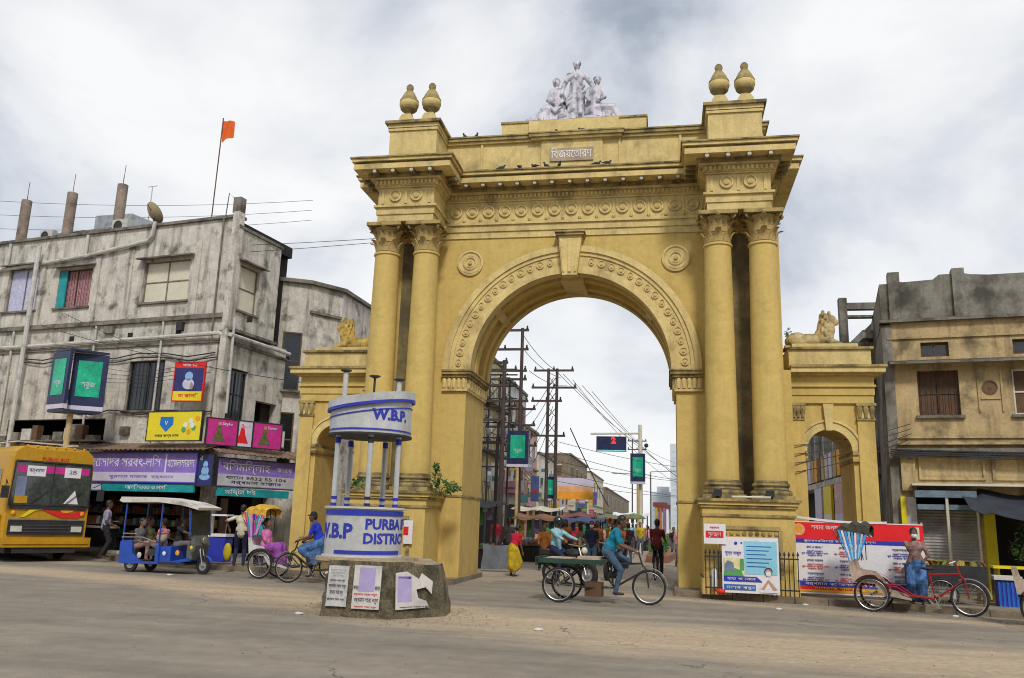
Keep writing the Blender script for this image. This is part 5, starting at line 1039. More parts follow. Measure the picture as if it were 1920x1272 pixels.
for z in range(6): fp(t, [(.52, 1.0-z*.085), (1.05-.06*(z % 3), 1.0-z*.085), (1.05-.06*(z % 3), 1.02-z*.085), (.52, 1.02-z*.085)], MATS['mid_blue_panel'], -.008)
text('\u09b8\u09c1\u09b8\u09cd\u09a5 \u09a5\u09be\u0995\u09c1\u09a8', .09, MBL, t, (.24, -.012, .86), width=.34); text('\u09ae\u09be\u09b8\u09cd\u0995 \u09aa\u09b0\u09c1\u09a8', .08, MWH, t, (.38, -.018, .135), width=.6); text('\u09b9\u09be\u09a4 \u09a7\u09cb\u09ac\u09c7\u09a8', .08, MWH, t, (.4, -.018, .315), width=.6)
for x, z, r in ((.30, 1.07, .035), (.42, 1.08, .02)): MB().lathe([(r, 0), (r, .004)], 10, (x, -.008, z), axis='y').build('print', MBL, t)
fp(t, [(.78, .05), (1.17, .05), (1.14, .2), (1.0, .36), (.95, .38), (.88, .34), (.80, .2)], MWH, -.016); fp(t, [(.80, .12), (.96, .32), (.99, .30), (.87, .1)], MSK, -.020); fp(t, [(1.15, .12), (.97, .32), (.94, .30), (1.06, .1)], MSK, -.0235)
for (x, z, r, mm, yy) in ((.97, .49, .085, MBK, -.02), (.97, .475, .07, MSK, -.025), (.97, .445, .055, MWH, -.03)): MB().lathe([(r, 0), (r, .004)], 14, (x, yy, z), axis='y').build('print', mm, t)
t = thing('notice', 'small white notice with a red stripe left of the blue awareness poster', 'notice', (3.26, -1.80, 1.2)); MB().box(0, .47, 0, .015, 0, .43).build('sheet', MWH, t); MB().box(.04, .42, -.004, -.001, .13, .28).build('print', MRD, t); text('\u09b6\u09c1\u09ad\u09c7\u099a\u09cd\u099b\u09be', .12, MWH, t, (.23, -.01, .2), width=.28); text('\u09ac\u09b0\u09cd\u09a7\u09ae\u09be\u09a8', .06, MRD, t, (.23, -.006, .35), width=.2)
t = thing('notice', 'white notice with a red square on the left pedestal behind the booth', 'notice', (-3.75, -1.47, .95)); MB().box(0, .22, 0, .015, 0, .55).build('sheet', MWH, t); MB().box(.0, .12, -.004, -.001, .2, .40).build('print', MRD, t)
t = thing('bollard', 'short white bollard with peeling base behind the right railing', 'bollard', (3.48, -1.55, .13)); MB().lathe([(.06, 0), (.06, .14)], 10, m=1).lathe([(.06, .142), (.055, .5), (.03, .53)], 10).build('post', [MWH, MOR], t, smooth=True)
t = thing('stone', 'small red painted stone at the foot of the blue poster', 'stone', (3.6, -1.78, .15)); MB().sphere((0, 0, .05), (.1, .07, .06), 9).build('stone', MRD, t, smooth=True)
t = thing('floodlight', 'black floodlight at the foot of the inner right column', 'floodlight', (3.6, -1.36, 2.2)); MB().box(-.09, .09, -.08, .06, .05, .2).box(-.02, .02, -.02, .02, 0, .05).build('housing', MIR, t)
k = thing('floodlight', 'black floodlight at the foot of the outer right column', 'floodlight', (4.75, -1.36, 2.2)); MB().box(-.09, .09, -.08, .06, .05, .2).box(-.02, .02, -.02, .02, 0, .05).build('housing', MIR, k)
t = thing('tube_light', 'pale tube light lying along the ledge of the right pedestal', 'lamp', (3.9, -1.47, 2.21)); MB().tube([(0, 0, .03), (.85, 0, .03)], .025).build('tube', MCR, t)
t = thing('blue_crate', 'blue ribbed crate with white lid beside the yellow shop pillar', 'crate', RWp(1.75, -2.0, -.1), RZ)
MB().box(-.2, .2, -.2, .2, 0, .62).build('body', MBL, t)
for i in range(5): MB().box(-.19+i*.08, -.15+i*.08, -.215, -.2, .03, .6).build('rib', mat('bright_blue', (.02, .14, .55), bump=0), t)
MB().box(-.26, .26, -.25, .25, .64, .72).build('lid', MATS['paper_white'], t)
t = thing('shop_table', 'yellow-topped wooden table behind the blue crate', 'table', RWp(2.1, -1.3, -.1), RZ); MB().box(-.5, .6, -.3, .3, .85, .9).build('top', MYE, t)
for x in (-.45, .55):
    for y in (-.25, .25): MB().box(x-.03, x+.03, y-.03, y+.03, 0, .85).build('leg', MWD, t)
# ================================================================ wheels and vehicles
MTY = mat('tyre_rubber', (.025, .024, .023), var=.3, rough=.85); MCHR = mat('dull_chrome', (.50, .50, .50), var=.1, rough=.35, metal=.8); MDG = mat('dark_green_paint', (.02, .055, .04), var=.3, stain=.4)
def wheel(par, loc, r=.34, th=.022, rim=MCHR, spokes=18, name='wheel'):
    o = MB().ring((0, 0, 0), r-th, th, 36, 8).build(name, MTY, par, smooth=True, loc=loc)
    MB().ring((0, 0, 0), r-2*th-.004, th*.5, 32, 5).build('rim', rim, o, smooth=True)
    b = MB()
    for i in range(spokes): a = 2*pi*i/spokes; b.tube([(.02*cos(a+1), -.02 if i % 2 else .02, .02*sin(a+1)), ((r-2*th)*cos(a), 0, (r-2*th)*sin(a))], .0028, 4, cap=False)
    b.build('spokes', MCHR, o); MB().tube([(0, -.045, 0), (0, .045, 0)], .024, 8).build('hub', MCHR, o)
    return o
def solid_wheel(par, loc, r, w_, name='wheel'):
    o = MB().lathe([(r*.6, -w_/2), (r*.93, -w_/2), (r, -w_*.3), (r, w_*.3), (r*.93, w_/2), (r*.6, w_/2), (r*.55, w_*.2), (.01, w_*.2)], 26, axis='y').build(name, MTY, par, smooth=True, loc=loc)
    MB().lathe([(.001, -w_*.3), (r*.5, -w_*.25), (r*.56, -w_*.52), (r*.56, w_*.52), (r*.5, w_*.25), (r*.2, w_*.2), (r*.18, w_*.5), (.001, w_*.5)], 18, axis='y').build('rim', MST, o, smooth=True); return o
def bike_front(t, x, paint, y=0, r=.34, hb=1.02):
    """front wheel, fork, head tube, bars"""
    wheel(t, (x, y, r), r)
    MB().tube([(x, y-.055, r), (x-.06, y-.05, r+.36), (x-.12, y, r+.42)], .014, 6).tube([(x, y+.055, r), (x-.06, y+.05, r+.36), (x-.12, y, r+.42)], .014, 6).tube([(x-.12, y, r+.40), (x-.20, y, hb-.02)], .018, 6).build('fork', paint, t)
    MB().tube([(x-.30, y+.27, hb-.02), (x-.20, y+.2, hb+.02), (x-.19, y, hb), (x-.20, y-.2, hb+.02), (x-.30, y-.27, hb-.02)], .012, 6).build('handlebar', MCHR, t)
    b = MB(); vs = []
    for i in range(13): a = pi*.02+pi*.62*i/12; vs += [(x+(r+.03)*cos(a), y-.03, r+(r+.03)*sin(a)), (x+(r+.045)*cos(a), y, r+(r+.045)*sin(a)), (x+(r+.03)*cos(a), y+.03, r+(r+.03)*sin(a))]
    b.add(vs, [(3*i+j, 3*i+j+1, 3*i+4+j, 3*i+3+j) for i in range(12) for j in range(2)]); b.build('mudguard', MCHR, t, smooth=True)
def drive(t, x0, x1, y=0, paint=MIR):
    """frame between seat post x0 and head tube x1, cranks, saddle"""
    MB().tube([(x0, y, .30), (x0-.09, y, .84)], .018, 6).tube([(x0, y, .30), (x1-.10, y, .66)], .022, 6).tube([(x0-.07, y, .76), (x1-.14, y, .80)], .02, 6).tube([(x0, y, .30), (x0-.45, y, .33)], .014, 6).build('frame', paint, t)
    MB().sphere((x0-.11, y, .88), (.13, .075, .035), 10).build('saddle', MIR, t, smooth=True)
    MB().ring((x0, y-.05, .30), .085, .008, 18).tube([(x0, y-.06, .30), (x0+.06, y-.09, .15)], .01).tube([(x0, y+.06, .30), (x0-.06, y+.09, .45)], .01).box(x0+.01, x0+.11, y-.15, y-.07, .13, .15).box(x0-.11, x0-.01, y+.07, y+.15, .44, .46).build('crank', MCHR, t)
def cycle_rickshaw(label, loc, rz, paint, seatm, hood=None, hang=None, group=None, skirt=None):
    t = thing('cycle_rickshaw', label, 'cycle rickshaw', loc, rz, group)
    for s in (-1, 1): wheel(t, (0, s*.42, .34), rim=MCHR if paint is not MRD else paint)
    MB().tube([(0, -.5, .34), (0, .5, .34)], .02).build('axle', MIR, t)
    bike_front(t, 1.72, paint); drive(t, 1.12, 1.72, 0, paint)
    for s in (-1, 1): MB().tube([(-.35, s*.3, .52), (.45, s*.3, .5), (.7, s*.2, .34), (1.12, s*.02, .30)], .018, 6).build('chassis_bar', paint, t)
    # body: curved side panels, bench, footboard
    for s in (-1, 1):
        MB().prism([(-.36, .56), (-.42, .98), (-.34, 1.02), (-.28, .8), (.02, .76), (.16, .62), (.26, .42), (.72, .30), (.72, .26), (.2, .34), (.06, .54)], s*.36-.012, s*.36+.012, 'y').build('side_panel', seatm, t)
    MB().box(-.34, .14, -.345, .345, .56, .62).build('seat', mat('seat_vinyl', (.25, .20, .15), var=.3) if seatm is not MRD else MRD, t); MB().prism([(-.36, .62), (-.30, .62), (-.36, 1.02), (-.42, 1.02)], -.345, .345, 'y').build('backrest', seatm, t); MB().box(.2, .74, -.345, .345, .27, .29).build('footboard', MIR, t)
    for s in (-1, 1):
        b = MB(); vs = []
        for i in range(13): a = pi*.05+pi*.9*i/12; vs += [(.38*cos(a), s*.42-.05, .34+.38*sin(a)), (.38*cos(a), s*.42+.05, .34+.38*sin(a))]
        b.add(vs, [(2*i, 2*i+1, 2*i+3, 2*i+2) for i in range(12)]); b.build('mudguard', paint, t, smooth=True)
    if hood:
        z0 = .98
        for i, (dx, h) in enumerate(((-.42, .62), (-.22, .74), (.02, .76), (.22, .68))):
            MB().tube([(-.34+.06*i, -.36, z0)]+[(-.34+dx*.8, -.36*cos(a)*1.0, z0+h-.10+.10*sin(a)) for a in np.linspace(.1, pi-.1, 7)]+[(-.34+.06*i, .36, z0)], .010, 5).build('hood_bow', MIR, t)
        def F(u, v): x = lerp(-.62, .02, u); a = lerp(.0, pi, v); sag = .03*cos(u*3*2*pi); return (x, -.37*cos(a), z0+.56+.12*sin(a)**.6+.10*sin(u*pi*.8)-sag-(.12 if (v < .01 or v > .99) else 0))
        q = MB(); q.sheet(F, 18, 14); q.sheet(lambda u, v: tuple(Vector(F(u, v))-Vector((0, 0, .01))), 18, 14); q.build('hood', hood, t, smooth=True)
    if hang:
        for i in range(9):
            x = -.58+.065*i
            q = MB(); xb = lerp(x, -.28, .62); q.prism([(xb-.01, z0-.02+.02*i*.5), (xb+.015, z0-.02+.02*i*.5), (x+.024, z0+.60-.01*i), (x-.02, z0+.60-.01*i)], -.375, -.365, 'y'); q.build('hanging_strip', hang[i % len(hang)], t)
    return t
Mred = mat('rickshaw_red', (.32, .015, .02), var=.2, stain=.3)
Mstraw = mat('marigold_canopy', (.62, .38, .05), var=.35, scale=14, rough=.9); Mbeige = mat('beige_rexine', (.46, .36, .28), var=.2, stain=.3)
Mwp = mat('white_enamel', (.60, .58, .56), var=.1, stain=.3)
MB1 = mat('bright_blue_strip', (.06, .32, .72), bump=0)
cycle_rickshaw('cycle rickshaw with cream body and marigold canopy beside the booth', (-7.28, -1.15, 0), radians(-6), MIR, Mwp, Mstraw, [MPK, MTEAL, MPV, mat('pink_cloth', (.7, .2, .5), bump=0), MBL])
RP = cycle_rickshaw('cycle rickshaw with black and pink hood hidden behind the police booth', (-4.5, -2.2, 0), radians(184), MIR, Mwp, mat('black_pink_hood', (.03, .03, .04), var=.4, scale=10), [mat('pink_fringe', (.6, .25, .28), bump=0), MIR])
cycle_rickshaw('parked red cycle rickshaw with blue streamers and black hood', (6.62, -2.38, 0), radians(-19), Mred, Mbeige, mat('black_hood', (.06, .055, .04), var=.5, scale=10), [MB1, MWH, MB1, MCY])
cycle_rickshaw('cycle rickshaw mostly cut off at the right edge of the picture', (9.0, -4.3, 0), radians(-20), MIR, Mbeige, None, None)
# cargo tricycle
t = thing('cargo_tricycle', 'flatbed cargo tricycle with green-edged wooden bed crossing the arch', 'cargo tricycle', (.35, -3.55, 0), radians(-4))
for s in (-1, 1): wheel(t, (0, s*.45, .34))
MB().tube([(0, -.5, .34), (0, .5, .34)], .022).build('axle', MIR, t)
bike_front(t, 1.75, MIR); drive(t, 1.05, 1.75)
for i in range(7): MB().box(-.42, .92, -.44+i*.127, -.325+i*.127, .80, .835).build('bed_plank', mat('bed_wood', (.24, .17, .10), var=.35, scale=5, stain=.4), t)
MB().box(-.45, .95, -.48, -.445, .76, .85).box(-.45, .95, .445, .48, .76, .85).box(-.48, -.425, -.48, .48, .70, .87).build('bed_frame', MDG, t)
for s in (-1, 1): MB().tube([(-.4, s*.3, .76), (-.05, s*.3, .52), (0, s*.3, .36)], .018).tube([(.5, s*.3, .76), (.1, s*.3, .45), (0, s*.3, .36)], .018).tube([(.9, s*.1, .78), (.95, s*.04, .45), (1.05, 0, .32)], .018).tube([(0, s*.3, .34), (.55, s*.2, .3), (1.05, 0, .30)], .016).build('chassis_bar', MIR, t)
MB().box(.48, .82, -.16, .16, .12, .40).build('battery_box', MWD, t)
MB().box(-.25, .25, -.43, .1, .83, .87).box(.35, .8, -.3, .2, .837, .90).build('sacking', Mbeige, t)
TRI = t
# electric rickshaw
MEB = mat('rickshaw_blue', (.012, .07, .42), var=.15, rough=.4, stain=.2, spec=.6)
t = thing('electric_rickshaw', 'bright blue electric rickshaw with white roof and passengers', 'auto rickshaw', (-11.1, -.85, 0), radians(-5)); t.scale = (.86, .9, .95)
for s in (-1, 1): solid_wheel(t, (.15, s*.42, .22), .22, .10)
solid_wheel(t, (2.32, 0, .22), .22, .09, 'front_wheel')
MB().prism([(-.25, .28), (-.25, .8), (.15, .84), (.2, .5), (.55, .30), (1.0, .30), (1.0, .72), (1.12, .72), (1.12, .24), (-.2, .22)], -.50, -.44, 'y').build('side_panel', MEB, t); MB().prism([(-.25, .28), (-.25, .8), (.15, .84), (.2, .5), (.55, .30), (1.0, .30), (1.0, .72), (1.12, .72), (1.12, .24), (-.2, .22)], .44, .50, 'y').build('side_panel', MEB, t)
MB().box(-.22, 2.0, -.46, .46, .24, .30).box(-.24, -.18, -.46, .46, .3, .85).build('floor', MIR, t)
MB().box(1.12, 1.5, -.46, .46, .30, .70).build('driver_bench', MEB, t); MB().box(-.17, .25, -.43, .43, .45, .62).build('rear_seat', mat('seat_black', (.04, .04, .045)), t); MB().box(.72, 1.0, -.43, .43, .45, .62).build('facing_seat', MATS['seat_black'], t)
MB().prism([(1.5, .26), (2.1, .34), (2.05, .42), (1.5, .32)], -.46, .46, 'y').build('footwell', MEB, t)
MB().prism([(1.98, .40), (2.12, .38), (2.22, .75), (2.12, 1.02), (2.02, 1.0), (2.08, .72)], -.33, .33, 'y').build('front_shield', mat('shield_grey', (.12, .13, .13), stain=.3), t)
for x, zt in ((-.2, 1.80), (1.06, 1.84), (2.0, 1.70)):
    for s in (-1, 1): MB().tube([(x+(.1 if x > 1.9 else 0), s*.46, .7 if x < 1.9 else 1.0), (x, s*.46, zt)], .022, 8).build('roof_post', MEB, t)
for s in (-1, 1): MB().tube([(-.2, s*.48, 1.0), (.3, s*.48, 1.0)], .014).tube([(-.2, s*.48, 1.2), (-.2, s*.48, 1.22)], .014).tube([(-.22, s*.5, .9), (.5, s*.5, .92), (1.0, s*.5, .8)], .012).build('hand_rail', MCHR, t)
q = MB(); q.prism([(-.42, 1.86), (-.36, 1.97), (.9, 1.98), (1.8, 1.88), (2.35, 1.74), (2.33, 1.68), (1.8, 1.78), (.9, 1.86), (-.3, 1.82)], -.55, .55, 'y'); q.build('roof', mat('white_roof', (.66, .64, .58), var=.1, stain=.45, thr=.52), t)
MB().prism([(2.1, 1.02), (2.13, 1.02), (2.02, 1.66), (1.99, 1.66)], -.4, .4, 'y').build('windscreen', MGL, t)
MB().tube([(2.32, -.07, .22), (2.2, -.07, .6), (2.1, 0, 1.0)], .02).tube([(2.32, .07, .22), (2.2, .07, .6), (2.1, 0, 1.0)], .02).tube([(2.0, -.3, 1.06), (2.1, 0, 1.02), (2.0, .3, 1.06)], .014).build('fork', MCHR, t)
q = MB(); q.T = Matrix.Translation((2.24, 0, .88)) @ Matrix.Rotation(pi/2, 4, 'Z'); q.lathe([(.001, -.06), (.09, -.03), (.10, .03), (.085, .05), (.001, .06)], 14, axis='y'); q.build('headlamp', MCHR, t, smooth=True)
b = MB(); vs = []
for i in range(13): a = pi*.1+pi*.75*i/12; vs += [(2.32+.27*cos(a), -.07, .22+.27*sin(a)), (2.32+.27*cos(a), .07, .22+.27*sin(a))]
b.add(vs, [(2*i, 2*i+1, 2*i+3, 2*i+2) for i in range(12)]); b.build('mudguard', MEB, t, smooth=True)
for (x, z, mm, r) in ((1.75, .55, MOR, .07), (2.2, .7, MYE, .05), (.45, .45, MPIPE, .08), (1.3, .52, MWH, .06)): MB().sphere((x, -.49, z), (r, .02, r), 8).build('decal', mm, t)
ER = t
# bus
MBY = mat('bus_yellow', (.52, .28, .010), var=.12, rough=.42, scale=1.5, stain=.35, thr=.56, stain_col=(.2, .12, .02), spec=.5, bump=.06, streak=.15)
t = thing('bus', 'yellow bus with red swoosh and black grille at the left edge', 'bus', (-15.35, .95, 0), radians(-30)); t.scale = (1.08, 1.06, 1.14)
Wb = 1.15
def body_section(x, inset=0, top_=2.92):
    return [(x, -Wb+inset, .42), (x, -Wb+inset, 2.5), (x, -Wb+.05+inset, 2.72), (x, -Wb+.22+inset, 2.86), (x, -Wb*.4, top_), (x, Wb*.4, top_), (x, Wb-.22-inset, 2.86), (x, Wb-.05-inset, 2.72), (x, Wb-inset, 2.5), (x, Wb-inset, .42)]
secs = [body_section(-8.5), body_section(-.35), body_section(-.12, .03, 2.88), body_section(0, .09, 2.8)]
b = MB(); vs = [p for s in secs for p in s]; k = 10
fs = [(j*k+i, j*k+(i+1) % k, (j+1)*k+(i+1) % k, (j+1)*k+i) for j in range(3) for i in range(k)]+[tuple(range(k))[::-1], tuple(3*k+i for i in range(k))]
b.add(vs, fs); b.build('body', MBY, t, smooth=True, ang=35)
F0 = .012
def fy(par, y0, y1, z0, z1, M, x=F0, d=.02, name='panel'): return MB().box(x-.012, x+d, y0, y1, z0, z1).build(name, M, par)
ws = fy(t, -1.03, 1.03, 1.40, 2.46, mat('bus_glass', (.05, .065, .065), rough=.08, var=.5, scale=1.5, bump=0, spec=.8), F0, .012, 'windscreen')
MB().tube([(F0+.02, -1.05, 1.40), (F0+.02, -1.0, 2.48), (F0+.02, 1.0, 2.48), (F0+.02, 1.05, 1.40)], .03, 6, closed=True).build('windscreen_seal', MIR, t); fy(t, -1.0, 1.0, 1.30, 1.41, MIR, F0, .03, 'wiper_panel')
for (a, c, z0, z1, mm) in ((-.95, .95, 2.2, 2.38, MPK), (-.70, -.22, 2.12, 2.38, MWH), (.28, .72, 2.12, 2.38, MWH)): MB().box(F0+.013+(.002 if mm is MWH else 0), F0+.018+(.002 if mm is MWH else 0), a, c, z0, z1).build('sticker', mm, ws)
text('\u09ac\u09b0\u09cd\u09a7\u09ae\u09be\u09a8', .14, MNV, ws, (F0+.022, -.46, 2.26), right=(0, 1, 0), width=.4); text('2B', .14, MNV, ws, (F0+.022, .5, 2.26), right=(0, 1, 0), width=.2)
MB().prism([(.35, 1.45), (.75, 1.45), (.62, 1.8)], F0+.013, F0+.016, 'x').build('sticker', MWH, ws); MB().box(F0+.013, F0+.016, -.93, -.6, 1.44, 1.62).build('sticker', MBY, ws); MB().box(F0+.013, F0+.016, -.93, -.68, 1.62, 2.1).build('sticker', MATS['slate_print'], ws)
MB().box(F0, F0+.045, -.25, .25, .48, .6).build('number_plate', MYE, t)
for y0, y1 in ((-.55, -.1), (.35, .8)): MB().tube([(F0+.03, y0, 1.40), (F0+.04, y1, 1.78)], .010, 4).build('wiper', MIR, t)
MB().tube([(F0+.018, 0, 1.42), (F0+.018, 0, 2.42)], .014, 4).build('windscreen_divider', MIR, t)
for s in (-1, 1): MB().sphere((F0+.02, s*.9, 1.2), (.03, .06, .06), 10).build('indicator', MOR, t)
for k_ in range(7): MB().sphere((-.05, -.75+k_*.25, 2.88), (.03, .03, .03), 6).build('marker_lamp', MOR, t)
text('PUBLIC BUS', .12, MRD, t, (F0+.004, 0, 2.57), right=(0, 1, 0), width=.7)
fy(t, -.98, .98, .66, 1.02, MIR, F0, .03, 'grille')
for z in (.74, .82, .90): MB().box(F0+.03, F0+.045, -.95, .95, z-.01, z+.01).build('grille_bar', mat('grille_grey', (.07, .07, .075)), t)
for s in (-1, 1):
    q = MB(); q.box(F0+.03, F0+.06, s*.78-.14, s*.78+.14, .74, .88); q.build('headlight', mat('lamp_glass', (.6, .6, .55), rough=.2), t)
MB().box(F0, F0+.04, -.98, .98, 1.03, 1.06).build('chrome_strip', MCHR, t)
def swoosh(pts, M, name='swoosh'):
    MB().prism(pts, F0+.0, F0+.012, 'x').build(name, M, t)
swoosh([(-.7, 1.10), (-.6, 1.10), (-.35, 1.26), (-.1, 1.30), (-.15, 1.34), (-.5, 1.28)], MYE); swoosh([(-.2, 1.3), (.1, 1.18), (.35, 1.09), (.8, 1.09), (.98, 1.2), (.98, 1.33), (.6, 1.2), (.2, 1.26)], MRD); swoosh([(.35, 1.2), (.6, 1.24), (.75, 1.33), (.3, 1.34)], MOR)
q = MB(); q.box(-.1, .16, -Wb-.02, Wb+.02, .36, .60); q.box(.16, .19, -1.1, 1.1, .44, .52); q.build('bumper', MBY, t); MB().box(-.0, .12, -.8, .8, .22, .34).build('valance', MIR, t)
for s in (-1, 1): MB().tube([(.02, s*1.13, 1.9), (.22, s*1.25, 2.0), (.24, s*1.25, 1.85)], .012).box(.2, .26, s*1.25-.09, s*1.25+.09, 1.55, 1.85).build('mirror', MIR, t)
for k_ in range(6):
    x1 = -.45-k_*1.25; x0 = x1-1.12
    w_ = MB().box(x0, x1, -Wb-.012, -Wb+.01, 1.45, 2.25).build('side_window', MGL, t); MB().tube([(x0, -Wb-.02, 1.44), (x1, -Wb-.02, 1.44), (x1, -Wb-.02, 2.26), (x0, -Wb-.02, 2.26)], .02, 5, closed=True).tube([(x0, -Wb-.02, 1.85), (x1, -Wb-.02, 1.85)], .012, 4).build('window_frame', MCHR, w_)
MB().box(-8.4, -.4, -Wb-.012, -Wb, 1.28, 1.40).build('side_stripe', MPIPE, t); MB().prism([(-.5, 1.26), (-2.6, .7), (-3.4, .7), (-2, 1.26)], -Wb-.010, -Wb-.001, 'y').build('swoosh', MRD, t); MB().box(-8.4, -.3, -Wb-.016, -Wb, .78, .81).box(-8.4, -.3, -Wb-.016, -Wb, .60, .63).build('rub_rail', MATS['grille_grey'], t)
MB().prism([(-.12, 1.15), (-.3, 1.15), (-.3, .7), (-.12, .7)], -Wb-.02, -Wb-.0, 'y').build('light_cluster', MOR, t)
for x in (-1.5, -6.2):
    for s in (-1, 1): solid_wheel(t, (x, s*.98, .46), .46, .26)
MB().tube([(-8, -.8, 3.0), (-.6, -.8, 3.0), (-.6, .8, 3.0), (-8, .8, 3.0)], .02, 5, closed=True).build('roof_rack', MPIPE, t)
MB().box(-8.3, -.2, -.9, .9, .2, .42).build('underbody', MIR, t)
# motorcycle
def motorcycle(label, loc, rz, paint):
    t = thing('motorcycle', label, 'motorcycle', loc, rz)
    for x in (0, 1.25): solid_wheel(t, (x, 0, .30), .30, .09)
    MB().prism([(.3, .42), (.85, .42), (.95, .6), (.75, .62), (.3, .55)], -.10, .10, 'y').build('engine', MIR, t); MB().sphere((.72, 0, .80), (.26, .13, .12), 12).build('tank', paint, t, smooth=True); MB().prism([(-.25, .74), (.5, .74), (.5, .82), (-.3, .88)], -.12, .12, 'y').build('seat', MIR, t)
    MB().tube([(1.25, -.08, .3), (1.0, -.07, .95)], .022).tube([(1.25, .08, .3), (1.0, .07, .95)], .022).tube([(.88, -.33, 1.03), (1.0, 0, .98), (.88, .33, 1.03)], .014).build('fork', MCHR, t)
    MB().sphere((1.12, 0, .88), (.08, .09, .09), 10).build('headlamp', MCR, t, smooth=True); MB().prism([(-.35, .62), (.3, .5), (.35, .74), (-.3, .78)], -.09, .09, 'y').build('tail', paint, t)
    return t
BIKE = motorcycle('dark motorcycle under the helmeted rider behind the cargo tricycle', (-.5, 1.0, 0), radians(-35), MIR)
motorcycle('white-fronted motorcycle ridden by two people in orange beyond the cyclist', (1.0, 4.6, 0), radians(-100), MWH)
motorcycle('dark scooter parked beside the left stalls inside the arch', (-3.0, 8.6, 0), radians(-70), MIR)
# bicycle seen from behind
t = thing('bicycle', 'black bicycle ridden away from the camera by a man in maroon', 'bicycle', (2.10, 4.4, 0), radians(84))
wheel(t, (0, 0, .34)); bike_front(t, 1.05, MIR); drive(t, .48, 1.05)
# ================================================================ stalls and awnings in the street
def stall(label, loc, rz, w_, d, h, cover, table, goods, cloth=None):
    t = thing('market_stall', label, 'market stall', loc, rz)
    rs = random.Random(int(w_*10+loc[1]*7))
    for x in (-w_/2, w_/2):
        for y in (0, d): MB().tube([(x, y, 0), (x, y, h)], .025, 6).build('post', MIR, t)
    F = lambda u, v: (lerp(-w_/2-.15, w_/2+.15, u), lerp(-.3, d+.1, v), h+.15*v-.10*sin(u*pi*2)**2-.06*(1-v)); q = MB(); q.sheet(F, 14, 6); q.sheet(lambda u, v: tuple(Vector(F(u, v))-Vector((0, 0, .01))), 14, 6); q.build('awning', cover, t, smooth=True)
    MB().box(-w_/2, w_/2, .1, d, .62, .68).build('table_top', table, t); MB().box(-w_/2+.05, w_/2-.05, .15, d-.1, 0, .6).build('table_skirt', cloth or MDK, t)
    for i in range(int(w_/.2)):
        for j in range(2):
            m_ = goods[(i*2+j) % len(goods)]; MB().sphere((-w_/2+.15+i*.2, .3+j*.3, .72), (.09, .12, .07+.03*((i+j) % 2)), 8).build('goods', m_, t)
    for i in range(int(w_/.3)):
        MB().box(-w_/2+.1+i*.3, -w_/2+.28+i*.3, .05, .09, h-rs.uniform(.3, .8), h-.12).build('hanging_goods', goods[i % len(goods)], t)
    return t
GD = [mat('goods_'+n_, c_, var=.35, scale=9) for n_, c_ in (('orange', (.45, .16, .03)), ('red', (.32, .03, .03)), ('yellow', (.45, .33, .04)), ('green', (.06, .16, .05)), ('violet', (.2, .14, .3)), ('brown', (.14, .08, .05)), ('teal', (.03, .16, .17)))]
MCLY = mat('grey_cloth', (.17, .19, .23), var=.2, rough=.9); MORc = mat('orange_awning', (.27, .12, .05), var=.3, stain=.4); MBLc = mat('navy_awning', (.05, .06, .15), var=.2)
Mrdc = mat('faded_red_awning', (.22, .055, .05), var=.3, stain=.4)
stall('dark stall with orange and yellow hanging goods beside the left pier', (-3.9, 6.4, 0), radians(12), 1.6, 1.2, 2.1, MTAR, MWD, GD)
stall('stall with orange-edged awning behind the woman in red', (-2.6, 12.5, 0), 0, 1.7, 1.2, 1.75, MORc, MWD, GD[2:]+GD)
stall('stall with navy awning behind the helmeted rider', (-1.0, 13.5, 0), 0, 1.6, 1.2, 1.7, MBLc, MWD, GD[3:]+GD)
stall('stall with pale awning farther along the left kerb', (-3.8, 20, 0), 0, 2.2, 1.3, 2.2, MCR, MWD, GD)
stall('stall under a red and green parasol cloth, centre left', (-2.2, 24, 0), 0, 1.8, 1.2, 2.0, Mrdc, MWD, GD[1:])
stall('stall with leaf-green awning beyond the red one', (-.9, 27, 0), 0, 1.8, 1.2, 2.0, mat('lime_awning', (.14, .19, .07), var=.3), MWD, GD[4:]+GD)
stall('far white stall at the median tip', (.2, 33, 0), 0, 2.0, 1.2, 2.2, MWH, MWD, GD)
q = MB(); F = lambda u, v: (lerp(-.5, .5, u)+.03*sin(v*5), .05*sin(u*9)+.04*v, lerp(.85, .08, v)-.05*sin(u*pi)*(1-v)); q.sheet(F, 16, 8); q.sheet(lambda u, v: tuple(Vector(F(u, v))+Vector((0, .01, 0))), 16, 8)
tag(q.build('cloth_screen', MCLY, None, smooth=True, loc=(-2.75, 5.2, 0)), 'grey-blue cloth hung as a screen left of the woman in red', 'cloth screen')
t = thing('awning', 'orange, white and violet striped awning board over the left shops', 'awning', (-4.6, 31, 3.0), radians(15)); MB().box(0, 2.6, 0, .05, 0, .45).build('lower_stripe', MOR, t); MB().box(0, 2.6, 0, .05, .45, .8).build('middle_stripe', MATS['peach_print'], t); MB().box(0, 2.6, 0, .05, .8, 1.3).build('upper_stripe', MLIL, t)
SG = [mat('sign_'+n_, c_, var=.25, scale=3, stain=.3, bump=0) for n_, c_ in (('white', (.55, .55, .54)), ('red', (.34, .05, .04)), ('pink', (.42, .16, .2)), ('yellow', (.5, .36, .08)), ('teal', (.06, .2, .22)), ('lilac', (.36, .34, .42)), ('blue', (.07, .1, .26)), ('cream', (.5, .45, .34)), ('green', (.10, .2, .1)))]
labs = ['white vertical shop sign', 'red shop sign', 'pink shop sign', 'yellow shop sign', 'teal shop sign', 'lilac shop sign', 'blue shop sign', 'cream shop sign', 'green shop sign']
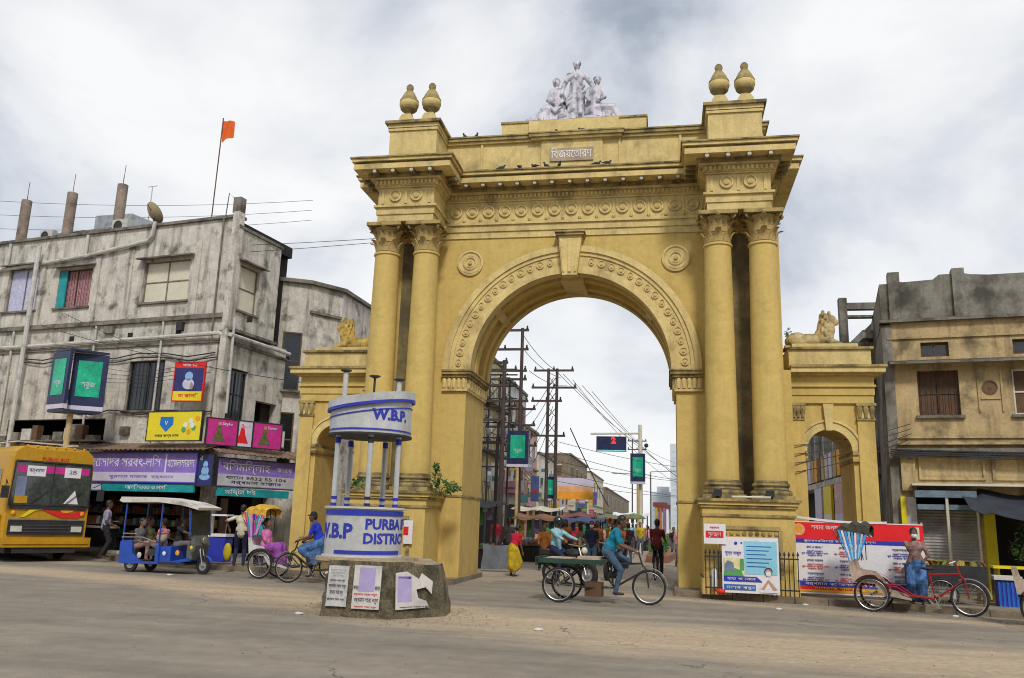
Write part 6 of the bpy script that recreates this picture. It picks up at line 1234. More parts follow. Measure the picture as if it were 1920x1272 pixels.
plc = ['above the dark stall', 'on the pale yellow house', 'on the grey-white house', 'beside the twin pole', 'on the narrow pink house', 'below the second green board', 'on the buff house', 'on the low cream house', 'on the square brown house', 'at the far end of the shops']
r5 = random.Random(3)
for i in range(34):
    y = 17.8+i*1.75+r5.uniform(-.3, .3); h = r5.uniform(.5, 1.0) if i % 3 else r5.uniform(1.2, 1.9); w_ = r5.uniform(.35, .7); c_ = i % 9
    p_ = plc[min(9, i//4)]
    t = thing('shop_sign', f'{labs[c_]} {p_}'+(f', {("lower", "upper")[i % 2]} row'), 'sign', (-6.2+r5.uniform(0, .9), y, r5.uniform(2.2, 3.4)+(i % 2)*1.1))
    MB().box(0, w_, 0, .08, 0, h*.8).build('panel', SG[c_], t); MB().box(.06, w_-.06, -.006, 0, h*.25, h*.4).build('print', SG[(c_+4) % 9], t)
# traffic island hedge and festive posts
b = MB(); b.prism([(1.55, 16.2), (2.0, 15.8), (2.5, 16.6), (3.6, 33), (4.2, 120), (1.7, 120), (1.5, 33)], -.05, .30, 'z'); o_ = b.build('median_kerb', mat('terracotta_kerb', (.34, .16, .10), stain=.4), None); struct(o_)
def foliage(name, pts, size, M, n, par=None, r=random.Random(5)):
    b = MB()
    for _ in range(n):
        c, rad = pts[r.randrange(len(pts))]; d = Vector((r.gauss(0, 1), r.gauss(0, 1), r.gauss(0, 1))).normalized()*r.uniform(.5, 1)
        p = Vector(c)+Vector((d.x*rad[0], d.y*rad[1], d.z*rad[2])); s = size*r.uniform(.6, 1.4); a = Vector((r.gauss(0, 1), r.gauss(0, 1), r.gauss(0, .6))).normalized(); e_ = a.orthogonal().normalized().lerp(Vector((0, 0, 1)), .3)
        b.add([p-a*s*.5, p+e_*s*.22, p+a*s*.5, p-e_*s*.22], [(0, 1, 2, 3)], r.randrange(len(M)))
    o = b.build(name, M, par); return o
ML = [mat('leaf_mid', (.06, .14, .03), var=.4), mat('leaf_light', (.12, .22, .04), var=.3), mat('leaf_dark', (.03, .075, .02), var=.4)]
t = foliage('hedge', [((2.0+.02*i, 16.8+i*1.2, .62), (.5, .7, .28)) for i in range(40)], .16, ML, 9000); stuff(t); t['label'] = 'clipped green hedge along the traffic median beyond the arch'
fc = GD[:5]+[MWH, GD[6]]
for i in range(12):
    y = 46+i*7.0; x = 1.9+.0*i+.25*(i % 2)
    t = thing('festive_post', f'{("red", "pink", "yellow", "orange")[i % 4]} and white striped festive post on the median, {("near", "middle", "far")[i//4]} stretch', 'decorated post', (x, y, .38), 0, 'festive posts along the median')
    MB().tube([(0, 0, 0), (0, 0, 2.9)], .07).build('pole', fc[i % 7], t); MB().box(-.55, .55, -.1, .1, 2.6, 2.95).build('canopy', Mrdc, t); MB().box(-.4, -.2, -.05, .05, .8, 2.6).build('streamer', fc[(i+2) % 7], t); MB().box(.2, .4, -.05, .05, .6, 2.6).build('streamer', fc[(i+4) % 7], t)
for i, (x, y, m_) in enumerate(((.4, 24.5, MPK), (-.6, 30, MRD), (.9, 19.5, MATS['lime_awning'] if 'lime_awning' in MATS else MGR))):
    t = thing('parasol', ('pink and violet parasol beyond the cyclist', 'red parasol over the crowd', 'lime green parasol over the crowd')[i], 'parasol', (x, y, 0)); MB().tube([(0, 0, 0), (0, 0, 2.1)], .02).build('pole', MCHR, t); MB().lathe([(.6, 1.85), (.4, 2.0), (.001, 2.1)], 8, cap=False).lathe([(.6, 1.84), (.001, 2.08)], 8, cap=False).build('canopy', m_, t)
# wild plants on the ledges
def shrub(label, loc, pts, n, size, cat='plant', name='wild_shrub'):
    t = thing(name, label, cat, loc); foliage('foliage', pts, size, ML, n, t); b = MB()
    for i in range(5): c = pts[i % len(pts)][0]; b.tube([(0, 0, -.1), (c[0]*.5, c[1]*.5, c[2]*.6), c], [.015, .01, .005], 5)
    b.build('stem', MWD, t); return t
shrub('leafy wild shrub rooted on the left pedestal ledge', (-3.0, -1.1, 2.2), [((.1, 0, .12), (.3, .22, .22)), ((-.1, 0, .35), (.14, .12, .25)), ((.3, .05, .1), (.22, .2, .16)), ((-.12, 0, .6), (.08, .08, .12))], 420, .11)
shrub('small wild shrub behind the booth on the left pedestal', (-5.0, -1.2, 2.2), [((0, 0, .15), (.35, .2, .18))], 200, .09)
shrub('sprig of dark leaves sprouting beside the buff lion', (5.62, 1.2, 6.1), [((0, 0, .15), (.08, .08, .2)), ((.03, 0, .5), (.1, .08, .2))], 90, .09)
shrub('hanging potted creeper in the dark shop on the right', RWp(2.3, -.9, 1.2), [((0, 0, .0), (.3, .25, .35)), ((.2, 0, .45), (.25, .2, .25))], 380, .11, name='creeper')
for i, (x, y, z) in enumerate(((-1.6, .3, 12.06), (-6.8, .9, 11.5))): pass
# fruit cart
t = thing('fruit_cart', 'wooden hawker cart heaped with bananas behind the red rickshaw', 'hawker cart', RWp(.55, -2.15, -.12), RZ)
for i in range(6): MB().box(-.75, .75, -.42+i*.14, -.29+i*.14, .84, .88).build('plank', MATS['bed_wood'], t)
MB().box(-.78, .78, -.44, -.42, .5, .92).build('skirt', MIR, t)
for x in (-.7, .7):
    for y in (-.38, .38): MB().box(x-.03, x+.03, y-.03, y+.03, 0, .84).build('leg', MWD, t)
wheel(t, (-.1, -.46, .33), .33); wheel(t, (-.1, .44, .33), .33)
Mban = [mat('banana_ripe', (.42, .30, .04), var=.3), mat('banana_green', (.18, .2, .04), var=.3), mat('banana_brown', (.2, .10, .03), var=.4)]
bt = None
for i in range(18):
    x = -.66+(i % 9)*.165; y = -.25+.3*(i//9)
    g_ = thing('banana_bunch', f'{("yellow", "greenish", "browned")[i % 3]} banana bunch in the {("front", "back")[i//9]} row of the hawker cart, {("left", "middle", "right")[(i % 9)//3]} third', 'banana bunch', tuple(Vector(RWp(.55, -2.15, -.12))+Matrix.Rotation(RZ, 3, 'Z') @ Vector((x, y, .88))), RZ+i, 'banana bunches on the hawker cart')
    b = MB()
    for k_ in range(5): a = (k_-2)*.35; b.tube([(0, 0, .13), (.07*sin(a), -.07, .09+.03*cos(a)), (.10*sin(a), -.12, .02)], [.012, .02, .01], 6)
    b.build('fruit', Mban[i % 3], g_, smooth=True)
# pigeons on the gate
pg = skin('pigeon', [ell((0, 0, .09), (.12, .055, .06)), ell((.11, 0, .17), (.035, .03, .035)), limb((.06, 0, .10), .045, (.10, 0, .16), .028), limb((-.08, 0, .08), .04, (-.22, 0, .05), .015), limb((.02, .02, .04), .008, (.02, .02, 0), .006), limb((.02, -.02, .04), .008, (.02, -.02, 0), .006), limb((.13, 0, .17), .012, (.165, 0, .165), .004)], [mat('pigeon_grey', (.05, .05, .06), var=.3)], None, .012, 1)
PG = [(-1.85, -.6, 10.785, 'leftmost pigeon on the main cornice'), (-1.35, -.6, 10.785, 'second pigeon from the left on the main cornice'), (-.95, -.62, 10.785, 'third pigeon from the left on the main cornice'), (-.62, -.6, 10.785, 'pigeon under the left edge of the name plaque'), (-.28, -.62, 10.785, 'pigeon under the letters of the name plaque'), (.72, -.6, 10.785, 'pigeon under the right edge of the name plaque'),
      (-.45, .0, 12.065, 'left pigeon at the foot of the statue plinth'), (.25, .0, 12.065, 'right pigeon at the foot of the statue plinth'), (-3.05, .05, 12.065, 'left pigeon on the attic beside the left pedestal'), (-2.75, .05, 12.065, 'right pigeon on the attic beside the left pedestal'), (1.0, -.62, 10.785, 'pigeon on the cornice right of the plaque')]
for i, (x, y, z, lab) in enumerate(PG):
    o_ = pg if i == 0 else pg.copy()
    if i: COL.objects.link(o_)
    o_.location = (x, y, z); o_.scale = (.78,)*3; o_.rotation_euler.z = i*1.3; tag(o_, lab, 'pigeon', 'pigeons on the gate')
# gravel round the plinth and along the kerbs
b = MB(); r9 = random.Random(4)
for i in range(1300):
    if i < 500: a = r9.uniform(0, 2*pi); d = 1.05+abs(r9.gauss(0, .55)); x, y = -2.08+d*cos(a), -7.25+d*sin(a)*.9
    elif i < 900: x = r9.uniform(2.7, 9); y = -1.2-.36*(x-2.6)-abs(r9.gauss(0, .25))-.15
    else: x = r9.uniform(-8, 9); y = r9.uniform(-13, -3)
    s_ = r9.uniform(.006, .02); b.add([(x-s_, y-s_, 0), (x+s_, y-s_*.6, 0), (x+s_*.7, y+s_, 0), (x-s_*.8, y+s_*.8, 0), (x, y, s_*1.1)], [(0, 1, 4), (1, 2, 4), (2, 3, 4), (3, 0, 4)])
stuff(b.build('gravel', mat('gravel_brown', (.24, .19, .13), var=.4, scale=20), None))['label'] = 'loose grit and gravel on the road'
# litter and cracks
for i, (x, y) in enumerate(((5.3, -2.1), (7.9, -3.15), (.6, -8.6), (-3.3, -8.2), (4.6, -3.4), (-9.5, -1.9))):
    t = thing('litter', ('crumpled paper at the kerb below the hoarding', 'crumpled white bag by the parked red rickshaw', 'small scrap on the sandy strip', 'pale rubbish at the left foot of the plinth', 'scrap on the road before the hoarding', 'scrap on the road before the blue rickshaw')[i], 'litter', (x, y, .0)); MB().sphere((0, 0, .02), (.06, .04, .03), 7).sphere((.05, .03, .02), (.03, .03, .02), 6).build('scrap', MATS['paper_white'], t)
# ================================================================ marble statue group
MM = mat('pale_marble', (.66, .64, .70), rough=.55, var=.12, scale=7, stain=.9, thr=.50, stain_col=(.12, .11, .15), streak=.7, mold=.5, bump=.3, spec=.4)
def robe_folds(p0, p1, r0, r1, n, amp=.02, rr=.03):
    """ridges of cloth running down a robe"""
    P = []; p0 = Vector(p0); p1 = Vector(p1)
    for i in range(n):
        a = 2*pi*i/n+.3*sin(i*2.1); d = Vector((cos(a), sin(a)*.8, 0)); P.append(limb(p0+d*r0, rr, p1+d*r1*(1+.12*sin(i*3.7)), rr*1.3))
    return P
t = thing('statue_group', 'weathered white marble group of one standing and three lower figures on the gate', 'statue', (0, .75, 12.55)); t.scale = (1.02, 1.0, 1.04)
def std_fig():
    P = [ell((0, 0, 1.90), (.10, .115, .135)), ell((0, .03, 1.98), (.125, .13, .09)), limb((0, 0, 1.70), .06, (0, 0, 1.82), .05), ell((0, 0, 1.55), (.24, .14, .17)), limb((0, 0, 1.50), .19, (0, 0, 1.2), .17), limb((0, 0, 1.2), .20, (0, 0, .0), .30), ell((0, -.11, 1.9), (.03, .04, .05)),
         limb((-.22, 0, 1.62), .08, (-.36, -.05, 1.28), .07), limb((-.36, -.05, 1.28), .06, (-.40, -.18, 1.0), .05), ell((-.41, -.2, .96), (.05, .05, .06)), limb((.22, 0, 1.62), .08, (.40, -.02, 1.32), .07), limb((.40, -.02, 1.32), .06, (.52, -.1, 1.10), .05), ell((.53, -.12, 1.06), (.05, .05, .06)),
         limb((-.28, -.12, .75), .06, (.22, -.22, 1.15), .05), limb((-.24, -.15, .65), .05, (.25, -.22, 1.0), .05), limb((.12, -.2, .95), .10, (.14, -.26, .35), .07)]
    return P+robe_folds((0, 0, 1.2), (0, 0, .02), .18, .28, 15, rr=.032)+robe_folds((0, 0, 1.68), (0, 0, 1.25), .13, .17, 9, rr=.02)
skin('standing_figure', std_fig(), [MM], t, .016, 0)
def seated(s, kneel=0):
    P = [ell((s*.58, 0, 1.40), (.10, .115, .13)), ell((s*.58, .02, 1.47), (.12, .125, .09)), limb((s*.56, 0, 1.22), .055, (s*.58, 0, 1.32), .05), ell((s*.52, 0, 1.08), (.20, .14, .18)), limb((s*.50, 0, 1.05), .18, (s*.48, 0, .62), .20), ell((s*.50, 0, .42), (.30, .26, .26)),
         limb((s*.55, -.1, .50), .16, (s*1.05, -.15, .48), .13), limb((s*1.05, -.15, .48), .12, (s*1.22, -.18, .10), .10), limb((s*.55, .1, .45), .16, (s*1.0, .08, .32), .13), limb((s*1.0, .08, .32), .11, (s*1.22, .0, .06), .08), ell((s*1.28, -.2, .06), (.12, .07, .05)),
         limb((s*.70, -.02, 1.15), .07, (s*.80, -.1, .85), .06), limb((s*.80, -.1, .85), .055, (s*.62, -.2, .70), .045), limb((s*.36, -.02, 1.15), .07, (s*.28, -.14, .88), .06), limb((s*.28, -.14, .88), .055, (s*.40, -.25, .68), .045), ell((s*.58, -.11, 1.39), (.03, .04, .05))]
    for i in range(7): P.append(limb((s*(.55+.07*i), -.18, .55), .035, (s*(.52+.09*i), -.26, .04), .045))
    return P+robe_folds((s*.52, 0, 1.1), (s*.48, 0, .55), .15, .2, 8, rr=.025)
skin('seated_figure', seated(1), [MM], t, .016, 0); skin('seated_figure', seated(-1)[:6]+seated(-1)[11:], [MM], t, .016, 0)
P = [ell((-.70, -.2, .78), (.09, .10, .11)), ell((-.70, -.18, .84), (.105, .11, .07)), limb((-.74, -.18, .66), .05, (-.71, -.2, .72), .045), ell((-.80, -.15, .52), (.17, .14, .17)), limb((-.80, -.15, .5), .16, (-.95, -.1, .22), .20), limb((-.95, -.15, .25), .17, (-1.25, -.2, .15), .13), limb((-1.25, -.2, .14), .11, (-1.55, -.2, .05), .05), limb((-.7, -.22, .58), .055, (-.55, -.3, .40), .05), limb((-.55, -.3, .4), .045, (-.42, -.32, .5), .04), limb((-.92, -.2, .55), .055, (-1.05, -.3, .32), .045), ell((-.95, -.1, .12), (.4, .25, .12)), ell((.45, -.28, .12), (.32, .14, .13)), ell((-.3, -.3, .1), (.2, .12, .12))]
for i in range(8): P.append(limb((-.85-.04*i, -.28, .38), .03, (-.7-.11*i, -.36, .03), .035))
skin('crouching_figure', P, [MM], t, .016, 0)
MB().box(-1.6, 1.45, -.5, .5, -.03, .05).build('rock_base', MM, t)
# ================================================================ people
HAIR = mat('black_hair', (.012, .010, .010), rough=.5, var=.3, spec=.5); SK = [mat('brown_skin', (.22, .11, .065), rough=.55, var=.06), mat('dark_skin', (.13, .065, .038), rough=.55, var=.06), mat('tan_skin', (.30, .17, .10), rough=.55, var=.06)]
MSHOE = mat('sandal', (.05, .035, .025), rough=.7); MEYE = mat('eye_white', (.6, .58, .54), rough=.3, bump=0); MMASK = mat('mask_cloth', (.70, .70, .70), rough=.9)
def cloth(name, c, var=.15): return mat('cloth_'+name, c, rough=.92, var=var+.1, scale=9, bump=1., fine=11)
def ik(a, c, l1, l2, pole):
    a = Vector(a); c = Vector(c); d = c-a; L_ = min(d.length, (l1+l2)*.995); dn = d.normalized(); c = a+dn*L_
    x = (l1*l1-l2*l2+L_*L_)/(2*L_); h = math.sqrt(max(l1*l1-x*x, 0)); p = Vector(pole); p = (p-dn*p.dot(dn)).normalized()
    return a+dn*x+p*h, c
def person(label, loc, rz, shirt, lower, pel=(0, 0, .90), lean=0., feet=((.05, .10, .08), (-.05, -.10, .08)), hands=((.08, .24, .80), (.02, -.24, .80)), sk=0, skirt=None, sleeve=.5, vox=.022, head=(0, 0), mask=False, helmet=None, cap=None, toe=(1, 1), knee=(1, 0, .1), elbow=(-1, 0, -.3), sc=1.0, group=None, shawl=None, turn=0., bun=False):
    """forward = +X, left = +Y; one continuous skinned body, hair and headgear as children"""
    t = thing('person', label, 'person', loc, rz, group); t.scale = (sc, sc, sc); pel = Vector(pel)
    Rl = Matrix.Rotation(lean, 3, 'Y')
    def up(x, y, z): return pel+Rl @ Vector((x, y, z))
    ch = up(.01, 0, .36); nk = up(.0, 0, .50); P = []
    S_, L_, K, F_ = 0, 1, 2, 3     # shirt, lower, skin, shoes
    P += [ell(up(0, 0, .02), (.125, .165, .13), L_, Rl), limb(up(0, 0, .0), .14, up(.01, 0, .22), .125, S_), ell(up(0, 0, .10), (.125, .165, .13), S_, Rl), ell(up(.01, 0, .34), (.125, .178, .165), S_, Rl), ell(up(-.01, 0, .43), (.085, .165, .065), S_, Rl), limb(up(.0, 0, .44), .062, up(.015, 0, .56), .052, K)]
    hd = Matrix.Rotation(lean*.35+head[0], 3, 'Y'); hz_ = Matrix.Rotation(turn, 3, 'Z'); R_ = hz_ @ hd
    hc = up(.03, 0, .60)+R_ @ Vector((0, 0, .05))
    def hp(x, y, z): return hc+R_ @ Vector((x, y, z))
    P += [ell(hp(0, 0, .01), (.098, .078, .115), K, R_), ell(hp(.035, 0, -.055), (.062, .058, .058), K, R_), ell(hp(.100, 0, -.008), (.020, .013, .022), K, R_), ell(hp(.088, 0, -.058), (.015, .026, .012), K, R_), ell(hp(-.01, .078, 0), (.02, .012, .03), K, R_), ell(hp(-.01, -.078, 0), (.02, .012, .03), K, R_)]
    for i, s in enumerate((1, -1)):
        sh = up(0, s*.172, .425); el, wr = ik(sh, hands[i], .28, .25, elbow if not isinstance(elbow[0], (tuple, list)) else elbow[i]); m_ = sh.lerp(el, .75) if sleeve < .9 else el
        P += [ell(sh, (.058, .058, .06), S_), limb(sh, .054, m_, .052, S_)]
        if sleeve < .9: P += [limb(m_, .043, el, .040, K), limb(el, .039, wr, .026, K)]
        else: P += [limb(el, .05, el.lerp(wr, .88), .038, S_), limb(el.lerp(wr, .85), .03, wr, .026, K)]
        d = (wr-el).normalized(); sd_ = d.cross(Vector((0, 0, 1)));  sd_ = sd_.normalized() if sd_.length > .1 else Vector((0, 1, 0)); pm = wr+d*.05; dn_ = d.cross(sd_).normalized()
        P.append(limb(wr, .026, wr+d*.075, .034, K))
        for k_, ln in enumerate((.062, .072, .068, .052)):
            b0 = wr+d*.082+sd_*(-.030+.02*k_); b1 = b0+d*ln*.55-dn_*.012*(1 if dn_.z > 0 else -1); b2 = b1+d*ln*.25-dn_*.035*(1 if dn_.z > 0 else -1); P += [limb(b0, .0105, b1, .0095, K), limb(b1, .0095, b2, .008, K)]
        b0 = wr+d*.03-sd_*.03; b1 = b0+d*.035-sd_*.025; b2 = b1+d*.03-sd_*.004; P += [limb(b0, .013, b1, .011, K), limb(b1, .011, b2, .009, K)]
        hp_ = pel+Vector((0, s*.09, -.03)); kn, an = ik(hp_, feet[i], .43, .42, knee if not isinstance(knee[0], (tuple, list)) else knee[i])
        lr = 1.0 if not skirt else .8
        P += [limb(hp_, .098*lr, kn, .068*lr, L_ if not skirt else K), limb(kn, .066*lr, an, .048*lr, L_ if not skirt else K)]
        td = Vector((toe[i], 0, -.0)); tv = Vector((.13*toe[i], 0, -.045)); P += [limb(an, .038, an+Vector((.02*toe[i], 0, -.035)), .036, F_), limb(an+Vector((-.03, 0, -.045)), .032, an+Vector((.15*toe[i], 0, -.05)), .028, F_)]
        if skirt: P += [limb(hp_, .12, kn, .13, L_), limb(kn, .13, kn.lerp(an, skirt), .11, L_)]
    if skirt:
        mid = (Vector(feet[0])+Vector(feet[1]))/2; kz = pel.lerp(mid, .5); P += [limb(pel+Vector((0, 0, .02)), .16, kz, .17, L_), limb(kz, .17, kz.lerp(mid, skirt*.9), .17, L_)]
    mats = [shirt, lower, SK[sk], MSHOE]
    if shawl: P += [limb(up(.08, -.12, .42), .05, up(.06, .10, .0), .06, S_)]
    skin('body', P, mats, t, vox, 1)
    if helmet:
        q = MB(); q.T = Matrix.Translation(hc) @ R_.to_4x4(); q.sphere((-.005, 0, .02), (.135, .12, .145), 18); q.build('helmet', helmet, t, smooth=True); q = MB(); q.T = Matrix.Translation(hc) @ R_.to_4x4(); q.lathe([(.132, -.05), (.14, 0), (.134, .05)], 14, (0, 0, .0), arc=pi*.8, a0=-pi*.4); q.build('visor', MGL, t, smooth=True)
    else:
        H = [ell((-.018, 0, .045), (.098, .086, .100)), ell((-.045, 0, .0), (.068, .082, .085))]
        if bun: H.append(ell((-.12, 0, .0), (.05, .05, .05)))
        h_ = skin('hair' if not cap else 'cap', H, [HAIR if not cap else cap], t, max(.012, vox*.7), 1); h_.location = hc; h_.rotation_euler = R_.to_euler()
        if cap: q = MB(); q.sheet(lambda u, v: (.06+.09*v, (u-.5)*.15*(1-.3*v), .06-.015*v), 6, 2); q.sheet(lambda u, v: (.06+.09*v, (u-.5)*.15*(1-.3*v), .052-.015*v), 6, 2); q.build('peak', cap, h_)
        if vox < .02:
            for s in (-1, 1): q = MB(); q.T = Matrix.Translation(hc) @ R_.to_4x4(); q.sphere((.088, s*.030, .014), (.010, .014, .008), 8); q.sphere((.0965, s*.030, .014), (.004, .006, .006), 6, 1); q.build('eye', [MEYE, HAIR], t, smooth=True)
    if mask:
        q = MB(); q.T = Matrix.Translation(hc) @ R_.to_4x4(); q.sphere((.048, 0, -.045), (.075, .07, .06), 12); q.build('face_mask', MMASK, t, smooth=True)
    return t
def wl(o, x, y, z=0):  # local point of a placed thing -> world
    return tuple(Vector(o.location)+Matrix.Rotation(o.rotation_euler.z, 3, 'Z') @ Vector((x*o.scale[0], y*o.scale[1], z*o.scale[2])))
tealS = cloth('teal', (.01, .20, .30)); jeans = cloth('denim', (.06, .10, .16), .3); lbl = cloth('light_blue', (.28, .52, .62)); navy = cloth('navy', (.02, .025, .07)); cream = cloth('cream', (.60, .56, .40)); blk = cloth('black', (.02, .02, .022)); lav = cloth('lavender', (.30, .28, .40)); royal = cloth('royal', (.015, .04, .45)); maroon = cloth('maroon', (.16, .02, .03)); red = cloth('red', (.50, .015, .05)); yel = cloth('yellow', (.50, .36, .02), .3); orange = cloth('orange', (.42, .14, .03)); pink = cloth('pink', (.62, .28, .34)); grey = cloth('grey', (.14, .13, .14)); brownp = cloth('brown_pink', (.27, .16, .15), .45); check = cloth('checked', (.06, .14, .32), .6); white = cloth('white', (.62, .62, .60)); aqua = cloth('aqua', (.05, .35, .42)); purple = cloth('purple', (.30, .07, .36), .4); green = cloth('green', (.05, .22, .08))
# cyclist on the cargo tricycle: saddle (.94,0,.9), cranks at (1.05,0,.30), bar (1.5,+-.25,1.02)
rz = TRI.rotation_euler.z
person('man in teal T-shirt and jeans pedalling the cargo tricycle past the arch', wl(TRI, .93, 0), rz, tealS, jeans, pel=(0, 0, 1.02), lean=.42, feet=((.08, .12, .55), (.17, -.12, .25)), hands=((.50, .22, 1.06), (.50, -.22, 1.06)), vox=.013, head=(.1, 0), sk=1, elbow=(0, 0, -1), knee=(1, 0, .4))
person('motorcyclist in light blue shirt and black helmet behind the cargo tricycle', wl(BIKE, .15, 0), BIKE.rotation_euler.z, lbl, navy, pel=(0, 0, .92), lean=.08, feet=((.25, .22, .32), (.25, -.22, .32)), hands=((.62, .28, 1.08), (.62, -.28, 1.08)), vox=.016, helmet=mat('helmet_black', (.015, .015, .018), rough=.15, spec=.8), sleeve=1, turn=.3)
V = RWp(-.72, -2.62, -.12)
person('masked vendor with dark hair in pink-brown shirt and checked blue lungi', (7.55, -2.0, .13), radians(-105), brownp, check, lean=.10, hands=((.30, .18, .98), (.30, -.10, .98)), skirt=.75, vox=.013, mask=True, sk=1, elbow=(-.4, .6, -.6), turn=.15, sc=.92)
rk = (-7.28, -1.15)
person('rickshaw puller in royal blue shirt half hidden by the police booth', wl(RP, 1.0, 0), radians(184), royal, check, pel=(0, 0, 1.00), lean=.35, feet=((.10, .12, .52), (.2, -.12, .22)), hands=((.46, .24, 1.04), (.46, -.24, 1.04)), skirt=.35, vox=.018, sk=1, elbow=(0, 0, -1), knee=(1, 0, .4), cap=blk, sc=.94)
person('passenger in pink and purple sari under the marigold canopy', (-7.43, -1.12, 0), radians(-6), mat('pink_cloth', (.7, .2, .5)), purple, pel=(0, 0, .74), lean=-.05, feet=((.50, .10, .38), (.50, -.10, .38)), hands=((.30, .10, .80), (.30, -.10, .80)), skirt=.9, vox=.02, bun=True, sc=.95)
rz = ER.rotation_euler.z
person('driver in black shirt at the handlebar of the blue rickshaw', wl(ER, 1.38, 0), rz, blk, grey, pel=(0, 0, .80), lean=.18, feet=((.45, .14, .42), (.45, -.14, .42)), hands=((.62, .26, 1.06), (.62, -.26, 1.06)), sc=.92, vox=.018, sk=1)
person('passenger in pink shirt sitting behind the blue rickshaw driver', wl(ER, .92, -.12), rz+pi, pink, grey, pel=(0, 0, .70), feet=((.40, .1, .38), (.4, -.1, .38)), hands=((.30, .12, .78), (.30, -.1, .78)), sc=.92, vox=.02)
person('passenger in grey shirt on the back seat of the blue rickshaw', wl(ER, .12, -.2), rz, grey, brownp, pel=(0, 0, .70), lean=.1, feet=((.40, .1, .38), (.4, -.1, .38)), hands=((.30, .12, .78), (.30, -.1, .78)), sc=.92, vox=.02)
person('passenger in olive shirt beside the grey one in the blue rickshaw', wl(ER, .10, .24), rz, cloth('olive', (.14, .15, .07)), grey, pel=(0, 0, .70), feet=((.40, .1, .38), (.4, -.1, .38)), hands=((.30, .12, .78), (.30, -.1, .78)), sc=.92, vox=.022)
MB().box(-.14, .14, -.14, .14, 0, .26)
t = thing('sack', 'pale sack with red rim on the lap of the blue rickshaw passenger', 'sack', wl(ER, 1.02, -.30, .80)); MB().sphere((0, 0, .12), (.15, .12, .14), 12).build('bag', mat('sack_cloth', (.35, .32, .24), var=.3), t, smooth=True); MB().ring((0, 0, .22), .10, .025, 16, 5, axis='z').build('rim', MRD, t)
person('man in cream shirt and dark trousers standing with his back to the road', (-9.1, .75, .13), radians(110), cream, navy, feet=((.03, .13, .08), (-.03, -.13, .08)), hands=((.12, .36, 1.02), (.05, -.30, .95)), vox=.018, elbow=((-.2, 1, -.2), (-.2, -1, -.2)), sc=.98)
person('man in lavender shirt standing between the bus and the shop shelves', (-14.1, 1.9, .13), radians(40), lav, blk, hands=((.25, .16, 1.05), (.2, -.2, .95)), vox=.02, sk=1)
person('person in aqua clothes beside the man in cream', (-8.75, 1.2, .13), radians(-60), aqua, navy, vox=.022, sc=.92)
person('shopper in green standing in shadow by the corner shop', (-8.9, 1.6, .13), radians(-100), green, grey, vox=.024, sc=.96)
person('shopper in dark clothes near the blue rickshaw front', (-10.9, 1.7, .13), radians(150), grey, blk, vox=.024)
person('woman in red top and yellow skirt bending by the left stall', (-1.95, 3.4, 0), radians(60), red, yel, pel=(0, 0, .84), lean=.35, hands=((.35, .15, .72), (.32, -.12, .75)), skirt=.45, vox=.02, bun=True, sc=.93)
person('rider in orange seated behind the grey-blue cloth screen', (-1.55, 7.0, 0), radians(-80), orange, blk, pel=(0, 0, .75), feet=((.3, .15, .1), (.3, -.15, .1)), hands=((.4, .2, .9), (.4, -.2, .9)), vox=.022)
person('masked person in navy T-shirt walking towards the gate', (.05, 6.6, 0), radians(-85), navy, jeans, feet=((.18, .1, .08), (-.16, -.1, .10)), vox=.02, mask=True, sc=.98)
person('rider in orange on the white-fronted motorcycle', (1.03, 4.75, 0), radians(-100), orange, grey, pel=(0, 0, .90), feet=((.25, .2, .3), (.25, -.2, .3)), hands=((.6, .28, 1.05), (.6, -.28, 1.05)), vox=.02, sk=1)
person('pillion passenger in maroon behind the rider in orange', (1.1, 5.15, 0), radians(-100), maroon, blk, pel=(0, 0, .95), feet=((.15, .2, .35), (.15, -.2, .35)), hands=((.3, .15, 1.1), (.3, -.15, 1.1)), vox=.022, sc=.97)
person('man in maroon shirt cycling away beside the right pier', (2.15, 4.8, 0), radians(84), maroon, blk, pel=(0, 0, .98), lean=.15, feet=((.15, .12, .5), (.2, -.12, .22)), hands=((.5, .22, 1.04), (.5, -.22, 1.04)), vox=.018, sk=1, elbow=(0, 0, -1))
person('standing man just beyond the parked dark scooter', (-2.9, 7.7, 0), radians(-60), grey, navy, vox=.022, sk=1)
person('vendor in brown sitting inside the dark shop on the right', RWp(3.0, -.5, 0), radians(-110), brownp, grey, pel=(0, 0, .55), feet=((.4, .12, .1), (.4, -.12, .1)), hands=((.3, .1, .6), (.3, -.1, .6)), vox=.024, sk=1)
r8 = random.Random(11)
protos = []
cl = [('white', white), ('red', red), ('yellow', yel), ('light blue', lbl), ('green', green), ('pink', pink), ('black', blk), ('orange', orange)]
for nm, c_ in cl:
    protos.append((nm, person('crowd', (0, 0, -50), 0, c_, [navy, grey, jeans, blk][len(protos) % 4], feet=((.15, .1, .08), (-.13, -.1, .1)), vox=.03, sk=len(protos) % 3)))
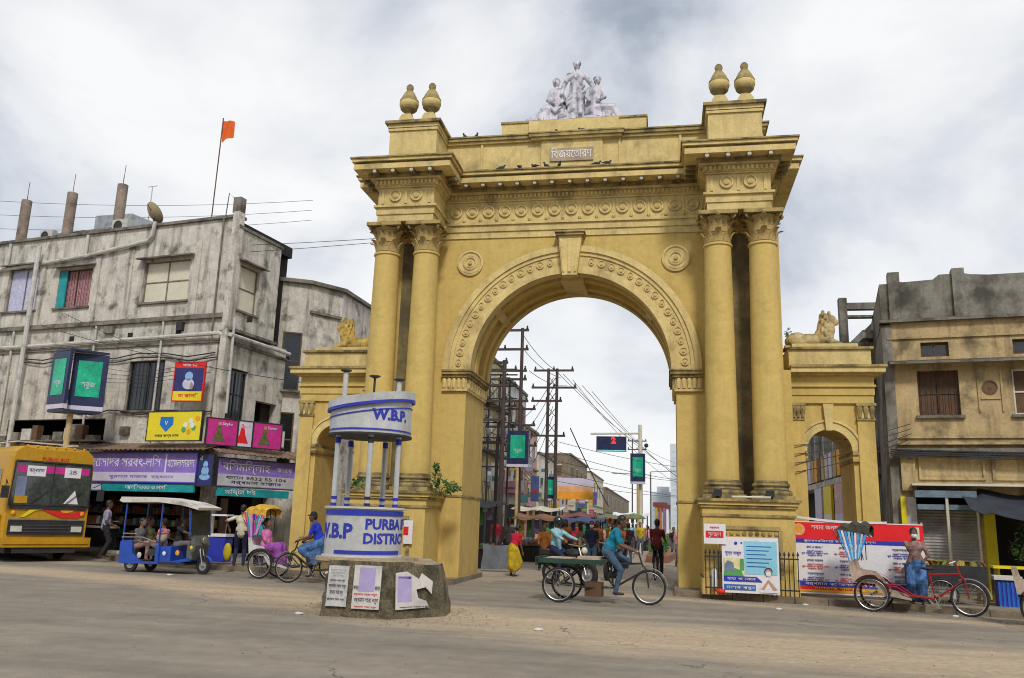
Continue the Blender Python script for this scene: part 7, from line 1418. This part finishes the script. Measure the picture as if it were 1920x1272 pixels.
where = [(-3.4, 11, 'by the leftmost stalls'), (-1.6, 16, 'in front of the orange-edged stall'), (-2.7, 18, 'left of the twin pole'), (-.6, 17.5, 'in front of the navy stall'), (.3, 21, 'under the green board post'), (-1.4, 22, 'by the red stall'), (.9, 14.0, 'near the hedge tip'), (-.2, 12, 'behind the masked walker'), (.6, 10.5, 'right behind the cyclist'), (-3, 25, 'far left of the crowd'), (-.5, 28, 'in the middle of the crowd'), (.6, 31, 'at the far stalls'), (-2.0, 33, 'at the far left stalls'), (2.9, 13, 'on the right lane'), (2.75, 22, 'farther up the right lane'), (-1.1, 9.2, 'behind the helmeted rider'), (.2, 15.2, 'left of the hedge tip'), (-4.4, 13, 'in the stall shadow'), (1.0, 26, 'beside the median'), (.1, 38, 'far down the street')]
rw = random.Random(21)
for i in range(16): where.append((rw.uniform(-4.2, 1.2), 20+i*1.9+rw.uniform(-.5, .5), ('left of the stalls, ', 'among the stalls, ', 'beside the kerb, ', 'in mid street, ')[i % 4]+('near', 'middle', 'far', 'farthest')[i//4]+' stretch'))
for i, (x, y, wtx) in enumerate(where):
    nm, pr = protos[i % 8]
    o_ = pr if i < 8 else clone(pr); o_.location = (x, y, 0); o_.rotation_euler.z = r8.choice((-1.5, 1.5))+r8.uniform(-.6, .6); s_ = r8.uniform(.9, 1.02); o_.scale = (s_,)*3
    tag(o_, f'distant pedestrian in {nm} {wtx}', 'person', 'pedestrians in the market street')
# yellow cloth bag by the front wheel of the blue rickshaw
t = thing('bag', 'yellow cloth bag hanging beside the front wheel of the blue rickshaw', 'bag', (-9.0, -.1, .25)); t.scale = (.7, .7, .68); MB().sphere((0, 0, .42), (.16, .12, .34), 12).build('bag', mat('bag_yellow', (.55, .45, .02), var=.2), t, smooth=True); MB().tube([(0, 0, .72), (.05, 0, .95), (.1, 0, .72)], .012).build('strap', MIR, t)
t = thing('street_cart', 'small white-topped hawker cart behind the rickshaw front wheel', 'hawker cart', (-10.0, 1.3, .1)); t.scale = (.8, .8, .95); MB().box(-.35, .35, -.3, .3, .82, .9).build('top', MWH, t); MB().box(-.32, .32, -.27, .27, .1, .8).build('body', MBL, t); MB().box(-.3, .3, -.25, .25, 1.42, 1.47).build('roof', MWH, t)
for x in (-.28, .28): MB().tube([(x, -.2, .9), (x, -.2, 1.42)], .012).build('post', MCHR, t)
